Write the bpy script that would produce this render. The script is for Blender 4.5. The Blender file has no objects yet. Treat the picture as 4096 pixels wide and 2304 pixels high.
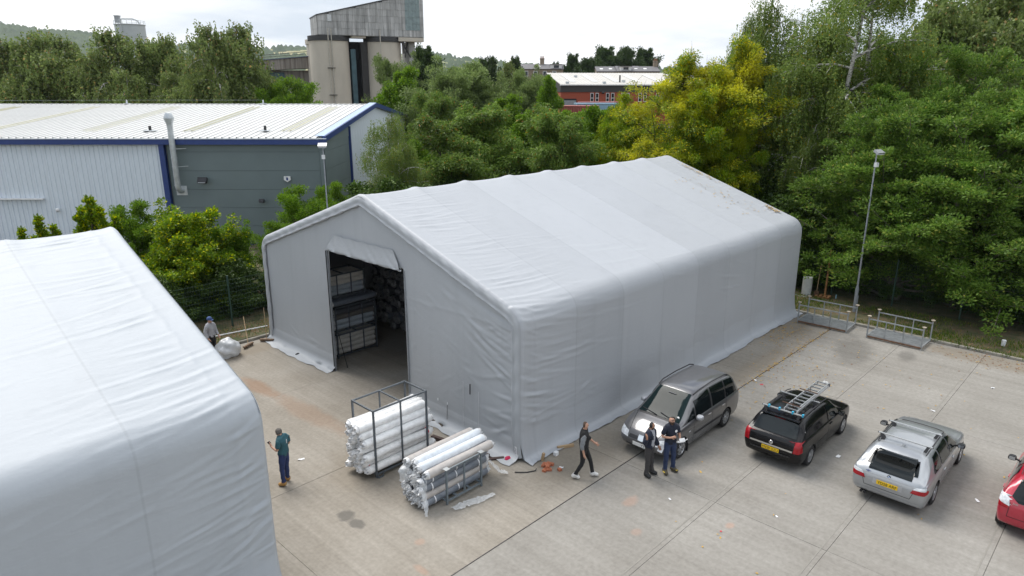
import bpy, bmesh, math, random
import numpy as np
from mathutils import Vector, Matrix, Euler
from mathutils.bvhtree import BVHTree
R = math.radians
rnd = random.Random(7)
S = bpy.context.scene
COL = S.collection

# ------------------------------------------------------------------ camera
cam = bpy.data.cameras.new('camera')
cam.sensor_width = 36.0
cam.lens = 2768.975 / 4096 * 36
cam.clip_start, cam.clip_end = 0.2, 12000
camo = bpy.data.objects.new('camera', cam)
camo.location = (-13.632, -12.819, 10.862)
camo.rotation_euler = (math.pi / 2 + R(-16.213), 0, R(43.797 - 90))
COL.objects.link(camo)
S.camera = camo

# ------------------------------------------------------------------ sky and sun
SUN_AZ, SUN_EL = 84.0, 56.0                      # degrees, from +X towards +Y
w = bpy.data.worlds.new('World'); S.world = w; w.use_nodes = True
nt = w.node_tree; nt.nodes.clear()
def WN(t, **k):
    n = nt.nodes.new(t)
    for a, b in k.items(): setattr(n, a, b)
    return n
out = WN('ShaderNodeOutputWorld'); bg = WN('ShaderNodeBackground'); bgc = WN('ShaderNodeBackground')
sky = WN('ShaderNodeTexSky', sky_type='NISHITA', sun_disc=False)
sky.sun_elevation = R(SUN_EL); sky.sun_rotation = R(90 - SUN_AZ)
sky.air_density = 1.0; sky.dust_density = 1.5; sky.ozone_density = 1.0
bg.inputs['Strength'].default_value = 0.10
nt.links.new(sky.outputs[0], bg.inputs['Color'])
tc = WN('ShaderNodeTexCoord')
sep = WN('ShaderNodeSeparateXYZ'); nt.links.new(tc.outputs['Generated'], sep.inputs[0])
# cloud layer seen as a flat deck overhead: direction divided by its height
zz = WN('ShaderNodeMath', operation='MAXIMUM'); nt.links.new(sep.outputs['Z'], zz.inputs[0]); zz.inputs[1].default_value = 0.0
za = WN('ShaderNodeMath', operation='ADD'); nt.links.new(zz.outputs[0], za.inputs[0]); za.inputs[1].default_value = 0.16
dx = WN('ShaderNodeMath', operation='DIVIDE'); nt.links.new(sep.outputs['X'], dx.inputs[0]); nt.links.new(za.outputs[0], dx.inputs[1])
dy = WN('ShaderNodeMath', operation='DIVIDE'); nt.links.new(sep.outputs['Y'], dy.inputs[0]); nt.links.new(za.outputs[0], dy.inputs[1])
cmb = WN('ShaderNodeCombineXYZ'); nt.links.new(dx.outputs[0], cmb.inputs[0]); nt.links.new(dy.outputs[0], cmb.inputs[1])
n1 = WN('ShaderNodeTexNoise'); n1.inputs['Scale'].default_value = 1.15; n1.inputs['Detail'].default_value = 8; n1.inputs['Roughness'].default_value = 0.58
n2 = WN('ShaderNodeTexNoise'); n2.inputs['Scale'].default_value = 0.5; n2.inputs['Detail'].default_value = 5
off = WN('ShaderNodeVectorMath', operation='ADD'); off.inputs[1].default_value = (3.7, 1.9, 2.2)
nt.links.new(cmb.outputs[0], n1.inputs['Vector']); nt.links.new(cmb.outputs[0], off.inputs[0]); nt.links.new(off.outputs[0], n2.inputs['Vector'])
cover = WN('ShaderNodeMapRange'); cover.inputs['From Min'].default_value = 0.42; cover.inputs['From Max'].default_value = 0.56
hz_ = WN('ShaderNodeMapRange'); hz_.inputs['From Min'].default_value = 0.12; hz_.inputs['From Max'].default_value = 0.5; hz_.inputs['To Min'].default_value = 0.25; hz_.inputs['To Max'].default_value = 0.0
nt.links.new(sep.outputs['Z'], hz_.inputs['Value'])                    # the deck closes up towards the horizon
ca = WN('ShaderNodeMath', operation='ADD'); nt.links.new(n1.outputs['Fac'], ca.inputs[0]); nt.links.new(hz_.outputs[0], ca.inputs[1]); nt.links.new(ca.outputs[0], cover.inputs['Value'])
tone = WN('ShaderNodeValToRGB'); e = tone.color_ramp.elements
e[0].position = 0.43; e[0].color = (0.66, 0.73, 0.81, 1)
e[1].position = 0.59; e[1].color = (1.12, 1.12, 1.12, 1)
nt.links.new(n2.outputs['Fac'], tone.inputs['Fac'])
nt.links.new(tone.outputs['Color'], bgc.inputs['Color']); cie = WN('ShaderNodeMapRange'); cie.inputs['From Max'].default_value = 1.0; cie.inputs['To Min'].default_value = 0.93; cie.inputs['To Max'].default_value = 1.7; nt.links.new(zz.outputs[0], cie.inputs['Value']); nt.links.new(cie.outputs[0], bgc.inputs['Strength'])   # overcast deck: brighter overhead
mixw = WN('ShaderNodeMixShader')
nt.links.new(cover.outputs[0], mixw.inputs[0]); nt.links.new(bg.outputs[0], mixw.inputs[1]); nt.links.new(bgc.outputs[0], mixw.inputs[2])
nt.links.new(mixw.outputs[0], out.inputs['Surface'])

sl = bpy.data.lights.new('sun', 'SUN'); sl.energy = 3.1; sl.angle = R(36); sl.color = (1.0, 0.96, 0.90)
so = bpy.data.objects.new('sun', sl)
sd = Vector((math.cos(R(SUN_AZ)) * math.cos(R(SUN_EL)), math.sin(R(SUN_AZ)) * math.cos(R(SUN_EL)), math.sin(R(SUN_EL))))
so.rotation_euler = sd.to_track_quat('Z', 'Y').to_euler(); so.location = (0, 0, 60)
COL.objects.link(so)

vs = S.view_settings
vs.view_transform = 'Standard'; vs.look = 'None'; vs.exposure = 0.22; vs.gamma = 1.0; vs.use_curve_mapping = False
S.cycles.use_denoising = True
S.cycles.max_bounces = 6; S.cycles.diffuse_bounces = 3; S.cycles.glossy_bounces = 3
S.cycles.transmission_bounces = 4; S.cycles.transparent_max_bounces = 12; S.cycles.caustics_reflective = False; S.cycles.caustics_refractive = False

# ------------------------------------------------------------------ helpers
MATS = {}
def lin(c): return tuple(((x / 12.92) if x <= 0.04045 else ((x + 0.055) / 1.055) ** 2.4) for x in c)
def mat(name, col=(0.5, 0.5, 0.5), rough=0.6, metal=0.0, var=0.12, scale=4.0, bump=0.0, bscale=30.0, coat=0.0, spec=0.5,
        stretch=None, alpha=1.0, trans=0.0, emit=None, col2=None, detail=4.0, rvar=0.0, objvar=0.0):
    if name in MATS: return MATS[name]
    m = bpy.data.materials.new(name); m.use_nodes = True; MATS[name] = m
    t = m.node_tree; p = t.nodes['Principled BSDF']; L = t.links
    p.inputs['Base Color'].default_value = (*col, 1); p.inputs['Roughness'].default_value = rough; p.inputs['Metallic'].default_value = metal
    p.inputs['Specular IOR Level'].default_value = spec
    if coat: p.inputs['Coat Weight'].default_value = coat; p.inputs['Coat Roughness'].default_value = 0.04
    if alpha < 1: p.inputs['Alpha'].default_value = alpha
    if trans: p.inputs['Transmission Weight'].default_value = trans
    if emit: p.inputs['Emission Color'].default_value = (*emit, 1); p.inputs['Emission Strength'].default_value = 1.0
    co = t.nodes.new('ShaderNodeTexCoord'); vec = co.outputs['Object']
    if stretch:
        mp = t.nodes.new('ShaderNodeMapping'); mp.inputs['Scale'].default_value = stretch
        L.new(vec, mp.inputs['Vector']); vec = mp.outputs['Vector']
    if var or col2:
        n = t.nodes.new('ShaderNodeTexNoise'); n.inputs['Scale'].default_value = scale; n.inputs['Detail'].default_value = detail
        L.new(vec, n.inputs['Vector'])
        rp = t.nodes.new('ShaderNodeValToRGB'); e = rp.color_ramp.elements
        e[0].position, e[1].position = 0.3, 0.7
        c2 = col2 if col2 else tuple(min(1, x * (1 + var)) for x in col)
        c1 = col if col2 else tuple(x * (1 - var) for x in col)
        e[0].color = (*c1, 1); e[1].color = (*c2, 1)
        L.new(n.outputs['Fac'], rp.inputs['Fac']); src = rp.outputs['Color']
        if objvar:
            oi = t.nodes.new('ShaderNodeObjectInfo'); hv = t.nodes.new('ShaderNodeHueSaturation')
            mr = t.nodes.new('ShaderNodeMapRange'); mr.inputs['To Min'].default_value = 1 - objvar; mr.inputs['To Max'].default_value = 1 + objvar
            L.new(oi.outputs['Random'], mr.inputs['Value']); L.new(mr.outputs[0], hv.inputs['Value']); L.new(src, hv.inputs['Color']); src = hv.outputs['Color']
        L.new(src, p.inputs['Base Color'])
        if rvar:
            mr = t.nodes.new('ShaderNodeMapRange'); mr.inputs['To Min'].default_value = max(0, rough - rvar); mr.inputs['To Max'].default_value = rough + rvar
            L.new(n.outputs['Fac'], mr.inputs['Value']); L.new(mr.outputs[0], p.inputs['Roughness'])
    if bump:
        nb = t.nodes.new('ShaderNodeTexNoise'); nb.inputs['Scale'].default_value = bscale; nb.inputs['Detail'].default_value = 4
        L.new(vec, nb.inputs['Vector'])
        b = t.nodes.new('ShaderNodeBump'); b.inputs['Strength'].default_value = bump; b.inputs['Distance'].default_value = 0.02
        L.new(nb.outputs['Fac'], b.inputs['Height']); L.new(b.outputs['Normal'], p.inputs['Normal'])
    return m

class MB:
    """collects geometry for ONE mesh"""
    def __init__(s): s.v = []; s.f = []; s.m = []
    def add(s, V, F, mi=0):
        o = len(s.v); s.v.extend([tuple(map(float, p)) for p in V]); s.f.extend([tuple(i + o for i in f) for f in F]); s.m.extend([mi] * len(F)); return s
    def box(s, c, d, mi=0, rot=None):
        hx, hy, hz = d[0] / 2, d[1] / 2, d[2] / 2
        V = [Vector((x, y, z)) for x in (-hx, hx) for y in (-hy, hy) for z in (-hz, hz)]
        if rot is not None: V = [rot @ p for p in V]
        V = [p + Vector(c) for p in V]
        return s.add(V, [(0, 1, 3, 2), (4, 6, 7, 5), (0, 4, 5, 1), (2, 3, 7, 6), (0, 2, 6, 4), (1, 5, 7, 3)], mi)
    def bar(s, p, q, w, h=None, mi=0, up=(0, 0, 1)):
        h = h or w; p, q = Vector(p), Vector(q); d = (q - p); L = d.length
        if L < 1e-6: return s
        d /= L; u = Vector(up)
        if abs(d.dot(u)) > 0.98: u = Vector((1, 0, 0))
        a = d.cross(u).normalized(); b = a.cross(d).normalized()
        V = [p + a * (i * w / 2) + b * (j * h / 2) for i, j in ((-1, -1), (1, -1), (1, 1), (-1, 1))]
        V += [x + d * L for x in V]
        return s.add(V, [(3, 2, 1, 0), (4, 5, 6, 7), (0, 1, 5, 4), (1, 2, 6, 5), (2, 3, 7, 6), (3, 0, 4, 7)], mi)
    def tube(s, pts, r, n=8, mi=0, cap=True):
        pts = [Vector(p) for p in pts]; k = len(pts)
        rs = r if isinstance(r, (list, tuple)) else [r] * k
        V = []; F = []
        t0 = (pts[1] - pts[0]).normalized()
        a = t0.orthogonal().normalized()
        for i, p in enumerate(pts):
            t = (pts[min(i + 1, k - 1)] - pts[max(i - 1, 0)])
            t = t.normalized() if t.length > 1e-9 else t0
            a = (a - t * a.dot(t)); a = a.normalized() if a.length > 1e-6 else t.orthogonal().normalized()
            b = t.cross(a)
            for j in range(n):
                an = 2 * math.pi * j / n
                V.append(p + (a * math.cos(an) + b * math.sin(an)) * rs[i])
        for i in range(k - 1):
            for j in range(n):
                j2 = (j + 1) % n
                F.append((i * n + j, i * n + j2, (i + 1) * n + j2, (i + 1) * n + j))
        if cap:
            F.append(tuple(range(n - 1, -1, -1))); F.append(tuple((k - 1) * n + j for j in range(n)))
        return s.add(V, F, mi)
    def lathe(s, prof, n=16, c=(0, 0, 0), axis='Z', mi=0):
        V = []; F = []; k = len(prof)
        for (r, z) in prof:
            for j in range(n):
                a = 2 * math.pi * j / n
                p = (r * math.cos(a), r * math.sin(a), z)
                if axis == 'X': p = (p[2], p[0], p[1])
                if axis == 'Y': p = (p[1], p[2], p[0])
                V.append(Vector(p) + Vector(c))
        for i in range(k - 1):
            for j in range(n):
                j2 = (j + 1) % n
                F.append((i * n + j, i * n + j2, (i + 1) * n + j2, (i + 1) * n + j))
        return s.add(V, F, mi)
    def disc(s, c, r, n=16, axis='Z', mi=0, flip=False):
        V = []
        for j in range(n):
            a = 2 * math.pi * j / n; p = (r * math.cos(a), r * math.sin(a), 0)
            if axis == 'X': p = (0, p[0], p[1])
            if axis == 'Y': p = (p[1], 0, p[0])
            V.append(Vector(p) + Vector(c))
        f = tuple(range(n)); return s.add(V, [f[::-1] if flip else f], mi)
    def prism(s, poly, z0, z1, mi=0):
        n = len(poly); V = [(x, y, z0) for x, y in poly] + [(x, y, z1) for x, y in poly]
        F = [tuple(range(n - 1, -1, -1)), tuple(range(n, 2 * n))] + [(i, (i + 1) % n, (i + 1) % n + n, i + n) for i in range(n)]
        return s.add(V, F, mi)
    def extr(s, poly3, d, mi=0):
        n = len(poly3); P = [Vector(p) for p in poly3]; d = Vector(d); V = P + [p + d for p in P]
        F = [tuple(range(n - 1, -1, -1)), tuple(range(n, 2 * n))] + [(i, (i + 1) % n, (i + 1) % n + n, i + n) for i in range(n)]
        return s.add(V, F, mi)
    def grid(s, P, mi=0, closeu=False):
        """P[i][j] rows of points"""
        a, b = len(P), len(P[0]); V = [p for row in P for p in row]
        F = [(i * b + j, i * b + j + 1, (i + 1) * b + j + 1, (i + 1) * b + j) for i in range(a - 1) for j in range(b - 1)]
        return s.add(V, F, mi)
    def mesh(s, name, mats, smooth=None):
        me = bpy.data.meshes.new(name); me.from_pydata(s.v, [], s.f)
        for mm in (mats if isinstance(mats, (list, tuple)) else [mats]): me.materials.append(mm)
        if max(s.m, default=0) > 0: me.polygons.foreach_set('material_index', s.m)
        if smooth is not None:
            me.polygons.foreach_set('use_smooth', [True] * len(me.polygons))
            if smooth < 179: me.set_sharp_from_angle(angle=R(smooth))
        me.update(); return me
    def build(s, name, mats, parent=None, smooth=None, loc=None):
        return link(name, s.mesh(name, mats, smooth), parent, loc)

def link(name, me, parent=None, loc=None, rot=None, scale=None):
    o = bpy.data.objects.new(name, me); COL.objects.link(o)
    if parent is not None: o.parent = parent
    if loc is not None: o.location = loc
    if rot is not None: o.rotation_euler = rot
    if scale is not None: o.scale = scale if isinstance(scale, (tuple, list)) else (scale,) * 3
    return o
def npmesh(name, V, F, mats, smooth=False):
    """fast mesh from numpy: V (n,3), F (m,4) or (m,3)"""
    V = np.asarray(V, np.float32); F = np.asarray(F, np.int32); k = F.shape[1]
    me = bpy.data.meshes.new(name); me.vertices.add(len(V)); me.vertices.foreach_set('co', V.ravel())
    me.loops.add(F.size); me.loops.foreach_set('vertex_index', F.ravel())
    me.polygons.add(len(F)); me.polygons.foreach_set('loop_start', np.arange(0, F.size, k, dtype=np.int32))
    me.polygons.foreach_set('loop_total', np.full(len(F), k, np.int32))
    if smooth: me.polygons.foreach_set('use_smooth', np.ones(len(F), bool))
    for mm in (mats if isinstance(mats, (list, tuple)) else [mats]): me.materials.append(mm)
    me.update(calc_edges=True); me.validate(); return me
def tag(o, label, cat, group=None):
    o['label'] = label; o['category'] = cat
    if group: o['group'] = group
    return o
def thing(name, label, cat, loc=(0, 0, 0), rotz=0.0, group=None):
    o = bpy.data.objects.new(name, None); COL.objects.link(o); o.location = loc; o.rotation_euler = (0, 0, rotz)
    o.empty_display_size = 0.2
    return tag(o, label, cat, group)
def kids(o): return [c for c in list(bpy.data.objects) if c.parent == o]
def dup(root, loc=None, rotz=None, label=None, group=None, tree=None):
    def cp(o, par):
        c = o.copy(); COL.objects.link(c)
        if par is not None: c.parent = par
        for ch in o.children: cp(ch, c)
        return c
    r = cp(root, None)
    if loc is not None: r.location = loc
    if rotz is not None: r.rotation_euler = (0, 0, rotz)
    if label: r['label'] = label
    if group: r['group'] = group
    return r
ORD = ['first', 'second', 'third', 'fourth', 'fifth', 'sixth', 'seventh', 'eighth', 'ninth', 'tenth', 'eleventh', 'twelfth', 'thirteenth', 'fourteenth', 'fifteenth', 'sixteenth', 'seventeenth']
def struct(o): o['kind'] = 'structure'; return o
def stuff(o): o['kind'] = 'stuff'; return o
def gridfaces(nu, nv):
    i = np.arange(nu - 1)[:, None] * nv + np.arange(nv - 1)[None, :]
    return np.stack([i, i + 1, i + nv + 1, i + nv], -1).reshape(-1, 4)
def text_mesh(name, s, size, material, extrude=0.002, align='CENTER'):
    cu = bpy.data.curves.new(name, 'FONT'); cu.body = s; cu.size = size; cu.extrude = extrude; cu.align_x = align; cu.align_y = 'CENTER'; cu.resolution_u = 3
    o = bpy.data.objects.new(name, cu); COL.objects.link(o)
    dg = bpy.context.evaluated_depsgraph_get(); me = bpy.data.meshes.new_from_object(o.evaluated_get(dg))
    bpy.data.objects.remove(o); bpy.data.curves.remove(cu); me.materials.clear(); me.materials.append(material); me.name = name
    return me
# ------------------------------------------------------------------ ground, yard, kerbs
CX, CY = -13.632, -12.819
FWX, FWY = 0.7218, 0.6921
def dl(x, y): return (x - CX) * FWX + (y - CY) * FWY, (x - CX) * FWY - (y - CY) * FWX
def xy(dp, lt): return CX + dp * FWX + lt * FWY, CY + dp * FWY - lt * FWX
def sstep(a, b, x):
    t = np.clip((x - a) / (b - a), 0, 1); return t * t * (3 - 2 * t)
def gz(x, y):
    x = np.asarray(x, float); y = np.asarray(y, float); d, l = dl(x, y)
    z = -0.3 + 5.6 * sstep(62, 84, d) * sstep(6, 22, l) + 4.5 * sstep(88, 130, d) * (1 - sstep(6, 22, l))
    return z + 3.0 * sstep(26, 60, x) * sstep(12, -6, y)
soil = mat('soil_ground', (0.045, 0.05, 0.022), 0.95, col2=(0.10, 0.08, 0.05), scale=0.6, detail=8, bump=0.6, bscale=4)
rr = np.concatenate([np.linspace(0, 130, 66), np.geomspace(136, 2600, 36)]); aa = np.linspace(0, 2 * np.pi, 145)
A, Rr = np.meshgrid(aa, rr, indexing='ij'); X = 5 + Rr * np.cos(A); Y = 5 + Rr * np.sin(A)
V = np.stack([X, Y, gz(X, Y)], -1).reshape(-1, 3)
struct(link('ground', npmesh('ground', V, gridfaces(145, len(rr))[:, ::-1], soil, True)))

def concrete(name, c1, c2, streak, seed):
    m = bpy.data.materials.new(name); m.use_nodes = True; t = m.node_tree; L = t.links; p = t.nodes['Principled BSDF']
    g = t.nodes.new('ShaderNodeNewGeometry'); P = g.outputs['Position']
    def noise(scale, detail=5, stretch=None, rough=0.55):
        v = P
        if stretch:
            mp = t.nodes.new('ShaderNodeMapping'); mp.inputs['Scale'].default_value = stretch; mp.inputs['Location'].default_value = (seed, seed * 2, 0)
            L.new(P, mp.inputs['Vector']); v = mp.outputs['Vector']
        n = t.nodes.new('ShaderNodeTexNoise'); n.inputs['Scale'].default_value = scale; n.inputs['Detail'].default_value = detail; n.inputs['Roughness'].default_value = rough
        L.new(v, n.inputs['Vector']); return n.outputs['Fac']
    def ramp(f, a, b, ca, cb):
        r = t.nodes.new('ShaderNodeValToRGB'); e = r.color_ramp.elements; e[0].position, e[1].position = a, b; e[0].color, e[1].color = (*ca, 1), (*cb, 1)
        L.new(f, r.inputs['Fac']); return r.outputs['Color']
    def mixc(f, a, b, mode='MIX', fac=None):
        x = t.nodes.new('ShaderNodeMix'); x.data_type = 'RGBA'; x.blend_type = mode
        if fac is not None: x.inputs[0].default_value = fac
        else: L.new(f, x.inputs[0])
        L.new(a, x.inputs[6]); L.new(b, x.inputs[7]) if not isinstance(b, tuple) else setattr(x.inputs[7], 'default_value', (*b, 1))
        return x.outputs[2]
    base = ramp(noise(0.35, 7, (1, 1, 1)), 0.32, 0.68, c1, c2)
    fine = ramp(noise(9, 6), 0.25, 0.75, (0.84, 0.83, 0.82), (1.10, 1.10, 1.10))
    base = mixc(None, base, fine, 'MULTIPLY', 1.0)
    st = ramp(noise(1.0, 5, (14.0, 0.12, 1), 0.7), 0.30, 0.72, (1 - streak, 1 - streak, 1 - streak * 1.05), (1 + streak * .5,) * 3)   # brushed marks along Y
    base = mixc(None, base, st, 'MULTIPLY', 1.0)
    st2 = ramp(noise(1.0, 4, (3.2, 0.05, 1), 0.6), 0.38, 0.66, (0.92, 0.915, 0.905), (1.05, 1.05, 1.045))
    base = mixc(None, base, st2, 'MULTIPLY', 1.0)
    spk = ramp(noise(55, 2, (1, 1, 1)), 0.70, 0.74, (1, 1, 1), (1.55, 1.5, 1.4))      # pale stones in the surface
    base = mixc(None, base, spk, 'MULTIPLY', 1.0)
    # stains: x, y, radius along x, along y, rotation, colour, strength
    dist_n = noise(1.7, 6, (1, 1, 1)); dist2 = noise(7, 5)
    def blob(base, x, y, rx, ry, rot, col, k, ragged=0.9, lo=0.55, hi=1.05):
        mp = t.nodes.new('ShaderNodeMapping'); mp.vector_type = 'TEXTURE'; mp.inputs['Location'].default_value = (x, y, 0)
        mp.inputs['Rotation'].default_value = (0, 0, rot); mp.inputs['Scale'].default_value = (rx, ry, 1)
        L.new(P, mp.inputs['Vector'])
        sx = t.nodes.new('ShaderNodeSeparateXYZ'); L.new(mp.outputs[0], sx.inputs[0])
        cx = t.nodes.new('ShaderNodeCombineXYZ'); L.new(sx.outputs[0], cx.inputs[0]); L.new(sx.outputs[1], cx.inputs[1])
        ln = t.nodes.new('ShaderNodeVectorMath'); ln.operation = 'LENGTH'; L.new(cx.outputs[0], ln.inputs[0])
        s1 = t.nodes.new('ShaderNodeMath'); s1.operation = 'MULTIPLY_ADD'; L.new(dist_n, s1.inputs[0]); s1.inputs[1].default_value = ragged; L.new(ln.outputs['Value'], s1.inputs[2])
        s2 = t.nodes.new('ShaderNodeMath'); s2.operation = 'MULTIPLY_ADD'; L.new(dist2, s2.inputs[0]); s2.inputs[1].default_value = ragged * .6; L.new(s1.outputs[0], s2.inputs[2])
        mr = t.nodes.new('ShaderNodeMapRange'); mr.inputs['From Min'].default_value = lo + ragged * .8; mr.inputs['From Max'].default_value = hi + ragged * .8
        mr.inputs['To Min'].default_value = k; mr.inputs['To Max'].default_value = 0; L.new(s2.outputs[0], mr.inputs['Value'])
        return mixc(mr.outputs[0], base, col)
    for b in STAINS: base = blob(base, *b)
    L.new(base, p.inputs['Base Color']); p.inputs['Roughness'].default_value = 0.82; p.inputs['Specular IOR Level'].default_value = 0.3
    b = t.nodes.new('ShaderNodeBump'); b.inputs['Strength'].default_value = 0.35; b.inputs['Distance'].default_value = 0.01
    L.new(noise(1.0, 6, (30.0, 2.0, 1), 0.7), b.inputs['Height']); L.new(b.outputs['Normal'], p.inputs['Normal'])
    return m
RUST, OILC, DIRT, ORNG = (0.26, 0.13, 0.06), (0.10, 0.095, 0.085), (0.20, 0.165, 0.12), (0.50, 0.26, 0.16)
STAINS = [(-2.9, 10.6, .38, 1.5, 0, RUST, .45), (-2.75, 7.4, .5, 2.6, .03, RUST, .28), (-5.22, 1.32, .26, .30, 0, OILC, .7, .9, .6, .95), (-5.22, .82, .20, .32, .1, OILC, .7, .9, .6, .95),
          (-4.57, -.95, .16, .16, 0, ORNG, .22), (-5.2, -1.8, .12, .3, 0, ORNG, .22), (.55, -3.71, .35, .2, 0, ORNG, .25), (1.4, -6.2, .18, .12, 0, ORNG, .3), (-.5, -4.6, .2, .15, 0, ORNG, .2),
          (2.0, 9.5, 1.2, 1.6, 0, DIRT, .45), (16.5, -4.2, 2.0, .9, .2, OILC, .5), (17.4, -6.0, .8, .4, .2, OILC, .5), (19.2, -9, .9, 4, 0, DIRT, .6), (17.5, -.9, 2.4, 1.1, 0, DIRT, .45),
          (7.0, -5.7, 2.2, .9, 0, OILC, .16), (5.0, -8.8, 1.5, .8, 0, OILC, .14), (-3.3, 3.0, 1.6, 1.4, 0, DIRT, .35), (1.6, -1.2, 2.4, 1.0, 0, DIRT, .4), (10.5, -1.9, 6, .5, 0, DIRT, .45),
          (-1.5, 14.6, 2.5, .7, 0, DIRT, .55), (4.4, -4.4, .7, 1.9, .5, OILC, .14), (9.0, -3.6, 1.6, .5, .3, OILC, .12)]
con_a = concrete('brushed_concrete_tan', (0.245, 0.22, 0.184), (0.325, 0.30, 0.262), 0.10, 1.0)
con_b = concrete('brushed_concrete_grey', (0.235, 0.222, 0.200), (0.295, 0.282, 0.258), 0.06, 5.0)
joint_m = mat('joint_filler', (0.11, 0.10, 0.088), 0.9)
yard = MB().box((-20, -22, -0.17), (80.1, 75.2, 0.26)).build('yard', joint_m); struct(yard)       # joint bed; slabs lie on top
XJ = [-61, -52, -43, -34, -25, -16, -7, 2.08, 11.2, 20.0]; YJ = [15.55, 9.46, 3.46, -2.45, -5.42, -8.38, -11.33, -14.3, -20.2, -26.1, -32, -41, -50, -60]
def slab_mesh(a, b, m):
    c = 0.007; mb = MB(); z = 0.0
    P = [(0, 0), (a, 0), (a, b), (0, b)]; Q = [(c, c), (a - c, c), (a - c, b - c), (c, b - c)]
    V = [(x, y, -0.05) for x, y in P] + [(x, y, -c * .7) for x, y in P] + [(x, y, 0) for x, y in Q]
    F = [(i, (i + 1) % 4, (i + 1) % 4 + 4, i + 4) for i in range(4)] + [(i + 4, (i + 1) % 4 + 4, (i + 1) % 4 + 8, i + 8) for i in range(4)] + [(8, 9, 10, 11)]
    return mb.add(V, F).mesh('slab', m)
for i in range(len(XJ) - 1):
    for j in range(len(YJ) - 1):
        g0 = 0.004; gy = 0.016 if abs(YJ[j] + 2.45) < .01 else g0; gy2 = 0.016 if abs(YJ[j + 1] + 2.45) < .01 else g0
        me = slab_mesh(XJ[i + 1] - XJ[i] - 2 * g0, YJ[j] - YJ[j + 1] - gy - gy2, con_a if YJ[j + 1] > -2.6 else con_b)
        link('slab', me, yard, (XJ[i] + g0, YJ[j + 1] + gy2, rnd.uniform(-.003, .003)))
steel_edge = mat('joint_steel', (0.16, 0.15, 0.145), 0.5, 0.6, var=.3)
mb = MB()
for yo in (-.011, .011): mb.box((-20.0, -2.45 + yo, -0.012), (79.9, .006, .02))
mb.build('joint_edging', steel_edge, yard)
# the two ribbed panel lines pressed along the bay joints
for yj in (-5.42, -8.38, -11.33):
    MB().box((-20, yj + .14, 0.0015), (79.9, .035, .004)).build('joint_sealant', mat('joint_sealant', (0.235, 0.222, 0.195), 0.8), yard)

verge_m = mat('verge_soil', (0.045, 0.065, 0.02), 0.95, col2=(0.15, 0.11, 0.065), scale=1.6, detail=8, bump=0.8, bscale=9)
def verge(x0, x1, y0, y1, st=.25):
    xs = np.arange(x0, x1 + .01, st); ys = np.arange(y0, y1 + .01, st); X, Y = np.meshgrid(xs, ys, indexing='ij')
    rs = np.random.RandomState(3); Z = 0.075 + .04 * np.sin(X * 1.7 + Y * .6) * np.sin(Y * 1.3) + rs.rand(*X.shape) * .03
    V = np.stack([X, Y, Z], -1).reshape(-1, 3)
    return struct(link('verge', npmesh('verge', V, gridfaces(len(xs), len(ys))[:, ::-1], verge_m, True)))
verge(20.15, 48, -34, 40, .4); verge(-40, 20.1, 15.74, 34, .4)
kerb_m = mat('kerb_concrete', (0.24, 0.225, 0.19), 0.9, var=.25, scale=3, bump=.5, bscale=20)
kerb = struct(MB().box((20.09, -22, -.08), (.1, 75.3, .1)).build('kerb', kerb_m)); kerb2 = struct(MB().box((-10, 15.65, -.08), (60, .1, .1)).build('kerb', kerb_m))
def kerbstone(L):
    mb = MB(); prof = [(-.07, -.1), (.07, -.1), (.07, .10), (.05, .12), (-.05, .12), (-.07, .10)]
    return mb.extr([(0, a, b) for a, b in prof], (L - .012, 0, 0)).mesh('kerb_stone', kerb_m)
ks = kerbstone(.91)
for k in range(48):
    o = link('kerb_stone', ks, kerb, (20.08 + rnd.uniform(-.012, .012), -31 + k * .91 + .9, rnd.uniform(-.012, .012) - .0)); o.rotation_euler = (0, 0, -math.pi / 2)
for k in range(34): link('kerb_stone', ks, kerb2, (-14 + k * .91, 15.64 + rnd.uniform(-.012, .012), rnd.uniform(-.012, .012)))

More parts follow.
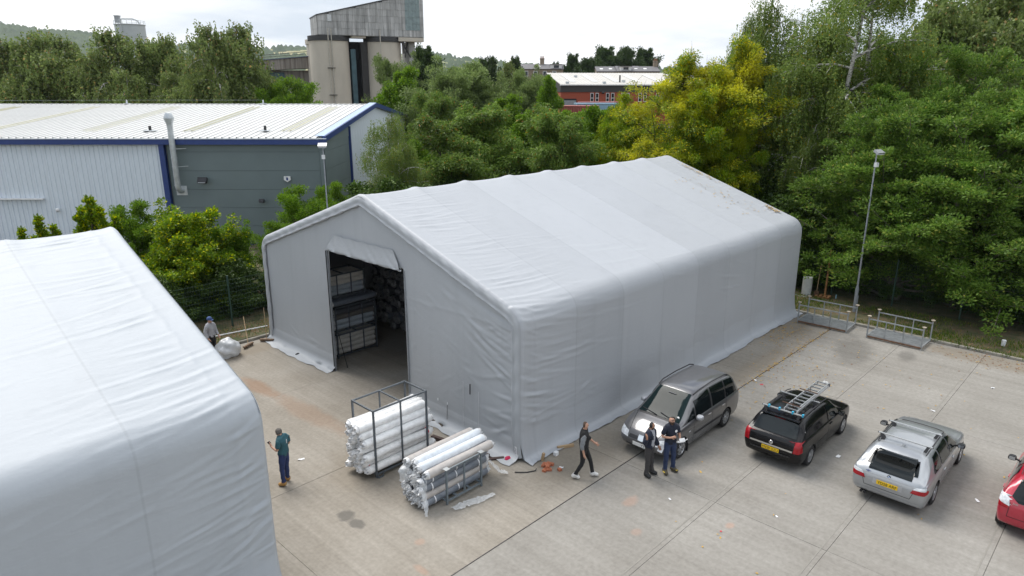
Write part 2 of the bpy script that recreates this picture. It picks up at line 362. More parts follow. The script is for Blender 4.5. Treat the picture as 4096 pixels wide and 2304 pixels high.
# ------------------------------------------------------------------ fabric storage tents
def pvc(name, col, rough):
    m = bpy.data.materials.new(name); m.use_nodes = True; t = m.node_tree; L = t.links; p = t.nodes['Principled BSDF']
    p.inputs['Roughness'].default_value = rough; p.inputs['Specular IOR Level'].default_value = 0.35
    co = t.nodes.new('ShaderNodeTexCoord')
    n = t.nodes.new('ShaderNodeTexNoise'); n.inputs['Scale'].default_value = .5; n.inputs['Detail'].default_value = 6; L.new(co.outputs['Object'], n.inputs['Vector'])
    r = t.nodes.new('ShaderNodeValToRGB'); e = r.color_ramp.elements; e[0].position, e[1].position = .3, .7
    e[0].color = (*[c * .98 for c in col], 1); e[1].color = (*[min(1, c * 1.015) for c in col], 1); L.new(n.outputs['Fac'], r.inputs['Fac'])
    sx = t.nodes.new('ShaderNodeSeparateXYZ'); L.new(co.outputs['Object'], sx.inputs[0])
    dv = t.nodes.new('ShaderNodeMath'); dv.operation = 'DIVIDE'; L.new(sx.outputs[0], dv.inputs[0]); dv.inputs[1].default_value = 2.506
    fl = t.nodes.new('ShaderNodeMath'); fl.operation = 'FLOOR'; L.new(dv.outputs[0], fl.inputs[0])
    wn = t.nodes.new('ShaderNodeTexWhiteNoise'); wn.noise_dimensions = '1D'; L.new(fl.outputs[0], wn.inputs['W'])
    pg = t.nodes.new('ShaderNodeMath'); pg.operation = 'PINGPONG'; L.new(dv.outputs[0], pg.inputs[0]); pg.inputs[1].default_value = .5
    sm = t.nodes.new('ShaderNodeMapRange'); sm.inputs['From Min'].default_value = .006; sm.inputs['From Max'].default_value = .014; sm.inputs['To Min'].default_value = .91; sm.inputs['To Max'].default_value = 1.0; L.new(pg.outputs[0], sm.inputs['Value'])
    pn = t.nodes.new('ShaderNodeMapRange'); pn.inputs['To Min'].default_value = .96; pn.inputs['To Max'].default_value = 1.03; L.new(wn.outputs['Value'], pn.inputs['Value'])
    sv = t.nodes.new('ShaderNodeMath'); sv.operation = 'MULTIPLY'; L.new(sm.outputs[0], sv.inputs[0]); L.new(pn.outputs[0], sv.inputs[1])
    dn = t.nodes.new('ShaderNodeTexNoise'); dn.inputs['Scale'].default_value = 1.1; dn.inputs['Detail'].default_value = 7; dm = t.nodes.new('ShaderNodeMapping'); dm.inputs['Scale'].default_value = (2.2, 2.2, .22); L.new(co.outputs['Object'], dm.inputs[0]); L.new(dm.outputs[0], dn.inputs['Vector'])
    dr = t.nodes.new('ShaderNodeMapRange'); dr.inputs['From Min'].default_value = .52; dr.inputs['From Max'].default_value = .75; dr.inputs['To Min'].default_value = 1.0; dr.inputs['To Max'].default_value = .955; L.new(dn.outputs['Fac'], dr.inputs['Value'])
    s2_ = t.nodes.new('ShaderNodeMath'); s2_.operation = 'MULTIPLY'; L.new(sv.outputs[0], s2_.inputs[0]); L.new(dr.outputs[0], s2_.inputs[1])
    hv = t.nodes.new('ShaderNodeHueSaturation'); L.new(s2_.outputs[0], hv.inputs['Value']); L.new(r.outputs['Color'], hv.inputs['Color']); L.new(hv.outputs['Color'], p.inputs['Base Color'])
    mp = t.nodes.new('ShaderNodeMapping'); mp.inputs['Scale'].default_value = (1.2, 4.5, 4.5); mp.inputs['Rotation'].default_value = (0, .18, .12); L.new(co.outputs['Object'], mp.inputs['Vector'])
    nb = t.nodes.new('ShaderNodeTexNoise'); nb.inputs['Scale'].default_value = 2.2; nb.inputs['Detail'].default_value = 5; nb.inputs['Distortion'].default_value = .6; L.new(mp.outputs[0], nb.inputs['Vector'])
    nc = t.nodes.new('ShaderNodeTexNoise'); nc.inputs['Scale'].default_value = .35; L.new(co.outputs['Object'], nc.inputs['Vector'])
    mk = t.nodes.new('ShaderNodeMapRange'); mk.inputs['From Min'].default_value = .42; mk.inputs['From Max'].default_value = .62; L.new(nc.outputs['Fac'], mk.inputs['Value'])
    b = t.nodes.new('ShaderNodeBump'); b.inputs['Distance'].default_value = .05; L.new(mk.outputs[0], b.inputs['Strength'])
    L.new(nb.outputs['Fac'], b.inputs['Height'])
    b2 = t.nodes.new('ShaderNodeBump'); b2.inputs['Distance'].default_value = .012; b2.inputs['Strength'].default_value = .2
    nd = t.nodes.new('ShaderNodeTexNoise'); nd.inputs['Scale'].default_value = 9; nd.inputs['Detail'].default_value = 3; L.new(co.outputs['Object'], nd.inputs['Vector'])
    L.new(nd.outputs['Fac'], b2.inputs['Height']); L.new(b.outputs['Normal'], b2.inputs['Normal']); L.new(b2.outputs['Normal'], p.inputs['Normal'])
    mk.inputs['To Max'].default_value = .13; mk.inputs['To Min'].default_value = .06
    return m
grey_pvc = pvc('grey_pvc_fabric', (0.395, 0.412, 0.435), 0.45)
front_pvc = pvc('grey_pvc_wall_fabric', (0.43, 0.45, 0.47), 0.45)
white_pvc = pvc('pale_pvc_fabric', (0.405, 0.435, 0.465), 0.5)
galv = mat('galvanised_steel', (0.27, 0.29, 0.31), 0.55, 0.25, var=.15, scale=8)
TW, TL = 15.2, 20.05
def profile():
    """cover outline from the skirt edge on the low side up over the ridge and down, with normals"""
    sl_ = .347; th = math.atan(sl_); vz = 4.62; Rc = .75; tl = Rc * math.tan((math.pi / 2 - th) / 2); yw = -.15
    pts = [(yw + a_, b_) for a_, b_ in [(-.40, .018), (-.32, .02), (-.23, .035), (-.15, .075), (-.10, .15), (-.07, .27), (-.045, .45), (-.025, .75)]]
    pts += [(yw - .012 + .012 * (z / (vz - tl)), z) for z in np.arange(.9, vz - tl, .036)]
    cy, cz = yw + Rc, vz - tl
    for k in range(20):
        a = math.pi - (math.pi / 2 - th) * k / 19; pts.append((cy + Rc * math.cos(a), cz + Rc * math.sin(a)))
    y0, z0 = pts[-1]; yr = TW / 2 - .25
    for y in np.arange(y0 + .036, yr, .036): pts.append((y, z0 + (y - y0) * sl_))
    y1, z1 = yr, z0 + (yr - y0) * sl_
    for k in range(1, 7): pts.append((y1 + .25 * k / 6, z1 + .25 * sl_ * (k / 6) - .042 * (k / 6) ** 2))
    H = list(pts); M = [(TW - y, z) for y, z in H[:-1]][::-1]
    return np.array(H + M)
def strokes(U, Vv, ST):
    d = np.zeros_like(U)
    for (u, v, l, wd, am, an) in ST:
        c, s_ = math.cos(an), math.sin(an); a = (U - u) * c + (Vv - v) * s_; b = -(U - u) * s_ + (Vv - v) * c
        b = b - .06 * (a / l) ** 2 * l
        tap = np.exp(-(np.where(a < 0, a / (l * .35), a / l)) ** 2)
        d += am * tap * (np.exp(-(b / wd) ** 2) - .55 * np.exp(-((b - 1.5 * wd) / (1.2 * wd)) ** 2))
    return d
def make_tent(name, label, mcov, mfront, loc, sgn, seed, detail=True):
    rs = np.random.RandomState(seed); root = thing(name, label, 'storage tent', loc)
    Pf = profile(); n = len(Pf); seg = np.r_[0, np.cumsum(np.linalg.norm(np.diff(Pf, axis=0), axis=1))]
    tg = np.gradient(Pf, axis=0); tg /= np.linalg.norm(tg, axis=1)[:, None]; N = np.stack([-tg[:, 1], tg[:, 0]], 1)
    xs = np.concatenate([np.arange(0, .7, .05), np.arange(.7, 4, .11), np.arange(4, TL - 1.2, .17), np.linspace(TL - 1.2, TL, 14)])
    Xg, Sg = np.meshgrid(xs, seg, indexing='ij')
    tot = seg[-1]; top = (Pf[:, 1] > .3)
    bay = TL / 8; fr = Xg / bay; dist = np.abs(fr - np.round(fr)) * bay
    sag = -.032 * (1 - np.exp(-(dist / .35) ** 1.0)) - .03 * np.sin(np.pi * np.clip(dist / (bay / 2), 0, 1)) * 0
    ridge_w = np.exp(-((Sg - tot / 2) / .55) ** 2); sag = sag * (1 + .8 * ridge_w) + .03 * ridge_w * np.exp(-(dist / .22) ** 2)
    ST = []
    wall_end = 4.6
    for k in range(105):                                             # gathers running in from the end laces
        s0 = rs.uniform(1.0, tot / 2) if rs.rand() < .75 else rs.uniform(tot / 2, tot - 1)
        u0 = rs.uniform(.75, 1.3); ST.append((u0, s0, rs.uniform(.5, 2.8), rs.uniform(.035, .07), rs.uniform(.003, .013), rs.uniform(-.30, .02) * (1 if s0 < tot / 2 else -1)))
    for k in range(60): ST.append((TL - rs.uniform(.5, 1.1), rs.uniform(1, tot - 1), rs.uniform(.3, .8), rs.uniform(.04, .07), rs.uniform(.003, .009), math.pi + rs.uniform(-.2, .2)))
    for k in range(170):                                             # wrinkles hanging from each frame
        j = rs.randint(1, 8); ST.append((j * bay + rs.uniform(-.1, .2), rs.uniform(1.5, tot - 1.5), rs.uniform(.3, 1.1), rs.uniform(.04, .07), rs.uniform(.001, .006), rs.uniform(-.3, .1)))
    for k in range(46): ST.append((rs.uniform(.8, TL - 1), rs.uniform(3.0, 8.5), rs.uniform(.8, 2.6), rs.uniform(.04, .07), rs.uniform(.002, .008), rs.uniform(-.35, -.1)))
    for k in range(60): ST.append((rs.uniform(.3, TL - .3), rs.uniform(.7, 1.8), rs.uniform(.2, .7), rs.uniform(.04, .07), rs.uniform(.003, .010), rs.uniform(-.9, .9)))
    for k in range(30): ST.append((rs.uniform(.08, .5), rs.uniform(1.0, 5.2), rs.uniform(.4, 1.3), rs.uniform(.04, .065), rs.uniform(.008, .018), rs.uniform(-.55, -.1)))
    for sb in (5.0, 5.5, 6.1, 6.6): ST.append((.7, sb, 1.9, .07, .018, -.14))
    D = sag + strokes(Xg, Sg, ST)
    D += .009 * np.exp(-((Xg - .62 - .03 * np.sin(Sg * 9)) / .06) ** 2)            # lacing seam
    D += .02 * np.exp(-((Xg - (TL - .75) - .03 * np.sin(Sg * 7)) / .06) ** 2)
    lo = np.clip(np.minimum(Pf[:, 1] / .5, 1), .1, 1)[None, :]; D = D * lo
    D += .03 * np.sin(Xg * 1.9 + 1) * np.exp(-((Pf[None, :, 1] - .35) / .3) ** 2)
    edge_round = -.10 * np.clip(1 - Xg / .12, 0, 1) ** 2 - .16 * np.clip(1 - (TL - Xg) / .16, 0, 1) ** 2
    Yc = Pf[None, :, 0] + (D + edge_round * lo) * N[None, :, 0]; Zc = Pf[None, :, 1] + (D + edge_round * lo) * N[None, :, 1]
    foot = (Pf[:, 1] < .05)[None, :]
    Zc = np.where(foot, .016 + .03 * (rs.rand(*Xg.shape) ** 3) + .012 * (1 + np.sin(Xg * 2.3 + Sg * 6)), np.maximum(Zc, .02))
    Yc = Yc + np.where(foot, (.05 * np.sin(Xg * .9) + .03 * np.sin(Xg * 3.1) + .02 * np.sin(Xg * 7.7) - .04) * np.clip((.55 - np.minimum(Sg, tot - Sg)) / .5, 0, 1) * np.where(Sg < tot / 2, 1, -1), 0)
    V = np.stack([Xg * sgn, Yc, Zc], -1).reshape(-1, 3); F = gridfaces(len(xs), n)
    if sgn < 0: F = F[:, ::-1]
    link('cover', npmesh('cover', V, F, mcov, True), root)
    # folded hem of the cover: wraps round the front edge and laps the gable
    core = (Pf[:, 1] > .12); idx = np.where(core)[0]
    rows = []
    for k, (inw, xo) in enumerate([(.085, .0), (.12, -.025), (.18, -.04), (.25, -.032), (.33, -.025), (.355, -.055), (.385, -.045), (.39, .01)]):
        ss = seg[idx]; wob = (.012 * np.sin(ss * 5.3 + k) + .012 * np.sin(ss * 11 + 2 * k) + .008 * rs.rand(len(idx))) * (k / 7.0)
        Yk = Pf[idx, 0] - N[idx, 0] * (inw + wob); Zk = Pf[idx, 1] - N[idx, 1] * (inw + wob)
        Xk = np.full(len(idx), xo) + (.008 * np.sin(ss * 9 + k * .6) if 0 < k < 7 else 0)
        rows.append(np.stack([Xk * sgn, Yk, Zk], -1))
    V = np.stack(rows).reshape(-1, 3); F = gridfaces(len(rows), len(idx)); F = F[:, ::-1] if sgn > 0 else F
    if sgn > 0: link('hem', npmesh('hem', V, F, mfront if sgn > 0 else mcov, True), root)
    # gable walls
    def inner_top(y):
        yy = np.minimum(y, TW - y)
        core = Pf[: len(Pf) // 2 + 1]; k = core[:, 1] > .5
        return np.interp(yy, core[k][:, 0], core[k][:, 1]) - (.1 if sgn > 0 else .03)
    def gable(x0, s2, door):
        ys = np.concatenate([np.arange(-.08, TW + .08, .07), [TW + .08]])
        if door: ys = np.sort(np.unique(np.concatenate([ys[(np.abs(ys - 5.32) > .03) & (np.abs(ys - 9.93) > .03)], [5.32, 9.93]])))
        ts = np.concatenate([np.linspace(0, .055, 8), np.linspace(.07, 1, 92)])
        Yg, Tg = np.meshgrid(ys, ts, indexing='ij'); top = inner_top(Yg); Z = .0 + Tg * top
        foot = np.array([.62, .5, .36, .22, .12, .07, .05, .035]) * (1 if sgn > 0 else .12); footz = np.array([.015, .02, .035, .06, .13, .22, .33, .45])
        Xo = np.zeros_like(Yg)
        for i in range(8): Z[:, i] = footz[i] + .02 * np.sin(Yg[:, i] * 3 + i) * (i < 3) ** 1 * .6 + .006; Xo[:, i] = foot[i] + (.05 * np.sin(Yg[:, i] * 1.1) + .03 * np.sin(Yg[:, i] * 4.9 + 1) + .02 * np.sin(Yg[:, i] * 9) - .1) * (i < 3)
        Z[:, 8:] = .55 + (Tg[:, 8:] - .07) / .93 * (top[:, 8:] - .55)
        SG = []
        for k in range(110):                                          # light vertical hang creases
            SG.append((rs.uniform(.5, 14.6), rs.uniform(1, 6.2), rs.uniform(.4, 1.4), rs.uniform(.03, .07), rs.uniform(.002, .007), math.pi / 2 + rs.uniform(-.1, .1)))
        for k in range(26): SG.append((rs.uniform(.2, 1.2), rs.uniform(.5, 4.2), rs.uniform(.3, .9), rs.uniform(.045, .08), rs.uniform(.008, .022), rs.uniform(-.6, .2)))
        for k in range(16):                                           # swags by the near corner
            SG.append((.25 + .1 * rs.rand(), 2.2 + k * .13, 1.2 + .8 * rs.rand(), .05 + .03 * rs.rand(), .016 + .018 * rs.rand(), .38 - .025 * k + .25 * rs.rand()))
        for k in range(40): SG.append((rs.uniform(1.2, 5.2), rs.uniform(.6, 4.5), rs.uniform(.2, .7), rs.uniform(.04, .08), rs.uniform(.004, .012), rs.uniform(-.9, 1.2)))
        for k in range(14): SG.append((rs.uniform(9.9, 14.8), rs.uniform(.3, .9), rs.uniform(.2, .6), rs.uniform(.04, .08), rs.uniform(.006, .016), rs.uniform(-.5, .5)))
        Dg = strokes(Yg, Z, SG) + .025 * np.sin(Yg * .8) * np.sin(Z * .7)
        Dg += .018 * np.exp(-((Yg - TW / 2) / .03) ** 2) * (Z > 5.2) + .012 * np.exp(-((Z - 4.05 - .03 * np.sin(Yg)) / .035) ** 2) * (Yg < 5.3)
        w_ = np.clip((top - Z) / .4, 0, 1) * np.clip(Z / .4, 0, 1); Dg *= w_
        V = np.stack([x0 - s2 * (Xo + Dg), Yg, np.minimum(Z, top)], -1).reshape(-1, 3); F = gridfaces(len(ys), len(ts))
        if door:
            fy = (ys[:-1] + ys[1:]) / 2; keep = np.ones((len(ys) - 1, len(ts) - 1), bool)
            zc = Z[:-1, :-1]; keep &= ~((fy[:, None] > 5.32) & (fy[:, None] < 9.93) & (zc < 4.96))
            F = F.reshape(len(ys) - 1, len(ts) - 1, 4)[keep]
        return V, (F if s2 < 0 else F[:, ::-1])
    Vg, Fg = gable(.045 * sgn, sgn, detail); link('front_wall', npmesh('front_wall', Vg, Fg, mfront, True), root)
    Vg, Fg = gable((TL - .05) * sgn, -sgn, False); link('back_wall', npmesh('back_wall', Vg, Fg, mfront, True), root)
    # steel arches inside
    am = galv; core = Pf[(Pf[:, 1] > .05)]
    for k in range(9):
        xk = (.12 + k * (TL - .24) / 8) * sgn; pts = []
        for (y, z) in core[::9]:
            cy_, cz_ = TW / 2, 2.5; pts.append((xk, y + (.16 if y < TW / 2 else -.16), max(z - .17, 0.0)))
        MB().tube(pts, .045, 6).build('arch', am, root, 60)
    return root
tent1 = make_tent('grey_tent', 'big grey fabric storage tent with open doorway in the middle of the yard', grey_pvc, front_pvc, (0, 0, 0), 1, 11)
tent2 = make_tent('pale_tent', 'pale fabric storage tent cut by the left edge, its doorway end turned away', white_pvc, front_pvc, (-7.72, .2, 0), -1, 23, True); tent2.scale = (1, 1, .992)
# details of the near tent's doorway wall
dark_m = mat('dark_gap', (0.02, 0.02, 0.022), .8); white_tape = mat('white_tape', (.75, .76, .77), .5)
rows = []                                                            # loose cover rolled down over the doorway head
for i, (z, xo) in enumerate(np.array([(5.57, .012), (5.48, .022), (5.34, .040), (5.18, .065), (5.03, .095), (4.95, .11), (4.935, .09), (4.96, .04)])):
    row = []
    for k in range(60):
        t = k / 59; y = 5.34 + (9.9 - 5.34) * t; tap = 1 - .13 * (i < 4) * (1 - i / 4) * abs(t - .5) * 2
        yy = 7.6 + (y - 7.6) * (1 - .20 * min(1, max(0, (z - 4.95) / .62))); row.append((-xo - .025 * math.sin(k * .9 + i * 1.7) * min(i, 4) / 4 * (math.sin(k * .37) + 1) * .6, yy, z + .015 * math.sin(k * .5 + i)))
    rows.append(row)
MB().grid(rows).build('doorway_cover', front_pvc, tent1, 180)
MB().bar((-.02, 9.95, 0), (-.02, 9.95, 4.95), .06).build('doorway_post', galv, tent1); MB().bar((.05, 5.28, 0), (.05, 5.28, 4.95), .06).build('doorway_post', galv, tent1)
mb = MB()
mb.bar((-.055, 9.99, .02), (-.055, 9.99, 4.9), .05, .02); mb.build('doorway_edging', dark_m, tent1)
mb = MB()                                                            # stitched outline of the zipped wicket
for a, b in (((-.035, 2.42, .3), (-.02, 2.40, 1.85)), ((-.035, 1.70, .3), (-.02, 1.68, 1.70))): mb.bar(a, b, .014, .006, up=(1, 0, 0))
mb.build('wicket_seam', mat('pale_seam', (.50, .51, .52), .5), tent1)
MB().bar((-.075, 2.02, 1.53), (-.065, 2.02, 1.88), .035, .02, up=(1, 0, 0)).build('wicket_strap', dark_m, tent1)
for yy in (3.65, 3.17): MB().bar((-.045, yy, .78), (-.04, yy, .86), .025, .01, up=(1, 0, 0)).build('tape', white_tape, tent1)
MB().bar((-.07, 3.17, .25), (-.045, 3.17, .78), .016, .008, up=(1, 0, 0)).build('slit', dark_m, tent1)
lb = MB().box((-.13, -.02, .36), (.008, .07, .26)).build('warning_label', white_tape, tent1)
for k in range(5): MB().box((-.1355, -.02 + rnd.uniform(-.008, .008), .27 + k * .045), (.003, .03, rnd.uniform(.012, .03))).build('print_mark', mat('print_dark', (.05, .06, .08), .6), lb)
# ------------------------------------------------------------------ trees
def leafmat(name, c1, c2, c3=None, p3=0.0, rough=.5, tr=.42, objv=.12, patch=None):
    m = bpy.data.materials.new(name); m.use_nodes = True; t = m.node_tree; L = t.links; p = t.nodes['Principled BSDF']; o = t.nodes['Material Output']
    g = t.nodes.new('ShaderNodeNewGeometry'); r = t.nodes.new('ShaderNodeValToRGB'); e = r.color_ramp.elements
    e[0].color = (*c1, 1); e[1].color = (*c2, 1); e[0].position = 0.0; e[1].position = 1.0 - p3 - .02 if c3 else 1.0
    if c3: n = e.new(min(.999, 1.0 - p3 + .02)); n.color = (*c3, 1)
    L.new(g.outputs['Random Per Island'], r.inputs['Fac'])
    oi = t.nodes.new('ShaderNodeObjectInfo'); mr = t.nodes.new('ShaderNodeMapRange'); mr.inputs['To Min'].default_value = 1 - objv; mr.inputs['To Max'].default_value = 1 + objv
    L.new(oi.outputs['Random'], mr.inputs['Value'])
    co = t.nodes.new('ShaderNodeTexCoord'); nz = t.nodes.new('ShaderNodeTexNoise'); nz.inputs['Scale'].default_value = .55; nz.inputs['Detail'].default_value = 3; L.new(co.outputs['Object'], nz.inputs['Vector'])
    mz = t.nodes.new('ShaderNodeMapRange'); mz.inputs['From Min'].default_value = .3; mz.inputs['From Max'].default_value = .7; mz.inputs['To Min'].default_value = .78; mz.inputs['To Max'].default_value = 1.38; L.new(nz.outputs['Fac'], mz.inputs['Value'])
    mu = t.nodes.new('ShaderNodeMath'); mu.operation = 'MULTIPLY'; L.new(mr.outputs[0], mu.inputs[0]); L.new(mz.outputs[0], mu.inputs[1])
    hs = t.nodes.new('ShaderNodeHueSaturation'); L.new(mu.outputs[0], hs.inputs['Value']); src = r.outputs['Color']
    if patch:                                                         # whole sprays already turned
        np_ = t.nodes.new('ShaderNodeTexNoise'); np_.inputs['Scale'].default_value = .42; np_.inputs['Detail'].default_value = 4; L.new(co.outputs['Object'], np_.inputs['Vector'])
        pm_ = t.nodes.new('ShaderNodeMapRange'); pm_.inputs['From Min'].default_value = .45; pm_.inputs['From Max'].default_value = .66; L.new(np_.outputs['Fac'], pm_.inputs['Value'])
        mx_ = t.nodes.new('ShaderNodeMix'); mx_.data_type = 'RGBA'; L.new(pm_.outputs[0], mx_.inputs[0]); L.new(src, mx_.inputs[6]); mx_.inputs[7].default_value = (*patch, 1); src = mx_.outputs[2]
    L.new(src, hs.inputs['Color']); hs.inputs['Saturation'].default_value = 1.12
    L.new(hs.outputs['Color'], p.inputs['Base Color']); p.inputs['Roughness'].default_value = rough; p.inputs['Specular IOR Level'].default_value = .3
    ts = t.nodes.new('ShaderNodeBsdfTranslucent'); L.new(hs.outputs['Color'], ts.inputs['Color'])
    mx = t.nodes.new('ShaderNodeMixShader'); mx.inputs[0].default_value = tr
    L.new(p.outputs[0], mx.inputs[1]); L.new(ts.outputs[0], mx.inputs[2]); L.new(mx.outputs[0], o.inputs['Surface'])
    return m
LM = dict(
    birch=leafmat('birch_leaves', (.09, .15, .036), (.23, .29, .09), (.46, .30, .05), .02),
    birchfar=leafmat('far_birch_leaves', (.10, .145, .045), (.225, .275, .10), (.38, .27, .12), .03),
    willow=leafmat('willow_leaves', (.065, .135, .026), (.215, .315, .08), (.36, .36, .10), .03),
    cherry=leafmat('cherry_leaves', (.065, .125, .026), (.21, .29, .075), (.42, .15, .04), .015),
    ash=leafmat('turning_ash_leaves', (.10, .18, .03), (.29, .35, .06), (.66, .54, .07), .12, patch=(.52, .50, .07)),
    ashgreen=leafmat('green_ash_leaves', (.08, .165, .022), (.26, .36, .045), (.60, .52, .05), .05, patch=(.34, .38, .045)),
    hazel=leafmat('hazel_leaves', (.07, .14, .02), (.27, .37, .05), (.60, .58, .05), .10),
    bright=leafmat('field_maple_leaves', (.055, .125, .018), (.20, .30, .05)),
    oak=leafmat('oak_leaves', (.030, .058, .020), (.085, .125, .042), tr=.2),
    sallow=leafmat('pale_sallow_leaves', (.10, .15, .05), (.24, .30, .12)),
    ivy=leafmat('ivy_leaves', (0.027, 0.055, 0.014), (0.093, 0.143, 0.032), tr=.15))
bark_b = mat('birch_bark', (.62, .60, .56), .8, var=0, col2=None); 
def birchbark():
    m = bpy.data.materials.new('white_birch_bark'); m.use_nodes = True; t = m.node_tree; L = t.links; p = t.nodes['Principled BSDF']
    co = t.nodes.new('ShaderNodeTexCoord'); mp = t.nodes.new('ShaderNodeMapping'); mp.inputs['Scale'].default_value = (2, 2, 7); L.new(co.outputs['Object'], mp.inputs[0])
    n = t.nodes.new('ShaderNodeTexNoise'); n.inputs['Scale'].default_value = 2.4; n.inputs['Detail'].default_value = 5; L.new(mp.outputs[0], n.inputs['Vector'])
    r = t.nodes.new('ShaderNodeValToRGB'); e = r.color_ramp.elements; e[0].position, e[1].position = .40, .50; e[0].color = (.045, .04, .035, 1); e[1].color = (.50, .48, .44, 1)
    L.new(n.outputs['Fac'], r.inputs[0]); L.new(r.outputs[0], p.inputs['Base Color']); p.inputs['Roughness'].default_value = .8; return m
BARK = dict(birch=birchbark(), brown=mat('brown_bark', (.075, .058, .04), .95, var=.35, scale=6, bump=.6, bscale=12), grey=mat('grey_bark', (.13, .115, .095), .95, var=.3, scale=6, bump=.5, bscale=12))

def rv(rs, n): v = rs.normal(size=(n, 3)); return v / np.linalg.norm(v, axis=1)[:, None]
def leaves_mesh(name, P, Dr, L, W, m, rs, up=.5, fold=.0):
    """one quad leaf per point P with tip direction Dr"""
    n = len(P); Dr = Dr / np.linalg.norm(Dr, axis=1)[:, None]
    Nn = rv(rs, n) + np.array([0, 0, up]); Sd = np.cross(Dr, Nn); Sd /= (np.linalg.norm(Sd, axis=1)[:, None] + 1e-6)
    Nn = np.cross(Sd, Dr)
    l = (L * rs.uniform(.65, 1.3, n))[:, None]; wd = (W * rs.uniform(.7, 1.25, n))[:, None]
    mid = P + Dr * l * .45 + Nn * l * .10
    V = np.stack([P, mid + Sd * wd / 2, P + Dr * l, mid - Sd * wd / 2], 1).reshape(-1, 3)
    return npmesh(name, V, np.arange(4 * n).reshape(-1, 4), m)
def make_tree_meshes(kind, seed, H, Rm, base, nl, nleaf, L, W, lm, bk, elev=(20, 60), droop=0.0, strands=0, env='oval', clump=.55, lean=.0, multi=1, up=.5, tipup=0.0, trunk_r=None, flat=.7, bare=0):
    rs = np.random.RandomState(seed); mb = MB(); C = []; Cd = []
    tr = trunk_r or H * .016
    def envf(t):
        if env == 'oval': return max(.12, math.sin(math.pi * min(1, max(0, t * .86 + .1))) ** .7)
        if env == 'birch': return max(.12, (1 - t) ** .65 * min(1, .35 + t * 3.2))
        if env == 'dome': return max(.25, math.sqrt(max(0, 1 - t * t * .92)))
        return 1
    for mi in range(multi):
        a0 = rs.uniform(0, 6.28); sp = (0 if multi == 1 else Rm * .35); Hm = H * (1 if mi == 0 else rs.uniform(.72, .95))
        topx, topy = sp * math.cos(a0) + rs.normal() * lean * H, sp * math.sin(a0) + rs.normal() * lean * H
        tp = [(topx * t ** 1.3 + (.02 * H * math.sin(3 * t + a0) if 0 < t < 1 else 0), topy * t ** 1.3 + .015 * H * math.cos(4 * t + a0) * t, Hm * t - .15 * (t == 0)) for t in np.linspace(0, 1, 9)]
        mb.tube(tp, [tr * (1 - .93 * t) + .012 for t in np.linspace(0, 1, 9)], 7)
        def at(t):
            k = min(7, int(t * 8)); f = t * 8 - k; return Vector(tp[k]).lerp(Vector(tp[k + 1]), f)
        nlm = max(6, int(nl / multi))
        for i in range(nlm):
            t = base + (1 - base) * ((i + rs.rand()) / nlm) ** .9; t = min(t, .985); p0 = at(t); az = i * 2.4 + rs.uniform(-.5, .5); tt = (t - base) / (1 - base)
            Ln = Rm * envf(tt) * rs.uniform(.7, 1.18); el = R(rs.uniform(*elev)) * (.55 + .6 * tt)
            d = Vector((math.cos(az) * math.cos(el), math.sin(az) * math.cos(el), math.sin(el))); pts = [p0]; q = p0.copy(); ns = 5
            for k in range(ns):
                q = q + d * (Ln / ns); pts.append(q.copy()); d = (d + Vector((rs.normal() * .12, rs.normal() * .12, -droop * .22 + tipup * .15 + rs.normal() * .06))).normalized()
            r0 = max(.012, tr * .42 * (1 - .6 * tt)); mb.tube(pts, [r0 * (1 - .8 * k / ns) + .004 for k in range(ns + 1)], 5, cap=False)
            for k in range(2, ns + 1): C.append(pts[k]); Cd.append(d)
            for b in range(3):
                k = rs.randint(1, ns); s0 = pts[k]; sdv = Vector(rv(rs, 1)[0]) * .9 + d * .9; sdv.z = sdv.z * .6 + tipup * .5 - droop * .3; sdv.normalize()
                L2 = Ln * rs.uniform(.22, .5); e1 = s0 + sdv * L2 * .5; e2 = e1 + (sdv + Vector((0, 0, -droop * .5 + tipup * .3))).normalized() * L2 * .5
                mb.tube([s0, e1, e2], [r0 * .45, r0 * .28, .004], 4, cap=False); C += [e1, e2]; Cd += [sdv, sdv]
        C.append(Vector(tp[-1])); Cd.append(Vector((0, 0, 1)))
    C = np.array([tuple(c) for c in C]); Cd = np.array([tuple(c) for c in Cd]); nc = len(C)
    for b in range(bare):                                             # leafless twigs standing out of the top
        k = rs.randint(nc); p = Vector(C[k])
        if p.z > H * .72: mb.tube([p, p + Vector((rs.normal() * .25, rs.normal() * .25, .5)), p + Vector((rs.normal() * .4, rs.normal() * .4, .8 + rs.rand() * .5))], [.02, .013, .004], 4, cap=False)
    k = rs.randint(0, nc, nleaf); rad = clump * rs.uniform(.6, 1.35, nc)[k]
    if strands:
        st_n = nleaf // strands; ks = rs.randint(0, nc, st_n); o = rs.normal(size=(st_n, 3)) * clump * .55; root = C[ks] + o; ln = rs.uniform(.35, 1.0, st_n) * droop * 1.5
        ki = np.repeat(np.arange(st_n), strands); f = rs.rand(len(ki)); sway = rs.normal(size=(st_n, 2)) * .12
        P = root[ki].copy(); P[:, 2] -= f * ln[ki]; P[:, :2] += sway[ki] * (f ** 1.5)[:, None] + rs.normal(size=(len(ki), 2)) * .045
        Dr = rv(rs, len(ki)) * .8 + np.array([0, 0, -.8])
    else:
        v = rv(rs, nleaf) * (rs.rand(nleaf) ** .45)[:, None] * rad[:, None]; v[:, 2] *= flat
        P = C[k] + v; Dr = v / rad[:, None] * .9 + rv(rs, nleaf) * .55 + np.array([0, 0, tipup * .8 - droop * .8]) + Cd[k] * .3
    P[:, 2] = np.maximum(P[:, 2], .08)
    return mb.mesh('trunk', bk, 60), leaves_mesh('crown', P, Dr, L, W, lm, rs, up)
TM = {}
def T(key, *a, **k): TM[key] = make_tree_meshes(key, *a, **k)
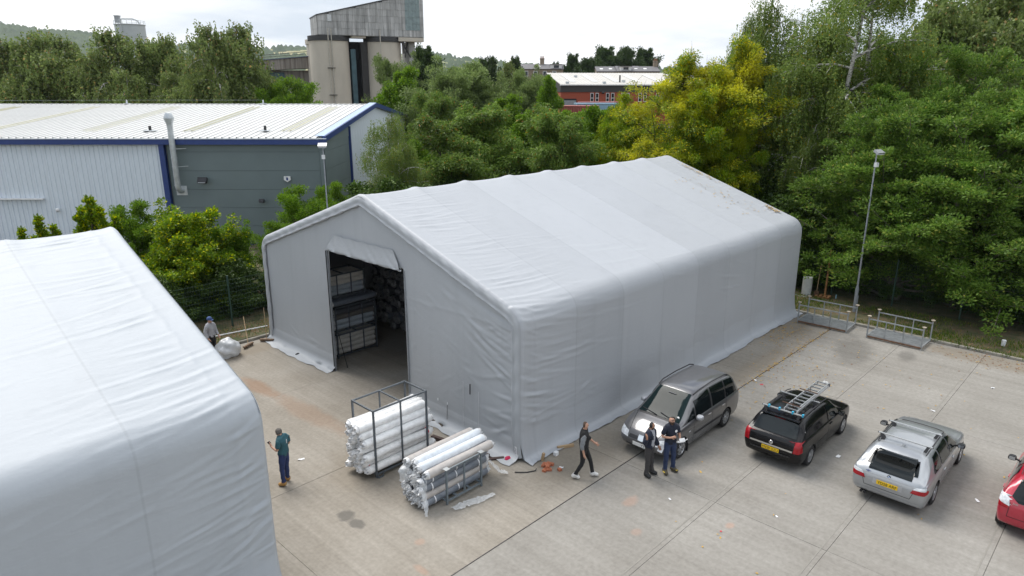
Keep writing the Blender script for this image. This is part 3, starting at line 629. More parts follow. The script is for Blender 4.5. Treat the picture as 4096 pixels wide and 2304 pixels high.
#   key        seed  H    R    base nl  leaves  L    W
T('birch_a', 1, 18.0, 4.6, .2, 46, 105000, .125, .085, LM['birch'], BARK['birch'], elev=(5, 55), droop=.9, strands=12, env='oval', clump=.75, multi=3, lean=.02)
T('birch_b', 2, 15.0, 4.4, .2, 40, 85000, .125, .085, LM['birch'], BARK['birch'], elev=(5, 55), droop=.9, strands=12, env='oval', clump=.75, multi=2, lean=.03)
T('birchfar_a', 3, 17.0, 4.4, .15, 40, 42000, .28, .19, LM['birchfar'], BARK['birch'], elev=(10, 60), droop=1.3, strands=10, env='oval', clump=.9, multi=2, lean=.03)
T('birchfar_b', 4, 15.5, 5.2, .1, 40, 44000, .28, .19, LM['birchfar'], BARK['birch'], elev=(5, 55), droop=1.1, strands=10, env='dome', clump=.95, multi=3, lean=.03)
T('willow_a', 5, 12.0, 4.8, .08, 110, 140000, .15, .068, LM['willow'], BARK['grey'], elev=(0, 65), tipup=.3, env='dome', clump=.46, multi=4, up=.7, flat=.55)
T('willow_b', 6, 9.0, 4.0, .05, 86, 95000, .15, .068, LM['willow'], BARK['grey'], elev=(0, 60), tipup=.3, env='dome', clump=.42, multi=4, up=.7, flat=.55)
T('cherry_a', 7, 9.6, 4.3, .14, 42, 62000, .21, .075, LM['cherry'], BARK['brown'], elev=(10, 55), droop=.55, env='dome', clump=.5, up=.8)
T('cherry_b', 8, 8.4, 3.6, .10, 36, 50000, .21, .075, LM['cherry'], BARK['brown'], elev=(5, 50), droop=.5, env='oval', clump=.6, up=.8, multi=2)
T('ash_a', 9, 14.5, 4.8, .2, 44, 70000, .20, .080, LM['ash'], BARK['brown'], elev=(30, 70), droop=.25, env='oval', clump=.58, multi=2, bare=60)
T('ash_b', 10, 12.0, 4.4, .08, 44, 75000, .20, .080, LM['ashgreen'], BARK['brown'], elev=(20, 60), droop=.35, env='dome', clump=.55, multi=2)
T('hazel', 11, 5.9, 3.3, .05, 48, 42000, .16, .13, LM['hazel'], BARK['brown'], elev=(5, 70), droop=.2, tipup=.3, env='dome', clump=.45, multi=4, up=1.0)
T('oak', 12, 13.0, 6.0, .12, 44, 30000, .46, .30, LM['oak'], BARK['brown'], elev=(5, 60), env='dome', clump=1.0)
T('bush_a', 13, 4.6, 2.4, .03, 34, 34000, .11, .065, LM['bright'], BARK['brown'], elev=(5, 70), tipup=.3, env='dome', clump=.34, multi=3, up=.8)
T('shrub', 14, 3.2, 2.0, .02, 30, 22000, .13, .09, LM['ivy'], BARK['brown'], elev=(0, 60), env='dome', clump=.42, multi=3, up=.7)
T('sallow', 15, 10.5, 5.2, .06, 44, 56000, .26, .10, LM['sallow'], BARK['grey'], elev=(10, 60), tipup=.2, env='dome', clump=.75, multi=3, up=.8)
T('maple', 16, 9.0, 4.0, .08, 40, 46000, .22, .17, LM['bright'], BARK['brown'], elev=(10, 60), env='dome', clump=.65, multi=2, up=.8)
T('sapling', 17, 4.4, .75, .12, 44, 7000, .12, .085, LM['hazel'], BARK['brown'], elev=(50, 80), tipup=.6, env='birch', clump=.15, up=.8, multi=5)
def tree(key, name, label, x, y, H=None, rz=None, group=None, wide=1.0, z=None, lm=None):
    tm, cm = TM[key]; base = max(v.co.z for v in tm.vertices); k = (H / base) if H else 1.0
    zz = float(gz(x, y)) if z is None else z
    r = thing(name, label, 'tree' if not name.endswith('shrub') else 'shrub', (x, y, zz), rnd.uniform(0, 6.28) if rz is None else rz, group)
    r.scale = (k * wide, k * wide, k)
    t = link('trunk', tm, r); c = link('crown', cm, r)
    if lm: c.material_slots[0].link = 'OBJECT'; c.material_slots[0].material = lm
    return r
def tat(D, px, py):                                                   # metres: depth from the drone's position, sideways, height
    """point at depth D seen at photo column/row fractions of 2576x1449 (used only to lay the wood out)"""
    s = 4096 / 2576; f = 2768.975; p = R(-16.213); yaw = R(43.797)
    u = (px * s - 2048) / f; v = (py * s - 1152) / f
    fwd = math.cos(p) + v * math.sin(p); upz = math.sin(p) - v * math.cos(p); k = D / fwd
    x, y = xy(D, u * k); return x, y, 10.862 + upz * k
def wood(key, name, label, D, px, py, group=None, wide=1.0, lm=None, rz=None, z=None):
    x, y, zt = tat(D, px, py); z0 = float(gz(x, y)) if z is None else z
    return tree(key, name, label, x, y, zt - z0, rz, group, wide, z=z, lm=lm)
GB = 'birches behind the warehouse'
for key, D, px, py, wide, lab in [
    ('birchfar_b', 92, -55, 128, 1.0, 'grey-green birch cut by the left edge above the warehouse roof'),
    ('birchfar_a', 93, 30, 104, 1.0, 'slim pointed birch near the left edge, first full one above the warehouse roof'),
    ('birchfar_b', 90, 128, 86, 1.05, 'broad tall birch under the wooded hill, second from the left edge'),
    ('birchfar_a', 97, 190, 100, 1.0, 'birch between the broad tall one and the pale far silo'),
    ('birchfar_b', 88, 240, 126, .9, 'lower birch just left of the pale far silo'),
    ('birchfar_a', 90, 320, 84, 1.1, 'dark birch standing in front of the pale far silo'),
    ('birchfar_b', 93, 372, 104, .85, 'birch just right of the pale far silo'),
    ('birchfar_a', 92, 425, 95, .95, 'thin brownish birch above the flue pipe'),
    ('birchfar_b', 88, 472, 96, .8, 'birch with dark pointed top right of the brownish one'),
    ('birchfar_a', 84, 540, 74, .8, 'left one of the twin tall birches near the concrete silos'),
    ('birchfar_a', 86, 596, 66, 1.0, 'tallest weeping birch left of the concrete silos'),
    ('birchfar_b', 86, 655, 168, .7, 'short birch between the weeping birch and the concrete silos'),
    ('birchfar_b', 86, 60, 165, 1.0, 'low birch filling the gap near the left edge behind the roof'),
    ('birchfar_b', 84, 285, 180, 1.0, 'low yellowish birch below the pale far silo'),
    ('birchfar_b', 84, 400, 185, .9, 'low birch behind the roof right above the flue pipe'),
    ('birchfar_b', 83, 500, 178, .9, 'low birch under the twin tall birches')]:
    wood(key, 'birch_tree', lab, D, px, py, GB, wide)
wood('bush_a', 'roadside_shrub', 'small leafy shrub in front of the long clad hall by the silos', 84, 730, 205, wide=.8)
wood('bush_a', 'roadside_shrub', 'low shrub peeping over the warehouse ridge next to the silos', 83, 690, 218, wide=.8)
for key, nm, D, px, py, wide, lab in [
    ('sallow', 'sallow_tree', 96, 1000, 138, .62, 'thin pale sallow covering the foot of the concrete silos'),
    ('maple', 'maple_tree', 88, 1025, 176, .85, 'fresh green maple below the concrete silos'),
    ('oak', 'oak_tree', 112, 1062, 124, .55, 'dark pointed tree right behind the silo tower'),
    ('sallow', 'sallow_tree', 84, 1140, 152, 1.0, 'big round pale sallow right of the maple'),
    ('sallow', 'sallow_tree', 86, 1215, 190, .8, 'lower pale sallow beside the big round one'),
    ('oak', 'oak_tree', 150, 1236, 148, .45, 'small dark tree on the skyline left of the houses'),
    ('oak', 'oak_tree', 140, 1297, 148, .45, 'small dark round tree on the skyline next to the houses'),
    ('birchfar_a', 'birch_tree', 100, 1276, 162, .7, 'slim weeping birch left of the brick building'),
    ('sallow', 'sallow_tree', 92, 1330, 172, .72, 'round sallow just left of the brick building'),
    ('maple', 'maple_tree', 80, 1368, 198, .5, 'small light green maple in front of the brick gable'),
    ('maple', 'maple_tree', 76, 1290, 245, .9, 'maple in the hollow left of the brick building'),
    ('cherry_a', 'cherry_tree', 60, 1100, 232, .8, 'upright cherry tree right of the warehouse gable'),
    ('cherry_a', 'cherry_tree', 52, 1215, 264, 1.05, 'broad cherry tree behind the middle of the tent ridge'),
    ('cherry_b', 'cherry_tree', 50, 1330, 275, 1.05, 'cherry tree below the red container'),
    ('cherry_b', 'cherry_tree', 50, 1125, 300, 1.1, 'dark leafy cherry tree next to the warehouse gable'),
    ('cherry_a', 'cherry_tree', 49, 1420, 283, .9, 'cherry tree behind the far end of the tent ridge'),
    ('maple', 'maple_tree', 56, 1490, 275, .8, 'bushy maple under the blue container'),
    ('ash_b', 'ash_tree', 52, 1540, 240, .62, 'small green ash left of the yellow ash'),
    ('ash_a', 'ash_tree', 45, 1690, 100, 1.05, 'yellow turning ash with bare twigs at its top'),
    ('ash_a', 'ash_tree', 45.5, 1815, 62, 1.0, 'taller turning ash beside the birch'),
    ('ash_b', 'ash_tree', 43.5, 1740, 235, .8, 'green ash with yellow tips behind the tent end'),
    ('ash_b', 'ash_tree', 42.5, 1840, 310, .65, 'lower yellow-green ash behind the tent back corner'),
    ('ash_b', 'ash_tree', 50, 1610, 250, .7, 'green ash under the yellow ash, behind the ridge end'),
    ('birch_b', 'birch_tree', 49, 1990, 8, .8, 'birch with a loose drooping top left of the tall birch'),
    ('birch_b', 'birch_tree', 47.5, 1925, 45, .62, 'narrow birch between the turning ash and the tall birches'),
    ('birch_a', 'birch_tree', 43, 2110, -70, 1.05, 'tall birch with forked white trunk behind the floodlight post'),
    ('birch_a', 'birch_tree', 45, 2200, -45, 1.0, 'tall birch reaching over the top edge'),
    ('birch_b', 'birch_tree', 43, 2050, 130, .8, 'lower birch with yellowing twigs behind the tent back corner'),
    ('willow_a', 'willow_tree', 40, 2330, 112, 1.05, 'green goat willow right behind the floodlight post'),
    ('willow_a', 'willow_tree', 38, 2480, 118, 1.0, 'big goat willow near the right edge'),
    ('willow_b', 'willow_tree', 35, 2330, 262, 1.15, 'lower goat willow leaning over the fence behind the rack'),
    ('willow_b', 'willow_tree', 33.5, 2500, 270, 1.2, 'lower goat willow at the right edge over the fence'),
    ('willow_b', 'willow_tree', 37, 2190, 300, .95, 'goat willow with its branches round the floodlight post'),
    ('willow_b', 'willow_tree', 37, 2640, 240, 1.2, 'goat willow cut by the right edge'),
    ('birch_b', 'birch_tree', 40, 2045, 345, .55, 'small leafy birch behind the tent back corner'),
    ('birchfar_b', 'birch_tree', 62, 2390, 30, .85, 'pale brownish birch on the skyline near the right edge'),
    ('birchfar_b', 'birch_tree', 58, 2500, -35, 1.0, 'big pale birch in the top right corner'),
    ('birchfar_a', 'birch_tree', 60, 2600, -10, 1.0, 'pale birch cut by the top right corner'),
    ('birchfar_b', 'birch_tree', 52, 2420, -10, .9, 'pale birch filling the skyline right of the tall birch'),
    ('birchfar_b', 'birch_tree', 50, 2560, -60, 1.0, 'tallest pale birch at the top right corner'),
    ('birchfar_b', 'birch_tree', 60, 2310, 55, .9, 'low pale birch between the tall birch and the corner birches'),
    ('birch_b', 'birch_tree', 44, 960, 292, .82, 'loose birch with pale leaves covering the warehouse gable'),
    ('birch_b', 'birch_tree', 43, 1015, 355, .8, 'small birch between the warehouse gable and the tent roof')]:
    wood(key, nm, lab, D, px, py, None, wide)
for y, lab in ((-17.0, 'goat willow past the red hatchback, beyond the right edge'), (-23.0, 'second goat willow beyond the right edge'), (-29.0, 'farthest goat willow along the right fence')):
    tree('willow_a', 'willow_tree', lab, 28.5, y, 11.5, z=0)
# the young growth by the warehouse wall
hz = wood('hazel', 'hazel_shrub', 'big yellow-green hazel between the two tents', 33, 460, 520, wide=1.02, z=0)
wood('hazel', 'hazel_shrub', 'darker hazel beside the big one, against the slate-grey wall', 35, 560, 560, wide=.8, z=0, lm=LM['bright'])
wood('bush_a', 'maple_shrub', 'small-leaved shrub behind the ridge end of the pale tent', 34.5, 320, 520, wide=.85, z=0)
wood('bush_a', 'maple_shrub', 'green shrub at the foot of the warehouse floodlight post', 38, 765, 480, wide=.85, z=0)
wood('bush_a', 'maple_shrub', 'green shrub hugging the left gable side of the grey tent', 36, 690, 560, wide=.85, z=0)
wood('bush_a', 'maple_shrub', 'shrub behind the left roof slope of the grey tent', 40, 820, 470, wide=.75, z=0)
for px, py, lab in [(115, 545, 'yellow-leaved sapling above the pale tent roof'), (205, 498, 'tall thin sapling in front of the white cladding'), (265, 520, 'thin sapling next to the small-leaved shrub'), (70, 575, 'small sapling showing above the pale tent roof near the left edge')]:
    wood('sapling', 'hazel_sapling', lab, 33.5, px, py, 'saplings along the warehouse', 1.0, z=0)
# dark undergrowth along the two fences
k = 0
for i in range(15):
    x, y = 25.6 + rnd.uniform(-.3, 1.6), 13.0 - i * 2.05
    tree('shrub', 'ivy_shrub', 'dark ivy-covered shrub behind the right fence, %s from the far corner' % ORD[i], x, y, rnd.uniform(2.6, 4.6), group='undergrowth behind the right fence', wide=rnd.uniform(.9, 1.2), z=0)
for i in range(12):
    x, y = 27.6 + rnd.uniform(-.3, 2), 14.0 - i * 2.6
    tree('shrub', 'ivy_shrub', 'tall dark shrub in the second row behind the right fence, %s from the far corner' % ORD[i], x, y, rnd.uniform(5.0, 7.0), group='second row behind the right fence', wide=rnd.uniform(.9, 1.1), z=0)
for i in range(12):
    x, y = -9.0 + i * 1.9, 18.9 + rnd.uniform(0, 1.5)
    tree('shrub', 'ivy_shrub', 'dark shrub behind the fence between the tents, %s from the left' % ORD[i], x, y, rnd.uniform(1.8, 3.0), group='undergrowth behind the left fence', wide=rnd.uniform(.9, 1.2), z=0)
for i in range(12):
    x, y = 8.0 + i * 1.6, 20.5 + rnd.uniform(-1, 4)
    tree('shrub', 'ivy_shrub', 'dark shrub in the thicket behind the grey tent, %s from the warehouse side' % ORD[i], x, y, rnd.uniform(3.0, 5.5), group='thicket behind the tent', wide=rnd.uniform(1.0, 1.3), z=0)
for i, (D, px, py) in enumerate(sorted([(60, 1400, 300), (62, 1450, 290), (66, 1350, 285), (58, 1540, 300), (64, 1500, 285), (70, 1420, 285), (72, 1480, 280), (55, 1640, 330), (70, 1560, 285), (50, 1060, 360), (54, 1180, 330)], key=lambda q: q[1])):
    wood('maple', 'maple_tree', 'green scrub tree in the belt above the tent ridge, %s from the left' % ORD[i], D, px, py, 'scrub belt behind the tent', .9)
# ------------------------------------------------------------------ warehouse
FR = R(-46.203)
HAZE = 0.00006
def frame(name, label, cat, lt, dp, z=0.0, rot=0.0, group=None):
    x, y = xy(dp, lt); return thing(name, label, cat, (x, y, z), FR + R(rot), group)
wh = thing('warehouse', 'long clad warehouse with white ribbed roof and blue fascia', 'warehouse', (12.3, 30.0, 0), FR)
EZ, RZ, HALF, LEN = 7.42, 9.16, 19.0, 48.0
m_core = mat('warehouse_core', (.10, .11, .12), .8)
m_white = mat('white_cladding', (.68, .74, .80), .5, var=.05, scale=.8, rvar=.05)
m_slate = mat('slate_grey_panel', (.145, .185, .19), .55, var=.05, scale=.6)
m_roof = mat('white_roof_sheet', (.60, .60, .585), .55, var=.05, scale=.5)
m_light = mat('yellowed_rooflight', (.47, .455, .33), .45, var=.12, scale=1.2)
m_blue = mat('blue_trim', (.022, .050, .19), .4, var=.08)
m_zinc = mat('zinc_duct', (.55, .58, .60), .4, .45, var=.15, scale=3)
m_glassw = mat('lamp_glass', (.62, .64, .66), .15, var=0)
m_blackp = mat('black_plastic', (.025, .025, .027), .45, var=.1)
mb = MB(); mb.extr([(0, .12, 0), (0, .12, EZ - .1), (0, HALF, RZ - .15), (0, 2 * HALF - .12, EZ - .1), (0, 2 * HALF - .12, 0)], (-LEN, 0, 0)); wcore = mb
for i, p in enumerate(mb.v): mb.v[i] = (p[0] - .12, p[1], p[2])
mb.build('wall', m_core, wh)
def rib_sheet(w, L, nr, h, rw, m, name):
    """ribbed sheet: width along x, length along +y, ribs standing up in z"""
    prof = [(0, 0)]
    for k in range(nr):
        c = (k + .5) * w / nr; prof += [(c - rw, 0), (c - rw * .55, h), (c + rw * .55, h), (c + rw, 0)]
    prof.append((w - .004, 0)); P = [[(x, 0, z) for x, z in prof], [(x, L, z) for x, z in prof]]
    return MB().grid([[P[i][j] for j in range(len(prof))] for i in (1, 0)]).mesh(name, m)
wsheet = rib_sheet(1.0, EZ - .35, 3, -.045, .05, m_white, 'wall_sheet')
for k in range(37): link('wall_sheet', wsheet, wh, (-12.3 - k, .02, .05), (math.pi / 2, 0, 0))
zs = [.05, .12, 1.39, 2.68, 3.97, 5.26, 6.55, 7.1]
def panel(w, h, m, d=.06): return MB().box((w / 2, 0, h / 2), (w - .012, d, h - .016)).mesh('wall_panel', m)
for a, b in zip(zs[1:-1], zs[2:]): link('wall_panel', panel(10.45, b - a, m_slate), wh, (-10.78, .06, a))
MB().box((-.165, .05, 3.55), (.29, .1, 7.0)).build('corner_trim', m_slate, wh)
MB().box((-5.4, .04, .06), (10.8, .1, .1)).build('base_trim', m_blue, wh)
mb = MB(); mb.box((-11.06, -.06, 3.5), (.36, .30, 7.1)); mb.build('corner_post', m_blue, wh)
roofs = rib_sheet(1.0, math.hypot(HALF + .25, RZ - EZ + .02), 2, .075, .06, m_roof, 'roof_sheet'); pit = math.atan2(RZ - EZ, HALF)
for k in range(48):
    link('roof_sheet', roofs, wh, (-1.05 - k, -.25, EZ + .08), (pit, 0, 0))
    link('roof_sheet', roofs, wh, (-.05 - k, 2 * HALF + .25, EZ + .08), (pit, 0, math.pi))
rl = rib_sheet(1.0, 14.2, 2, .078, .065, m_light, 'rooflight')
for x in (-3.2, -10.3, -17.6, -24.8, -32, -39): link('rooflight', rl, wh, (x - .5, 2.6, EZ + .08 + math.tan(pit) * 2.85 + .012), (pit, 0, 0))
mb = MB(); mb.box((-LEN / 2, HALF, RZ + .13), (LEN, .45, .05)); mb.build('ridge_cap', m_roof, wh)
MB().box((-LEN / 2 + .12, -.2, EZ - .17), (LEN + .3, .28, .36)).build('fascia', m_blue, wh)
MB().box((-LEN / 2 + .12, -.22, EZ + .04), (LEN + .3, .34, .05)).build('gutter_edge', mat('gutter_white', (.7, .74, .78), .5), wh)
for s in (0, 1):
    y0, y1 = (-.2, HALF) if s == 0 else (2 * HALF + .2, HALF)
    MB().bar((.14, y0, EZ + .03), (.14, y1, RZ + .06), .22, .36).build('verge_trim', m_blue, wh)
    MB().bar((-.15, y0, EZ + .22), (-.15, y1, RZ + .25), .62, .03).build('verge_flashing', mat('pale_blue_flashing', (.36, .46, .62), .4, var=.05), wh)
gp = 0
for a, b in zip(zs[1:-1], zs[2:]): link('wall_panel', panel(7.4, b - a, m_slate), wh, (-.04, .3, a), (0, 0, math.pi / 2))
MB().extr([(-.06, .3, 7.1), (-.06, 7.7, 7.1), (-.06, 7.7, EZ + 7.7 * .0916 - .05), (-.06, .3, EZ - .02)], (.08, 0, 0)).build('wall_panel', m_slate, wh)
MB().box((.02, 7.88, 3.9), (.22, .3, 7.9)).build('corner_post', m_blue, wh)
for k in range(30):
    y = 8.05 + k; top = EZ + (min(y + .5, 2 * HALF - y - .5)) * .0916 - .12
    link('wall_sheet', rib_sheet(1.0, top, 5, -.03, .04, m_white, 'wall_sheet'), wh, (-.03, y, 0), (math.pi / 2, 0, math.pi / 2))
fl = MB(); fl.tube([(-10.1, -.02, 3.9), (-10.1, -.25, 3.92), (-10.1, -.45, 4.05), (-10.1, -.52, 4.3), (-10.1, -.52, 8.35)], .19, 12)
flue = fl.build('flue', m_zinc, wh, 50)
cw = MB(); cw.lathe([(.20, 8.3), (.21, 8.45), (.33, 8.8), (.33, 8.86), (.21, 9.15), (.20, 9.17), (.0, 9.17)], 12, (-10.1, -.52, 0)); cw.build('cowl', m_zinc, flue, 30)
for z in (4.35, 5.6, 6.2, 6.8, 7.7): MB().lathe([(.195, z - .03), (.205, z - .03), (.205, z + .03), (.195, z + .03)], 14, (-10.1, -.52, 0)).build('flue_band', m_zinc, flue, 30)
for z in (6.8, 5.6): MB().bar((-10.5, -.1, z), (-10.1, -.78, z), .035).bar((-10.1, -.78, z), (-9.4, -.1, z), .035).build('flue_bracket', m_zinc, flue)
MB().box((-10.1, 0, 3.9), (.75, .05, .65)).build('flue_plate', m_zinc, wh)
def flood(parent, x, z, w, glassy, y=-.3):
    b = MB().box((x, y, z), (w, .22, w * .62), rot=Matrix.Rotation(R(-32), 3, 'X')).build('floodlight', m_blackp, parent)
    MB().box((x, y - .105, z - .045), (w * .8, .03, w * .44), rot=Matrix.Rotation(R(-32), 3, 'X')).build('lens', glassy, b); MB().bar((x, y + .05, z), (x, .05, z), .06).build('bracket', m_blackp, b)
flood(wh, -8.46, 4.64, .62, m_glassw); flood(wh, -4.5, 3.22, .34, m_blackp)
ab = MB().extr([(-2.86, -.02, 4.9), (-2.42, -.02, 4.9), (-2.40, -.02, 4.65), (-2.64, -.02, 4.5), (-2.88, -.02, 4.65)], (0, -.1, 0)).build('alarm_box', mat('white_plastic', (.78, .78, .78), .4), wh)
MB().box((-2.64, -.125, 4.72), (.12, .012, .2)).build('alarm_strobe', m_blue, ab)
cmr = MB().lathe([(.0, 2.42), (.10, 2.44), (.13, 2.55), (.10, 2.66), (0, 2.68)], 10, (-18.96, -.12, 0)).build('camera_dome', mat('white_plastic', (.78, .78, .78), .4), wh, 180)
MB().box((-22.5, -.12, 3.32), (5.4, .22, .09)).build('canopy_rail', mat('white_plastic', (.78, .78, .78), .4), wh)
for x in (-10.36, -23.14):
    o = MB().box((x, HALF - .2, RZ + .19), (.5, .35, .05)).build('lifeline_post', m_zinc, wh); MB().lathe([(.09, RZ + .2), (.06, RZ + .5), (0, RZ + .52)], 8, (x, HALF - .2, 0)).build('cap', m_zinc, o)
MB().tube([(-48, HALF - .2, RZ + .42), (-23.14, HALF - .2, RZ + .5), (-10.4, HALF - .2, RZ + .5)], .005, 5).build('lifeline', m_zinc, wh)
for x in (-4.74, -13.0): o = MB().box((x, 2.5, EZ + .42), (.7, .7, .05)).build('roof_vent', m_zinc, wh); MB().lathe([(.1, EZ + .4), (.1, EZ + .75), (0, EZ + .78)], 10, (x, 2.5, 0)).build('cap', m_blackp, o)

# ------------------------------------------------------------------ concrete silos with the cladded top house
m_conc = mat('weathered_concrete', (.54, .49, .41), .9, var=.12, scale=.35, stretch=(1, 1, .35), detail=8)
def sheetmat(name, c1, c2, sc=.6, zs=.18):
    return mat(name, c1, .75, var=0, col2=c2, scale=sc, stretch=(3.2, 3.2, zs), detail=8, objvar=.14)
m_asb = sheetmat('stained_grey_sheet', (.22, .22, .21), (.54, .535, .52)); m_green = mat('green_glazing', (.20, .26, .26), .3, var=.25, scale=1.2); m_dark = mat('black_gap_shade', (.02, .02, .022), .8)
m_teal = mat('teal_sheet', (.055, .11, .13), .6, var=.2, scale=.7)
si = frame('silo_tower', 'tall concrete silos carrying a stained grey cladded top house', 'silo tower', -39.6, 150, 0, 24)
for cx, cy_, r, zt, nm in ((2.7, 3.6, 4.05, 21.0, 'silo_cylinder'), (14.2, 3.6, 3.9, 21.0, 'silo_cylinder'), (2.6, 9.8, 3.6, 20.6, 'silo_cylinder')):
    c = MB().lathe([(r, 0), (r, zt - .9), (r + .003, zt - .9)], 40, (cx, cy_, 0)).build(nm, m_conc, si, 60)
    MB().lathe([(r + .02, zt - 1.0), (r + .22, zt - .95), (r + .22, zt), (0, zt + .02)], 40, (cx, cy_, 0)).build('cap_ring', mat('dark_cap', (.05, .05, .05), .8) if cy_ < 9 else m_conc, c, 40)
HW, HD = 22.6, 9.0
def rl_(x): return 24.75 + .243 * x
mb = MB(); mb.extr([(.1, .1, 21.05), (HW - .1, .1, 21.05), (HW - .1, .1, rl_(HW) - .15), (.1, .1, 24.6)], (0, HD - .2, 0)); mb.build('top_house', m_asb, si)
mb = MB(); mb.extr([(-.1, -.12, rl_(0)), (HW + .2, -.12, rl_(HW)), (HW + .2, -.12, rl_(HW) + .22), (-.1, -.12, rl_(0) + .22)], (0, HD + .2, 0)); mb.build('roof', mat('dark_roof_edge', (.07, .07, .07), .8), si)
mb = MB(); mb.extr([(-1.2, .6, 23.4), (.0, 0, 23.4), (.0, 0, rl_(0)), (-1.2, .6, rl_(0) - .7)], (0, HD - 1, 0))
SW = .8
for r_ in range(8):
    z0 = 21.15 + 1.32 * r_
    for c in range(28):
        x0 = .05 + c * SW + .002; x1 = min(x0 + SW, HW); zt0, zt1 = min(z0 + 1.32, rl_(x0) - .02), min(z0 + 1.32, rl_(x1) - .02)
        if zt0 < z0 + .15 or zt1 < z0 + .15: continue
        gl = 18.3 < x0 < 21.1 and 21.2 < z0
        MB().extr([(x0 + .015, .0, z0), (x1 - .015, .0, z0), (x1 - .015, .05 if zt1 > z0 + 1.2 else 0, zt1 + .04), (x0 + .015, .05 if zt1 > z0 + 1.2 else 0, zt0 + .04)], (0, .05, 0)).build('cladding_sheet', m_green if gl else m_asb, si)
for r_ in range(3):
    z0 = 21.15 + 1.2 * r_
    for c in range(8): MB().box((.0, .6 + c * 1.06, z0 + .6), (.08, 1.03, 1.17)).build('cladding_sheet', m_asb, si)
MB().box((2.5, -.04, rl_(2.5) - 1.0), (.8, .05, 1.3)).build('access_door', mat('pale_door', (.62, .64, .64), .6), si)
MB().box((19.6, 1.2, 20.6), (5.6, 2.6, .8)).build('soffit_beam', m_conc, si)
MB().box((20.3, 5.0, 10), (1.3, 6, 20.6)).build('lift_shaft', mat('pale_shaft', (.42, .42, .41), .8, var=.1, scale=.3), si)
MB().box((8.5, 6.5, 10), (4.4, 1.0, 20.4)).build('gap_shade', m_dark, si); MB().box((7.4, 2.6, 9.5), (1.0, 1.2, 18)).build('stair_duct', m_teal, si); MB().box((9.8, 2.8, 10), (1.4, 1.4, 20)).build('conveyor_leg', mat('sooty_steel', (.045, .042, .04), .8), si)  # black box in the gap stands in for deep shade between the silos
MB().box((8.4, 1.6, 20.9), (3.0, 2.4, .5)).build('cross_beam', m_conc, si)
for x in (1.9, 2.55, 12.7): MB().tube([(x, -.55, 22.3), (x, -.65, 20), (x, -.62, 6)], .11, 6).build('downpipe', mat('pale_pipe', (.45, .42, .36), .6, var=.2), si)
for z in (14.6, 9.2): MB().box((2.2, -.6, z), (1.6, .3, .14)).build('pipe_bracket', mat('sooty_steel', (.045, .042, .04), .8), si)
MB().box((17.9, .1, 19.2), (.3, .3, 3)).bar((18.2, .2, 17), (19.6, 3, 20.4), .25).bar((19.4, .2, 17), (18.2, 3, 20.4), .25).build('brace', mat('sooty_steel', (.045, .042, .04), .8), si)
hall = frame('cladded_hall', 'long low stained cladded hall with conveyor gallery left of the silos', 'hall', -56, 156, 0, 10)
m_rust = sheetmat('rusty_stained_sheet', (.13, .105, .085), (.33, .30, .265)); m_grime = mat('grimy_rail', (.10, .085, .075), .8)
mb = MB(); mb.extr([(-3, 0, 13.9), (16, 0, 15.0), (16, 0, 17.4), (-3, 0, 15.8)], (0, 5, 0)); mb.build('gallery', m_rust, hall)
for k in range(19):
    x = -3 + k; z0, z1 = 13.9 + k * .058, 15.8 + k * .084
    MB().extr([(x + .03, -.06, z0), (x + .97, -.06, z0 + .058), (x + .97, -.06, z1 + .084), (x + .03, -.06, z1)], (0, .06, 0)).build('cladding_sheet', m_rust, hall)
MB().extr([(-3, -.3, 15.85), (16, -.3, 17.45), (16, -.3, 17.6), (-3, -.3, 16.0)], (0, 6, 0)).build('gallery_roof', mat('blue_grey_roof', (.13, .16, .22), .6), hall)
MB().tube([(-3, .2, 16.9), (16, .2, 18.5)], .06, 5).tube([(-3, .2, 16.45), (16, .2, 18.05)], .05, 5).build('handrail', m_grime, hall)
MB().box((6.5, 3, 12.8), (19, 2, 3.0)).build('back_wall', m_rust, hall); MB().box((2.5, 1.8, 13.0), (8, .2, 1.7)).build('teal_panel', m_teal, hall)
MB().box((6.5, -1, 5.7), (19, 3, 11.0)).build('lower_wall', mat('hall_sheet', (.30, .285, .27), .7, var=.2, scale=.5, stretch=(4, 4, .1)), hall); MB().box((6.5, -1, 11.35), (19.2, 3.3, .25)).build('coping', m_grime, hall)
fs = frame('far_silo', 'pale steel silo with filter box and bent pipe above the left trees', 'silo', -103.6, 200, 0)
m_fs = mat('pale_silo_paint', (.45, .48, .48), .5, var=.08, scale=.3)
MB().lathe([(3.75, 0), (3.75, 26.8), (3.9, 26.8), (3.9, 27.0), (0, 27.3)], 32).build('shell', m_fs, fs, 40)
for z in (21.5, 24): MB().lathe([(3.77, z), (3.82, z), (3.82, z + .15), (3.77, z + .15)], 32).build('seam_ring', m_fs, fs, 40)
MB().box((-2.8, -.5, 28.3), (1.1, 1.1, 1.7)).box((-2.8, -.5, 29.2), (1.4, 1.3, .16)).build('filter_box', mat('grey_box', (.30, .31, .32), .6), fs)
MB().tube([(-.3, -3.8, 25), (-.3, -3.8, 28.0), (0, -3.6, 28.2), (2.2, -2.4, 28.25), (3.2, -1.8, 27.8), (3.5, -1.4, 26.8)], .16, 8).build('fill_pipe', m_fs, fs, 60)
for k in range(20): a = k / 20 * 6.283; MB().tube([(3.8 * math.cos(a), 3.8 * math.sin(a), 27), (3.8 * math.cos(a), 3.8 * math.sin(a), 27.9)], .04, 4).build('rail_post', m_fs, fs)
MB().tube([(3.8 * math.cos(k / 24 * 6.283), 3.8 * math.sin(k / 24 * 6.283), 27.9) for k in range(25)], .04, 4).build('top_rail', m_fs, fs)

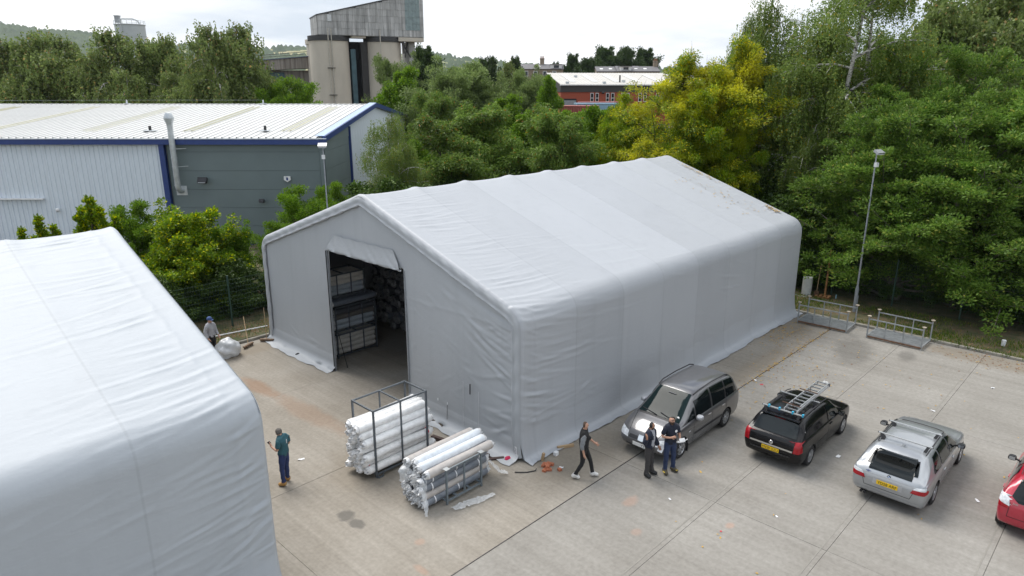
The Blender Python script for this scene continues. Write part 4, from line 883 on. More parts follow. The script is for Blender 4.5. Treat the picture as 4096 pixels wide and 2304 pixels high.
# ------------------------------------------------------------------ brick works building, containers, terraces
bk = frame('brick_building', 'red brick industrial building with dark band and pale shallow roof', 'building', 7.45, 110, 5.0, 6)
m_brick = mat('red_brick', (.36, .085, .045), .85, var=.12, scale=14, detail=2); m_band = mat('brown_band', (.05, .048, .045), .6, var=.1); m_pale = mat('pale_roof', (.50, .48, .445), .7, var=.12, scale=.35)
wp = mat('white_paint', (.78, .78, .76), .5); m_dkglass = mat('dark_glass', (.03, .035, .04), .08, var=0)
BL, BH = 34.0, 15.0
MB().extr([(0, 0, 0), (0, 0, 6.0), (0, BH, 8.0), (0, 2 * BH, 6.0), (0, 2 * BH, 0)], (BL, 0, 0)).build('wall', m_brick, bk)
MB().box((BL / 2, -.06, 5.6), (BL + .1, .12, 1.05)).build('dark_band', m_band, bk)
MB().extr([(-.06, -.1, 5.08), (-.06, 2 * BH, 5.08), (-.06, 2 * BH, 6.1), (-.06, BH, 8.1), (-.06, -.1, 6.1)], (.07, 0, 0)).build('dark_gable', m_band, bk)
rfm = rib_sheet(1.0, math.hypot(BH + .3, 2.0), 2, .04, .06, m_pale, 'roof_sheet')
for k in range(34):
    link('roof_sheet', rfm, bk, (k, -.3, 6.12), (math.atan2(2.0, BH), 0, 0)); link('roof_sheet', rfm, bk, (k + 1, 2 * BH + .3, 6.12), (math.atan2(2.0, BH), 0, math.pi))
MB().box((BL / 2, -.34, 6.12), (BL + .4, .14, .14)).build('gutter', wp, bk)
for x in (2.5, 6, 9.5, 13, 16.5): MB().bar((x, 3, 6.62), (x, 12, 7.82), .9, .03).build('rooflight', mat('pale_rooflight', (.68, .68, .66), .5), bk)
for x, y in ((4.0, 9), (1.2, 1.2), (7, 1.2), (10.5, 3)): MB().box((x, y, 6.3 + y * .133), (.5, .5, .35)).build('roof_vent', m_zinc, bk)
MB().tube([(9.8, 2.5, 6.4), (9.8, 2.5, 7.6)], .12, 6).build('stack_pipe', m_blackp, bk)
for x in (4.65, 5.45, 7.1, 7.9, 9.5, 10.3, 12.2, 13.0, 15.0, 15.8, 18, 18.8):
    f = MB().box((x + .22, -.03, 4.28), (.50, .12, 1.34)).build('window', wp, bk); 
    MB().box((x + .22, -.1, 4.55), (.36, .03, .62)).build('pane', m_dkglass, f); MB().box((x + .22, -.1, 3.93), (.36, .03, .42)).build('pane', m_dkglass, f)
MB().box((1.45, -.06, 2.5), (2.0, .12, 3.2)).build('door_frame', m_dark, bk); 
for k in range(10): MB().box((1.45, -.13, 1.3 + k * .27), (1.85, .05, .25)).build('shutter_slat', mat('shutter_grey', (.30, .32, .34), .5), bk)
MB().box((6.55, -.25, 5.0), (.4, .3, .26), rot=Matrix.Rotation(R(-30), 3, 'X')).build('floodlight', m_blackp, bk)
def container(label, lt, dp, z, L, col, rot, grp='shipping containers by the brick building'):
    m = mat('container_' + label[:3], col, .55, var=.12, scale=.8); o = frame('shipping_container', label, 'container', lt, dp, z, rot, grp)
    n = int(L / .3); P = [[], []]
    for k in range(n + 1):
        for q, dy in ((0, 0), (.09, 0), (.15, .05), (.24, .05)):
            for e, zz_ in ((0, .15), (1, 2.45)): P[e].append((min(k * .3 + q, L), dy, zz_))
    MB().grid(P[::-1]).build('side_wall', m, o); MB().box((L / 2, 1.25, 1.25), (L - .2, 2.3, 2.3)).build('body', m, o)
    MB().box((L / 2, 1.22, 2.52), (L + .04, 2.5, .14)).build('roof', m, o); MB().box((L / 2, .02, .1), (L, .12, .18)).build('bottom_rail', m, o)
    for x in (.05, L - .05): MB().box((x, .02, 1.3), (.14, .14, 2.4)).build('corner_post', m, o)
    return o
container('salmon red shipping container below the roller shutter', 6.6, 95, 5.85, 4.9, (.40, .11, .085), -3)
container('pale blue shipping container right of the red one', 8.8, 98, 6.1, 6.0, (.28, .46, .58), 3)
container('rust red shipping container behind the pale blue one', 9.6, 102, 6.2, 6.0, (.34, .09, .08), 0)
m_stone = mat('sandstone_wall', (.27, .22, .16), .9, var=.25, scale=3); m_slt = mat('slate_roof', (.13, .125, .13), .7, var=.2, scale=2, stretch=(1, 1, 4))
def terrace(label, lt, dp, L, ze, zr, dormers, lights, chim, rot=0):
    o = frame('terraced_house', label, 'house', lt, dp, 6.0, rot, 'stone terrace on the skyline'); h, rz = ze - 6, zr - 6
    MB().extr([(0, 0, -1), (0, 0, h), (0, 4, rz), (0, 8, h), (0, 8, -1)], (L, 0, 0)).build('wall', m_stone, o)
    rf = MB().bar((L / 2, -.25, h), (L / 2, 4, rz + .1), L + .3, .14).build('roof', m_slt, o); MB().bar((L / 2, 8.25, h), (L / 2, 4, rz + .1), L + .3, .14).build('roof', m_slt, o)
    for x in dormers:
        d = MB().box((x, 1.9, rz - .55), (2.6, 3.0, 1.0)).build('dormer', wp, o); MB().box((x, .38, rz - .5), (1.2, .06, .6)).build('pane', m_dkglass, d)
        MB().box((x, 1.8, rz + .0), (2.9, 3.4, .12)).build('dormer_roof', m_slt, d)
    for x in lights: MB().box((x, 2.0, (h + rz) / 2 + .12), (.75, .9, .08), rot=Matrix.Rotation(math.atan2(rz - h, 4), 3, 'X')).build('skylight', wp, o)
    for x in chim:
        c = MB().box((x, 4, rz + .5), (1.0, .8, 1.8)).box((x, 4, rz + 1.35), (1.15, .95, .2)).build('chimney', m_stone, o)
        for q in (-.3, 0, .3): MB().lathe([(.11, rz + 1.4), (.09, rz + 1.95), (0, rz + 1.95)], 8, (x + q, 4, 0)).build('chimney_pot', mat('clay_pot', (.3, .14, .08), .8), c)
    for k in range(int(L / 2.2)): w_ = MB().box((1.1 + k * 2.2, -.04, h - 1.0), (.95, .1, 1.2)).build('window', wp, o); MB().box((1.1 + k * 2.2, -.1, h - 1.0), (.75, .04, 1.0)).build('pane', m_dkglass, w_)
terrace('stone house with tall chimney and white dormer on the skyline', 2.2, 170, 9.8, 14.8, 15.9, [8.2], [4.2], [5.0])
terrace('slate-roofed terrace with skylights behind the pale brick-works roof', 20.2, 172, 5.0, 14.3, 15.4, [], [1.2, 3.4], [])
terrace('terrace house with white dormer between skylights', 24.9, 171, 5.4, 14.3, 15.5, [2.0], [4.6], [])
terrace('end terrace house right of the dormer house', 30.2, 171, 4.6, 14.3, 15.4, [], [1.5], [4.3])
for D, px, py, wd, lab in [(185, 1440, 140, .55, 'dark tree with thin top left of the oak clump on the skyline'), (180, 1480, 150, .8, 'low broad dark tree in front of the skyline oaks'), (200, 1520, 122, .85, 'tallest dark oak of the skyline clump'), (200, 1575, 124, .8, 'lighter round oak of the skyline clump'), (205, 1620, 126, .8, 'dark oak at the end of the skyline clump by the yellow ash'), (180, 1215, 150, .4, 'tiny dark tree on the skyline over the sallow'), (210, 1400, 160, .4, 'small tree between the chimney house and the oaks')]:
    wood('oak', 'oak_tree', lab, D, px, py, 'oaks on the skyline', wd, lm=LM['oak'])

# ------------------------------------------------------------------ hills
pxs = [-400, 0, 60, 120, 200, 260, 320, 420, 520, 620, 700, 780, 860, 1000, 1100, 1200, 1300, 1450, 1700, 2000, 2500, 3000]
pys = [40, 66, 74, 84, 86, 98, 112, 118, 117, 120, 124, 122, 126, 138, 142, 156, 165, 172, 175, 170, 160, 150]
us = np.arange(-300, 2900, 5.0); rs_ = np.random.RandomState(5)
rid = np.interp(us, pxs, pys); DD = np.concatenate([np.linspace(700, 1500, 40), np.linspace(1520, 2100, 12)])
Vh = []
ph = rs_.rand(6) * 6
for D_ in DD:
    t = (D_ - 700) / 800
    for u_, r_ in zip(us, rid):
        x, y, zt = tat(1500, u_, r_); k = min(1, t) ** 1.1 if D_ <= 1500 else 1 - (D_ - 1500) / 1400
        x2, y2, _ = tat(D_, u_, r_); Vh.append((x2, y2, 4 + (zt - 4) * k))
Vh = np.array(Vh); nb = rs_.rand(len(Vh)); wooded = np.tile(us < 290, len(DD)); dpt = np.repeat(DD, len(us))
nz = np.sin(Vh[:, 0] * .05 + ph[0]) * np.sin(Vh[:, 1] * .043 + ph[1]) + .6 * np.sin(Vh[:, 0] * .013 + Vh[:, 1] * .017)
hedge = (np.abs(np.sin(Vh[:, 0] * .021 + .7 * np.sin(Vh[:, 1] * .009))) < .16) | (np.abs(np.sin(Vh[:, 1] * .016 + 1)) < .12) | (nz > .75)
trees_ = wooded | hedge
Vh[:, 2] += np.where(trees_, 3 + nb * 8, nb * .4) * np.clip((dpt - 690) / 200, 0, 1)
m_hill = mat('wooded_hill', (.026, .05, .022), .95, var=0, col2=(.055, .085, .032), scale=.02, detail=8, objvar=0); m_field = mat('far_field', (.13, .17, .055), .95, var=0, col2=(.30, .26, .14), scale=.009, detail=3)
F = gridfaces(len(DD), len(us)); me = npmesh('hills', Vh, F, [m_hill, m_field], False)
me.polygons.foreach_set('material_index', np.where(trees_[F].any(1), 0, 1).astype(np.int32)); struct(link('hills', me))

# ------------------------------------------------------------------ fence and floodlight posts
m_fence = mat('green_fence_wire', (.018, .05, .035), .6, var=.1); 
mb = MB()
for k in range(24): mb.bar((.06 + k * .12, 0, .05), (.06 + k * .12, 0, 2.35), .006)
for k in range(12): mb.bar((.02, .004, .1 + k * .2), (2.9, .004, .1 + k * .2), .008)
pan = mb.mesh('mesh_panel', m_fence); post = MB().box((0, 0, 1.25), (.07, .07, 2.5)).mesh('post', m_fence)
def fence(label, p, q, n):
    o = thing('mesh_fence', label, 'fence', (*p, .06), math.atan2(q[1] - p[1], q[0] - p[0])); L = math.hypot(q[0] - p[0], q[1] - p[1]) / n
    for k in range(n):
        link('post', post, o, (k * L, .05, 0)); c = link('mesh_panel', pan, o, (k * L + .03, 0, 0)); c.scale = ((L - .05) / 2.93, 1, 1)
    link('post', post, o, (n * L, .05, 0))
fence('dark green mesh fence along the right-hand verge below the willows', (24.0, 17.5), (24.0, -33.5), 17)
fence('dark green mesh fence between the tents and the warehouse', (-18.6, 17.7), (23.4, 17.7), 14)
def lamp(label, x, y, H, rz):
    o = thing('floodlight_post', label, 'floodlight post', (x, y, .05), rz)
    MB().lathe([(.08, 0), (.08, 1.25), (.045, 1.42), (.045, 1.45), (.03, H - .05), (0, H - .05)], 12).build('pole', galv, o, 40)
    MB().box((.0, -.088, .65), (.1, .02, .5)).build('access_door', galv, o)
    MB().box((0, -.06, H - .55), (.16, .14, .2)).build('control_box', mat('pale_box', (.55, .56, .56), .5), o)
    h = MB().box((0, -.12, H + .04), (.44, .30, .11), rot=Matrix.Rotation(R(28), 3, 'X')).build('lamp_head', mat('lamp_housing', (.35, .36, .37), .4, .5), o); MB().box((0, -.16, H - .02), (.35, .21, .02), rot=Matrix.Rotation(R(28), 3, 'X')).build('lens', m_glassw, h)
    MB().bar((0, 0, H - .08), (0, -.1, H), .05).build('bracket', galv, o)
    return o
lamp('tall galvanised floodlight post behind the empty racks', 21.83, -2.42, 7.85, R(-20)); lamp('floodlight post in front of the slate-grey warehouse corner', 5.66, 19.08, 7.9, R(-40))

# ------------------------------------------------------------------ air
hzm = bpy.data.materials.new('haze_air'); hzm.use_nodes = True; t_ = hzm.node_tree; t_.nodes.clear()
ho = t_.nodes.new('ShaderNodeOutputMaterial'); pv = t_.nodes.new('ShaderNodeVolumePrincipled'); pv.inputs['Color'].default_value = (.80, .88, 1.0, 1); pv.inputs['Density'].default_value = HAZE; pv.inputs['Anisotropy'].default_value = .2
t_.links.new(pv.outputs[0], ho.inputs['Volume'])
hb_ = MB().box((5, 5, 92), (5300, 5300, 188)).build('haze', hzm); hb_['kind'] = 'stuff'; hb_['label'] = 'thin bluish haze in the distance'; hb_['category'] = 'haze'
# ------------------------------------------------------------------ cars
def paint(name, col, rough=.28, flake=0.0, metal=0.0): return mat(name, col, rough, metal, var=.03, scale=1.5, coat=1.0)
tyre_m = mat('tyre_rubber', (.018, .018, .019), .8, var=.2, scale=20); rim_m = mat('alloy_rim', (.52, .53, .55), .3, .8, var=.1)
glass_m = mat('car_glass', (.006, .009, .010), .03, var=0, spec=.38); well_m = mat('wheel_well', (.012, .012, .012), .9)
chrome = mat('chrome', (.65, .66, .67), .15, 1.0, var=.05); red_l = mat('red_lamp', (.30, .008, .014), .15, var=.1, scale=12); clear_l = mat('clear_lamp', (.62, .64, .66), .12, var=.25, scale=14)
black_t = mat('black_trim', (.022, .022, .024), .5, var=.1); plate_y = mat('yellow_plate', (.78, .50, .01), .4, var=.03); plate_w = mat('white_plate', (.78, .78, .76), .4, var=.03)
plate_k = mat('plate_black', (.01, .01, .01), .5, var=0); seam_m = mat('panel_gap', (.01, .01, .011), .7, var=0); alu = mat('aluminium', (.60, .61, .62), .35, .8, var=.08, scale=6); clip_m = mat('cyan_clamp', (.04, .36, .55), .45)
def chaikin(P, n=2):
    for _ in range(n):
        Q = [P[0]]
        for a, b in zip(P[:-1], P[1:]): Q += [.75 * a + .25 * b, .25 * a + .75 * b]
        Q.append(P[-1]); P = Q
    return P
def pchip(xs, ys, xq):
    xs, ys = np.array(xs), np.array(ys); h = np.diff(xs); d = np.diff(ys) / h; m = np.zeros(len(xs)); m[0], m[-1] = d[0], d[-1]
    for i in range(1, len(xs) - 1):
        m[i] = 0 if d[i - 1] * d[i] <= 0 else 2 / (1 / d[i - 1] + 1 / d[i])
    k = np.clip(np.searchsorted(xs, xq) - 1, 0, len(h) - 1); t = (xq - xs[k]) / h[k]
    return (ys[k] * (1 + 2 * t) * (1 - t) ** 2 + h[k] * m[k] * t * (1 - t) ** 2 + ys[k + 1] * t * t * (3 - 2 * t) + h[k] * m[k + 1] * t * t * (t - 1))
def car_body(st, axles, wr, body_m, W):
    st = np.array(st, float); x0 = st[:, 0]
    xq = np.unique(np.concatenate([np.linspace(a, b, 5)[:-1] for a, b in zip(x0[:-1], x0[1:])] + [[x0[-1]]]))
    pr = [pchip(x0, st[:, k], xq) for k in range(1, 7)]
    rows = []
    for i, x in enumerate(xq):
        zb, zl, zt, ws, wb, wt = [p[i] for p in pr]; gh = zt - zl; e = min(.07, gh * .35)
        P = [np.array(p) for p in [(0, zb), (ws - .08, zb), (ws, zb + .07), (wb + .012, zb + (zl - zb) * .45), (wb + .012, zb + (zl - zb) * .72), (wb - .008, zl), (wb - .045, zl + min(.03, gh * .3)), (wb * .45 + wt * .55 + .02, zl + gh * .55), (wt + .02, zt - e * 1.2), (wt - .07, zt - e * .38), (wt * .5, zt - e * .06), (0, zt)]]
        half = chaikin(P, 2); full = [(x, y, z) for y, z in half] + [(x, -y, z) for y, z in half[-2:0:-1]]
        rows.append(full)
    n = len(rows[0]); V = [p for r in rows for p in r]; F = []
    for i in range(len(rows) - 1):
        for j in range(n): F.append((i * n + j, i * n + (j + 1) % n, (i + 1) * n + (j + 1) % n, (i + 1) * n + j))
    F.append(tuple(range(n - 1, -1, -1))); F.append(tuple((len(rows) - 1) * n + j for j in range(n)))
    me = bpy.data.meshes.new('body'); me.from_pydata(V, [], F); me.materials.append(body_m); me.materials.append(well_m)
    bm = bmesh.new(); bm.from_mesh(me); bmesh.ops.recalc_face_normals(bm, faces=bm.faces); bm.to_mesh(me); bm.free()
    o = bpy.data.objects.new('tmp_body', me); COL.objects.link(o)
    cut = []
    for ax in axles:
        for s in (-1, 1):
            c = MB(); yy = s * (W / 2 - .12); c.lathe([(0, -.18), (wr + .055, -.18), (wr + .055, .25), (0, .25)], 28, (ax, yy, wr), axis='Y')
            cm = c.mesh('cut', [well_m]); b2 = bmesh.new(); b2.from_mesh(cm); bmesh.ops.remove_doubles(b2, verts=b2.verts, dist=1e-5); bmesh.ops.recalc_face_normals(b2, faces=b2.faces); b2.to_mesh(cm); b2.free()
            co = bpy.data.objects.new('tmp_cut', cm); COL.objects.link(co); cut.append(co)
            md = o.modifiers.new('b', 'BOOLEAN'); md.object = co; md.operation = 'DIFFERENCE'; md.solver = 'EXACT'; md.material_mode = 'TRANSFER'
    dg = bpy.context.evaluated_depsgraph_get(); dg.update(); res = bpy.data.meshes.new_from_object(o.evaluated_get(dg))
    bv = BVHTree.FromPolygons([Vector(p) for p in V], F)
    for c in cut + [o]: bpy.data.objects.remove(c)
    res.polygons.foreach_set('use_smooth', [True] * len(res.polygons)); res.set_sharp_from_angle(angle=R(32)); res.name = 'body'
    return res, bv
class Car:
    def __init__(s, name, label, loc, rotz, st, axles, wr, body_m, W, L, group='cars parked in the yard'):
        s.o = thing(name, label, 'car', loc, rotz, group); me, s.bv = car_body(st, axles, wr, body_m, W); s.body = link('body', me, s.o); s.W, s.L, s.m, s.wr = W, L, body_m, wr
        for ax in axles:
            for sd in (-1, 1): s.wheel(ax, sd)
    def wheel(s, ax, sd):
        e = bpy.data.objects.new('wheel', None); COL.objects.link(e); e.parent = s.o; e.location = (ax, sd * (s.W / 2 - .105), s.wr); e.rotation_euler = (0, 0, 0 if sd > 0 else math.pi); e.empty_display_size = .1
        r = s.wr
        if not hasattr(Car, 'wm'): Car.wm = {}
        if r not in Car.wm:
            t = MB().lathe([(r * .62, -.10), (r * .9, -.105), (r * .985, -.08), (r, -.04), (r, .04), (r * .985, .08), (r * .9, .105), (r * .64, .10), (r * .62, .06), (r * .62, -.1)], 28, axis='Y').mesh('tyre', tyre_m, 40)
            k = MB().lathe([(r * .66, .085), (r * .64, .098), (r * .58, .085), (r * .56, .03), (.05, .03), (0, .03)], 28, axis='Y')
            for q in range(7):
                a = q * 2 * math.pi / 7; d = Vector((math.cos(a), 0, math.sin(a))); k.bar(d * .03 + Vector((0, .065, 0)), d * r * .6 + Vector((0, .085, 0)), .055, .03, up=(0, 1, 0))
            k.lathe([(.055, .07), (.05, .095), (0, .1)], 12, axis='Y')
            Car.wm[r] = (t, k.mesh('rim', rim_m, 30), MB().disc((0, .032, 0), r * .57, 24, 'Y').mesh('brake_shade', black_t))
        t, k, b = Car.wm[r]; link('tyre', t, e); link('rim', k, e); link('hub_shade', b, e)
    def patch(s, name, cs, d, m, off=.006, nu=8, nv=6, parent=None, both=False):
        if 'window' in name or name == 'windscreen': off, nu, nv = .013, 18, 12
        """4 corner points projected along d onto the body"""
        res = None
        for sg in ((1, -1) if both else (1,)):
            C = [Vector((c[0], c[1] * sg, c[2])) for c in cs]; dd = Vector((d[0], d[1] * sg, d[2])).normalized(); rows = []
            for i in range(nu + 1):
                u = i / nu; row = []
                for j in range(nv + 1):
                    v = j / nv; p = (C[0].lerp(C[1], u)).lerp(C[3].lerp(C[2], u), v); h = s.bv.ray_cast(p - dd * 1.2, dd)
                    if h[0] is None or (h[0] - p).length > 1.0: h = s.bv.find_nearest(p)
                    nrm = h[1] if h[1].dot(dd) < 0 else -h[1]
                    row.append(h[0] + nrm * off)
                rows.append(row)
            mb = MB().grid(rows); f0 = mb.f[0]; nn = (Vector(mb.v[f0[1]]) - Vector(mb.v[f0[0]])).cross(Vector(mb.v[f0[2]]) - Vector(mb.v[f0[0]]))
            if nn.dot(dd) > 0: mb.f = [f[::-1] for f in mb.f]
            res = mb.build(name, m, parent or s.o, 180)
        return res
    def side(s, name, xz, m, off=.006, both=True, **k): return s.patch(name, [(x, 1.1, z) for x, z in xz], (0, -1, 0), m, off, both=both, **k)
    def rear(s, name, yz, m, off=.006, **k): return s.patch(name, [(-.3, y, z) for y, z in yz], (1, 0, 0), m, off, **k)
    def front(s, name, yz, m, off=.006, **k): return s.patch(name, [(s.L + .3, y, z) for y, z in yz], (-1, 0, 0), m, off, **k)
    def seam(s, pts, d=(0, -1, 0), both=True, w=.012, name='panel_gap', off=.004):
        for a, b in zip(pts[:-1], pts[1:]):
            a3, b3 = Vector((a[0], 1.1, a[1])), Vector((b[0], 1.1, b[1])); t = (b3 - a3).normalized(); n = Vector((-t.z, 0, t.x)) * w / 2
            s.patch(name, [a3 + n, b3 + n, b3 - n, a3 - n], d, seam_m, off, nu=5, nv=1, both=both)
    def rseam(s, pts, w=.012, off=.004):
        for a, b in zip(pts[:-1], pts[1:]):
            a3, b3 = Vector((-.3, a[0], a[1])), Vector((-.3, b[0], b[1])); t = (b3 - a3).normalized(); n = Vector((0, -t.z, t.y)) * w / 2
            s.patch('panel_gap', [a3 + n, b3 + n, b3 - n, a3 - n], (1, 0, 0), seam_m, off, nu=5, nv=1)
    def mirror(s, x, z, m, w=.19, h=.13):
        for sg in (1, -1):
            y = sg * (s.W / 2 + .10); b = MB(); c = Vector((x, y, z)); P = []
            prof = [(-.10, .80), (-.095, 1), (-.02, 1.0), (.05, .8), (.075, .35)]; rows = []
            for dx_, k in prof:
                rows.append([(x + dx_, y + math.copysign(abs(math.cos(a)) ** .6, math.cos(a)) * w / 2 * k, z + math.copysign(abs(math.sin(a)) ** .6, math.sin(a)) * h / 2 * k) for a in [q * math.pi / 8 for q in range(17)]])
            b.grid(rows); b.add(rows[0][:-1], [tuple(range(16))], 1); b.add(rows[-1][:-1], [tuple(range(15, -1, -1))])
            o = b.build('door_mirror', [m, black_t], s.o, 40)
            MB().box((x - .104, y, z), (.004, w * .74, h * .74)).build('mirror_glass', mat('mirror_glass', (.55, .60, .66), .03, 1.0, var=0), o)
            MB().bar((x + .01, sg * (s.W / 2 - .06), z - .06), (x, y, z - .03), .045, .035).build('mirror_arm', black_t, o)
    def handle(s, x, z, m):
        for sg in (1, -1):
            h = s.bv.ray_cast(Vector((x, sg * 1.5, z)), Vector((0, -sg, 0)))[0]; MB().bar((x - .09, h.y + sg * .018, z), (x + .09, h.y + sg * .018, z + .006), .02, .028).build('door_handle', m, s.o)
    def plate(s, txt, z, rear, m, w=.52, h=.115, tilt=0.0, y=0.0):
        x0 = -.3 if rear else s.L + .3; h_ = s.bv.ray_cast(Vector((x0 * 2, y, z)), Vector((1 if rear else -1, 0, 0)))[0]; sg = -1 if rear else 1
        e = MB().box((0, 0, 0), (.012, w, h)).build('number_plate', m, s.o); e.location = (h_.x + sg * .022, y, z); e.rotation_euler = (0, tilt, 0)
        if txt:
            me = text_mesh('plate_text', txt, h * 1.02, plate_k, .001); xs = [v.co.x for v in me.vertices]; k = (w * .90) / (max(xs) - min(xs)); me.transform(Matrix.Scale(min(k, 1.15), 4, (1, 0, 0)))
            link('plate_text', me, e, (sg * .0085, 0, -.002), (math.pi / 2, 0, -math.pi / 2 if rear else math.pi / 2))
        return e
    def top(s, x, y): return s.bv.ray_cast(Vector((x, y, 3)), Vector((0, 0, -1)))[0]

# --- black estate van with ladder (rear towards the camera)
blk = mat('black_paint', (.006, .006, .007), .16, var=.1, spec=.32)
A = Car('black_estate_car', 'black estate car carrying an aluminium ladder on its roof bars', (4.92, -5.63, 0), 0,
        [(0, .44, .72, .80, .64, .70, .58), (.05, .32, .86, .94, .76, .81, .70), (.16, .25, .93, 1.03, .83, .858, .72), (.34, .21, .95, 1.22, .85, .87, .68), (.55, .2, .96, 1.43, .855, .875, .64), (.75, .19, .96, 1.475, .855, .878, .63), (1.5, .19, .95, 1.51, .86, .878, .62), (2.3, .19, .94, 1.49, .86, .878, .62), (2.75, .19, .93, 1.42, .86, .875, .60), (3.15, .19, .92, 1.17, .86, .872, .64), (3.45, .19, .90, .985, .855, .868, .70), (3.9, .21, .84, .91, .84, .85, .70), (4.25, .25, .73, .80, .79, .79, .63), (4.42, .31, .60, .67, .70, .69, .55), (4.5, .38, .50, .56, .56, .56, .44)],
        (.87, 3.57), .315, blk, 1.76, 4.5)
A.rear('rear_window', [(.66, 1.02), (-.66, 1.02), (-.56, 1.38), (.56, 1.38)], glass_m, nu=12)
A.rear('tail_light', [(.82, .66), (.66, .66), (.68, .97), (.83, .99)], red_l, .012, both=False); A.rear('tail_light', [(-.82, .66), (-.66, .66), (-.68, .97), (-.83, .99)], red_l, .012)
A.side('tail_light_side', [(.02, .66), (.17, .70), (.14, .98), (.06, .96)], red_l, .008, nu=4)
A.rear('chrome_strip', [(.64, .665), (-.64, .665), (-.64, .72), (.64, .72)], chrome, .022, nu=12, nv=2)
A.plate('MV58 OZU', .585, True, plate_y)
bd = MB().lathe([(0, .02), (.055, .018), (.062, .008), (.062, 0)], 20, axis='X').build('badge', chrome, A.o, 30); bd.rotation_euler = (0, 0, math.pi); hb = A.bv.ray_cast(Vector((-1, 0, .78)), Vector((1, 0, 0)))[0]; bd.location = (hb.x - .004, 0, .79)
gm = MB()
for k in range(6): gm.bar((.021, -.03 + k * .012, -.028 + k * .012), (.021, -.012 + k * .01, -.03 + k * .014), .006, .002)
gm.tube([(.022, .035 * math.cos(t) * (1 - .1 * t), .035 * math.sin(t)) for t in np.linspace(.4, 4.6, 14)], .005, 5); gm.build('griffin_emblem', black_t, bd)
A.rear('rear_bumper_step', [(.60, .49), (-.60, .49), (-.60, .53), (.60, .53)], black_t, .03, nu=12, nv=2)
A.rseam([(.64, .55), (-.64, .55)]); A.rseam([(.64, .55), (.66, 1.0)]); A.rseam([(-.64, .55), (-.66, 1.0)])
A.rear('brake_light', [(.17, 1.365), (-.17, 1.365), (-.16, 1.41), (.16, 1.41)], red_l, .012, nv=3)
sp = MB().extr([(.44, .58, 1.425), (.44, -.58, 1.425), (.75, -.60, 1.50), (.75, .60, 1.50)], (0, 0, .028)).build('roof_spoiler', blk, A.o, 30)
A.side('side_window', [(2.18, .99), (3.03, .98), (2.74, 1.31), (2.20, 1.39)], glass_m)
A.side('blanked_side_panel', [(.72, 1.02), (2.08, 1.0), (2.08, 1.40), (.86, 1.37)], mat('gloss_black_panel', (.005, .005, .006), .08, var=0, spec=.3), .004)
A.patch('windscreen', [(3.44, .62, 1.0), (3.44, -.62, 1.0), (2.80, -.50, 1.40), (2.80, .50, 1.40)], (-.6, 0, -.8), glass_m)
A.seam([(2.13, .30), (2.13, .95), (2.15, 1.42)]); A.seam([(3.2, .30), (3.16, .9)]); A.seam([(2.13, .30), (3.2, .30)]); A.seam([(.4, .60), (2.13, .62)], w=.008)
A.mirror(2.93, 1.02, blk); A.handle(2.33, .86, blk); A.front('headlight', [(.74, .62), (.42, .62), (.45, .76), (.70, .78)], clear_l); A.front('headlight', [(-.74, .62), (-.42, .62), (-.45, .76), (-.70, .78)], clear_l)
MB().bar((.155, .05, 1.01), (.20, .42, 1.045), .02).build('rear_wiper', black_t, A.o)
MB().bar((.48, -.76, .98), (.50, -.765, 1.2), .015, .03).build('quarter_trim', alu, A.o)
def roofbars(C, xs, z, half, rails=True):
    for x in xs:
        b = MB().bar((x, -half, z), (x, half, z), .055, .028).build('roof_bar', alu, C.o)
        for sg in (1, -1):
            t = C.top(x, sg * (half - .14)); MB().extr([(x - .09, sg * (half - .2), t.z - .01), (x + .09, sg * (half - .2), t.z - .01), (x + .04, sg * (half - .14), z), (x - .04, sg * (half - .14), z)], (0, .08 * sg, 0)).build('bar_foot', black_t, b)
            MB().box((x, sg * half, z), (.06, .012, .034)).build('end_cap', black_t, b)
roofbars(A, (.62, 1.88), 1.60, .62)
for x, y in ((.62, .42), (.62, -.60), (.62, .10), (.62, -.30)): MB().box((x, y, 1.615), (.07, .05, .08)).build('bar_clamp', clip_m, A.o)
for sg in (1, -1): MB().tube([(.75, sg * .56, 1.49), (.9, sg * .57, 1.535), (2.3, sg * .57, 1.525), (2.55, sg * .555, 1.48)], .016, 6).build('roof_rail', black_t, A.o, 60)
lad = thing('ladder', 'double aluminium extension ladder lying on the black car roof bars', 'ladder', (4.92, -5.63, 0))
Lx0, Lx1, ly = .66, 3.16, (-.02, -.40)
for sec, (dz, dxx, inn) in enumerate(((1.64, 0, 0), (1.705, .12, .02))):
    for y in ly: MB().bar((Lx0 + dxx, y + (inn if y < -.2 else -inn), dz), (Lx1 + dxx * .4, y + (inn if y < -.2 else -inn), dz + .03), .028, .065).build('stile', alu, lad)
    for k in range(10): x = Lx0 + dxx + .12 + k * .25; MB().bar((x, ly[0] - .01, dz + .003 * k), (x, ly[1] + .01, dz + .003 * k), .03).build('rung', alu, lad)
for y in ly: MB().box((Lx1 + .02, y, 1.70), (.06, .05, .10)).build('stile_cap', mat('grey_rubber', (.16, .16, .17), .7), lad)
for x in (.82, 2.12): MB().bar((x, .12, 1.775), (x, -.45, 1.765), .03, .02).build('clamp_bar', mat('rusty_steel', (.10, .05, .032), .8, .3, var=.3), lad); MB().tube([(x + .02, -.2, 1.56), (x + .02, -.2, 1.95)], .008, 5).build('threaded_rod', mat('rusty_steel', (.10, .05, .032), .8, .3, var=.3), lad)

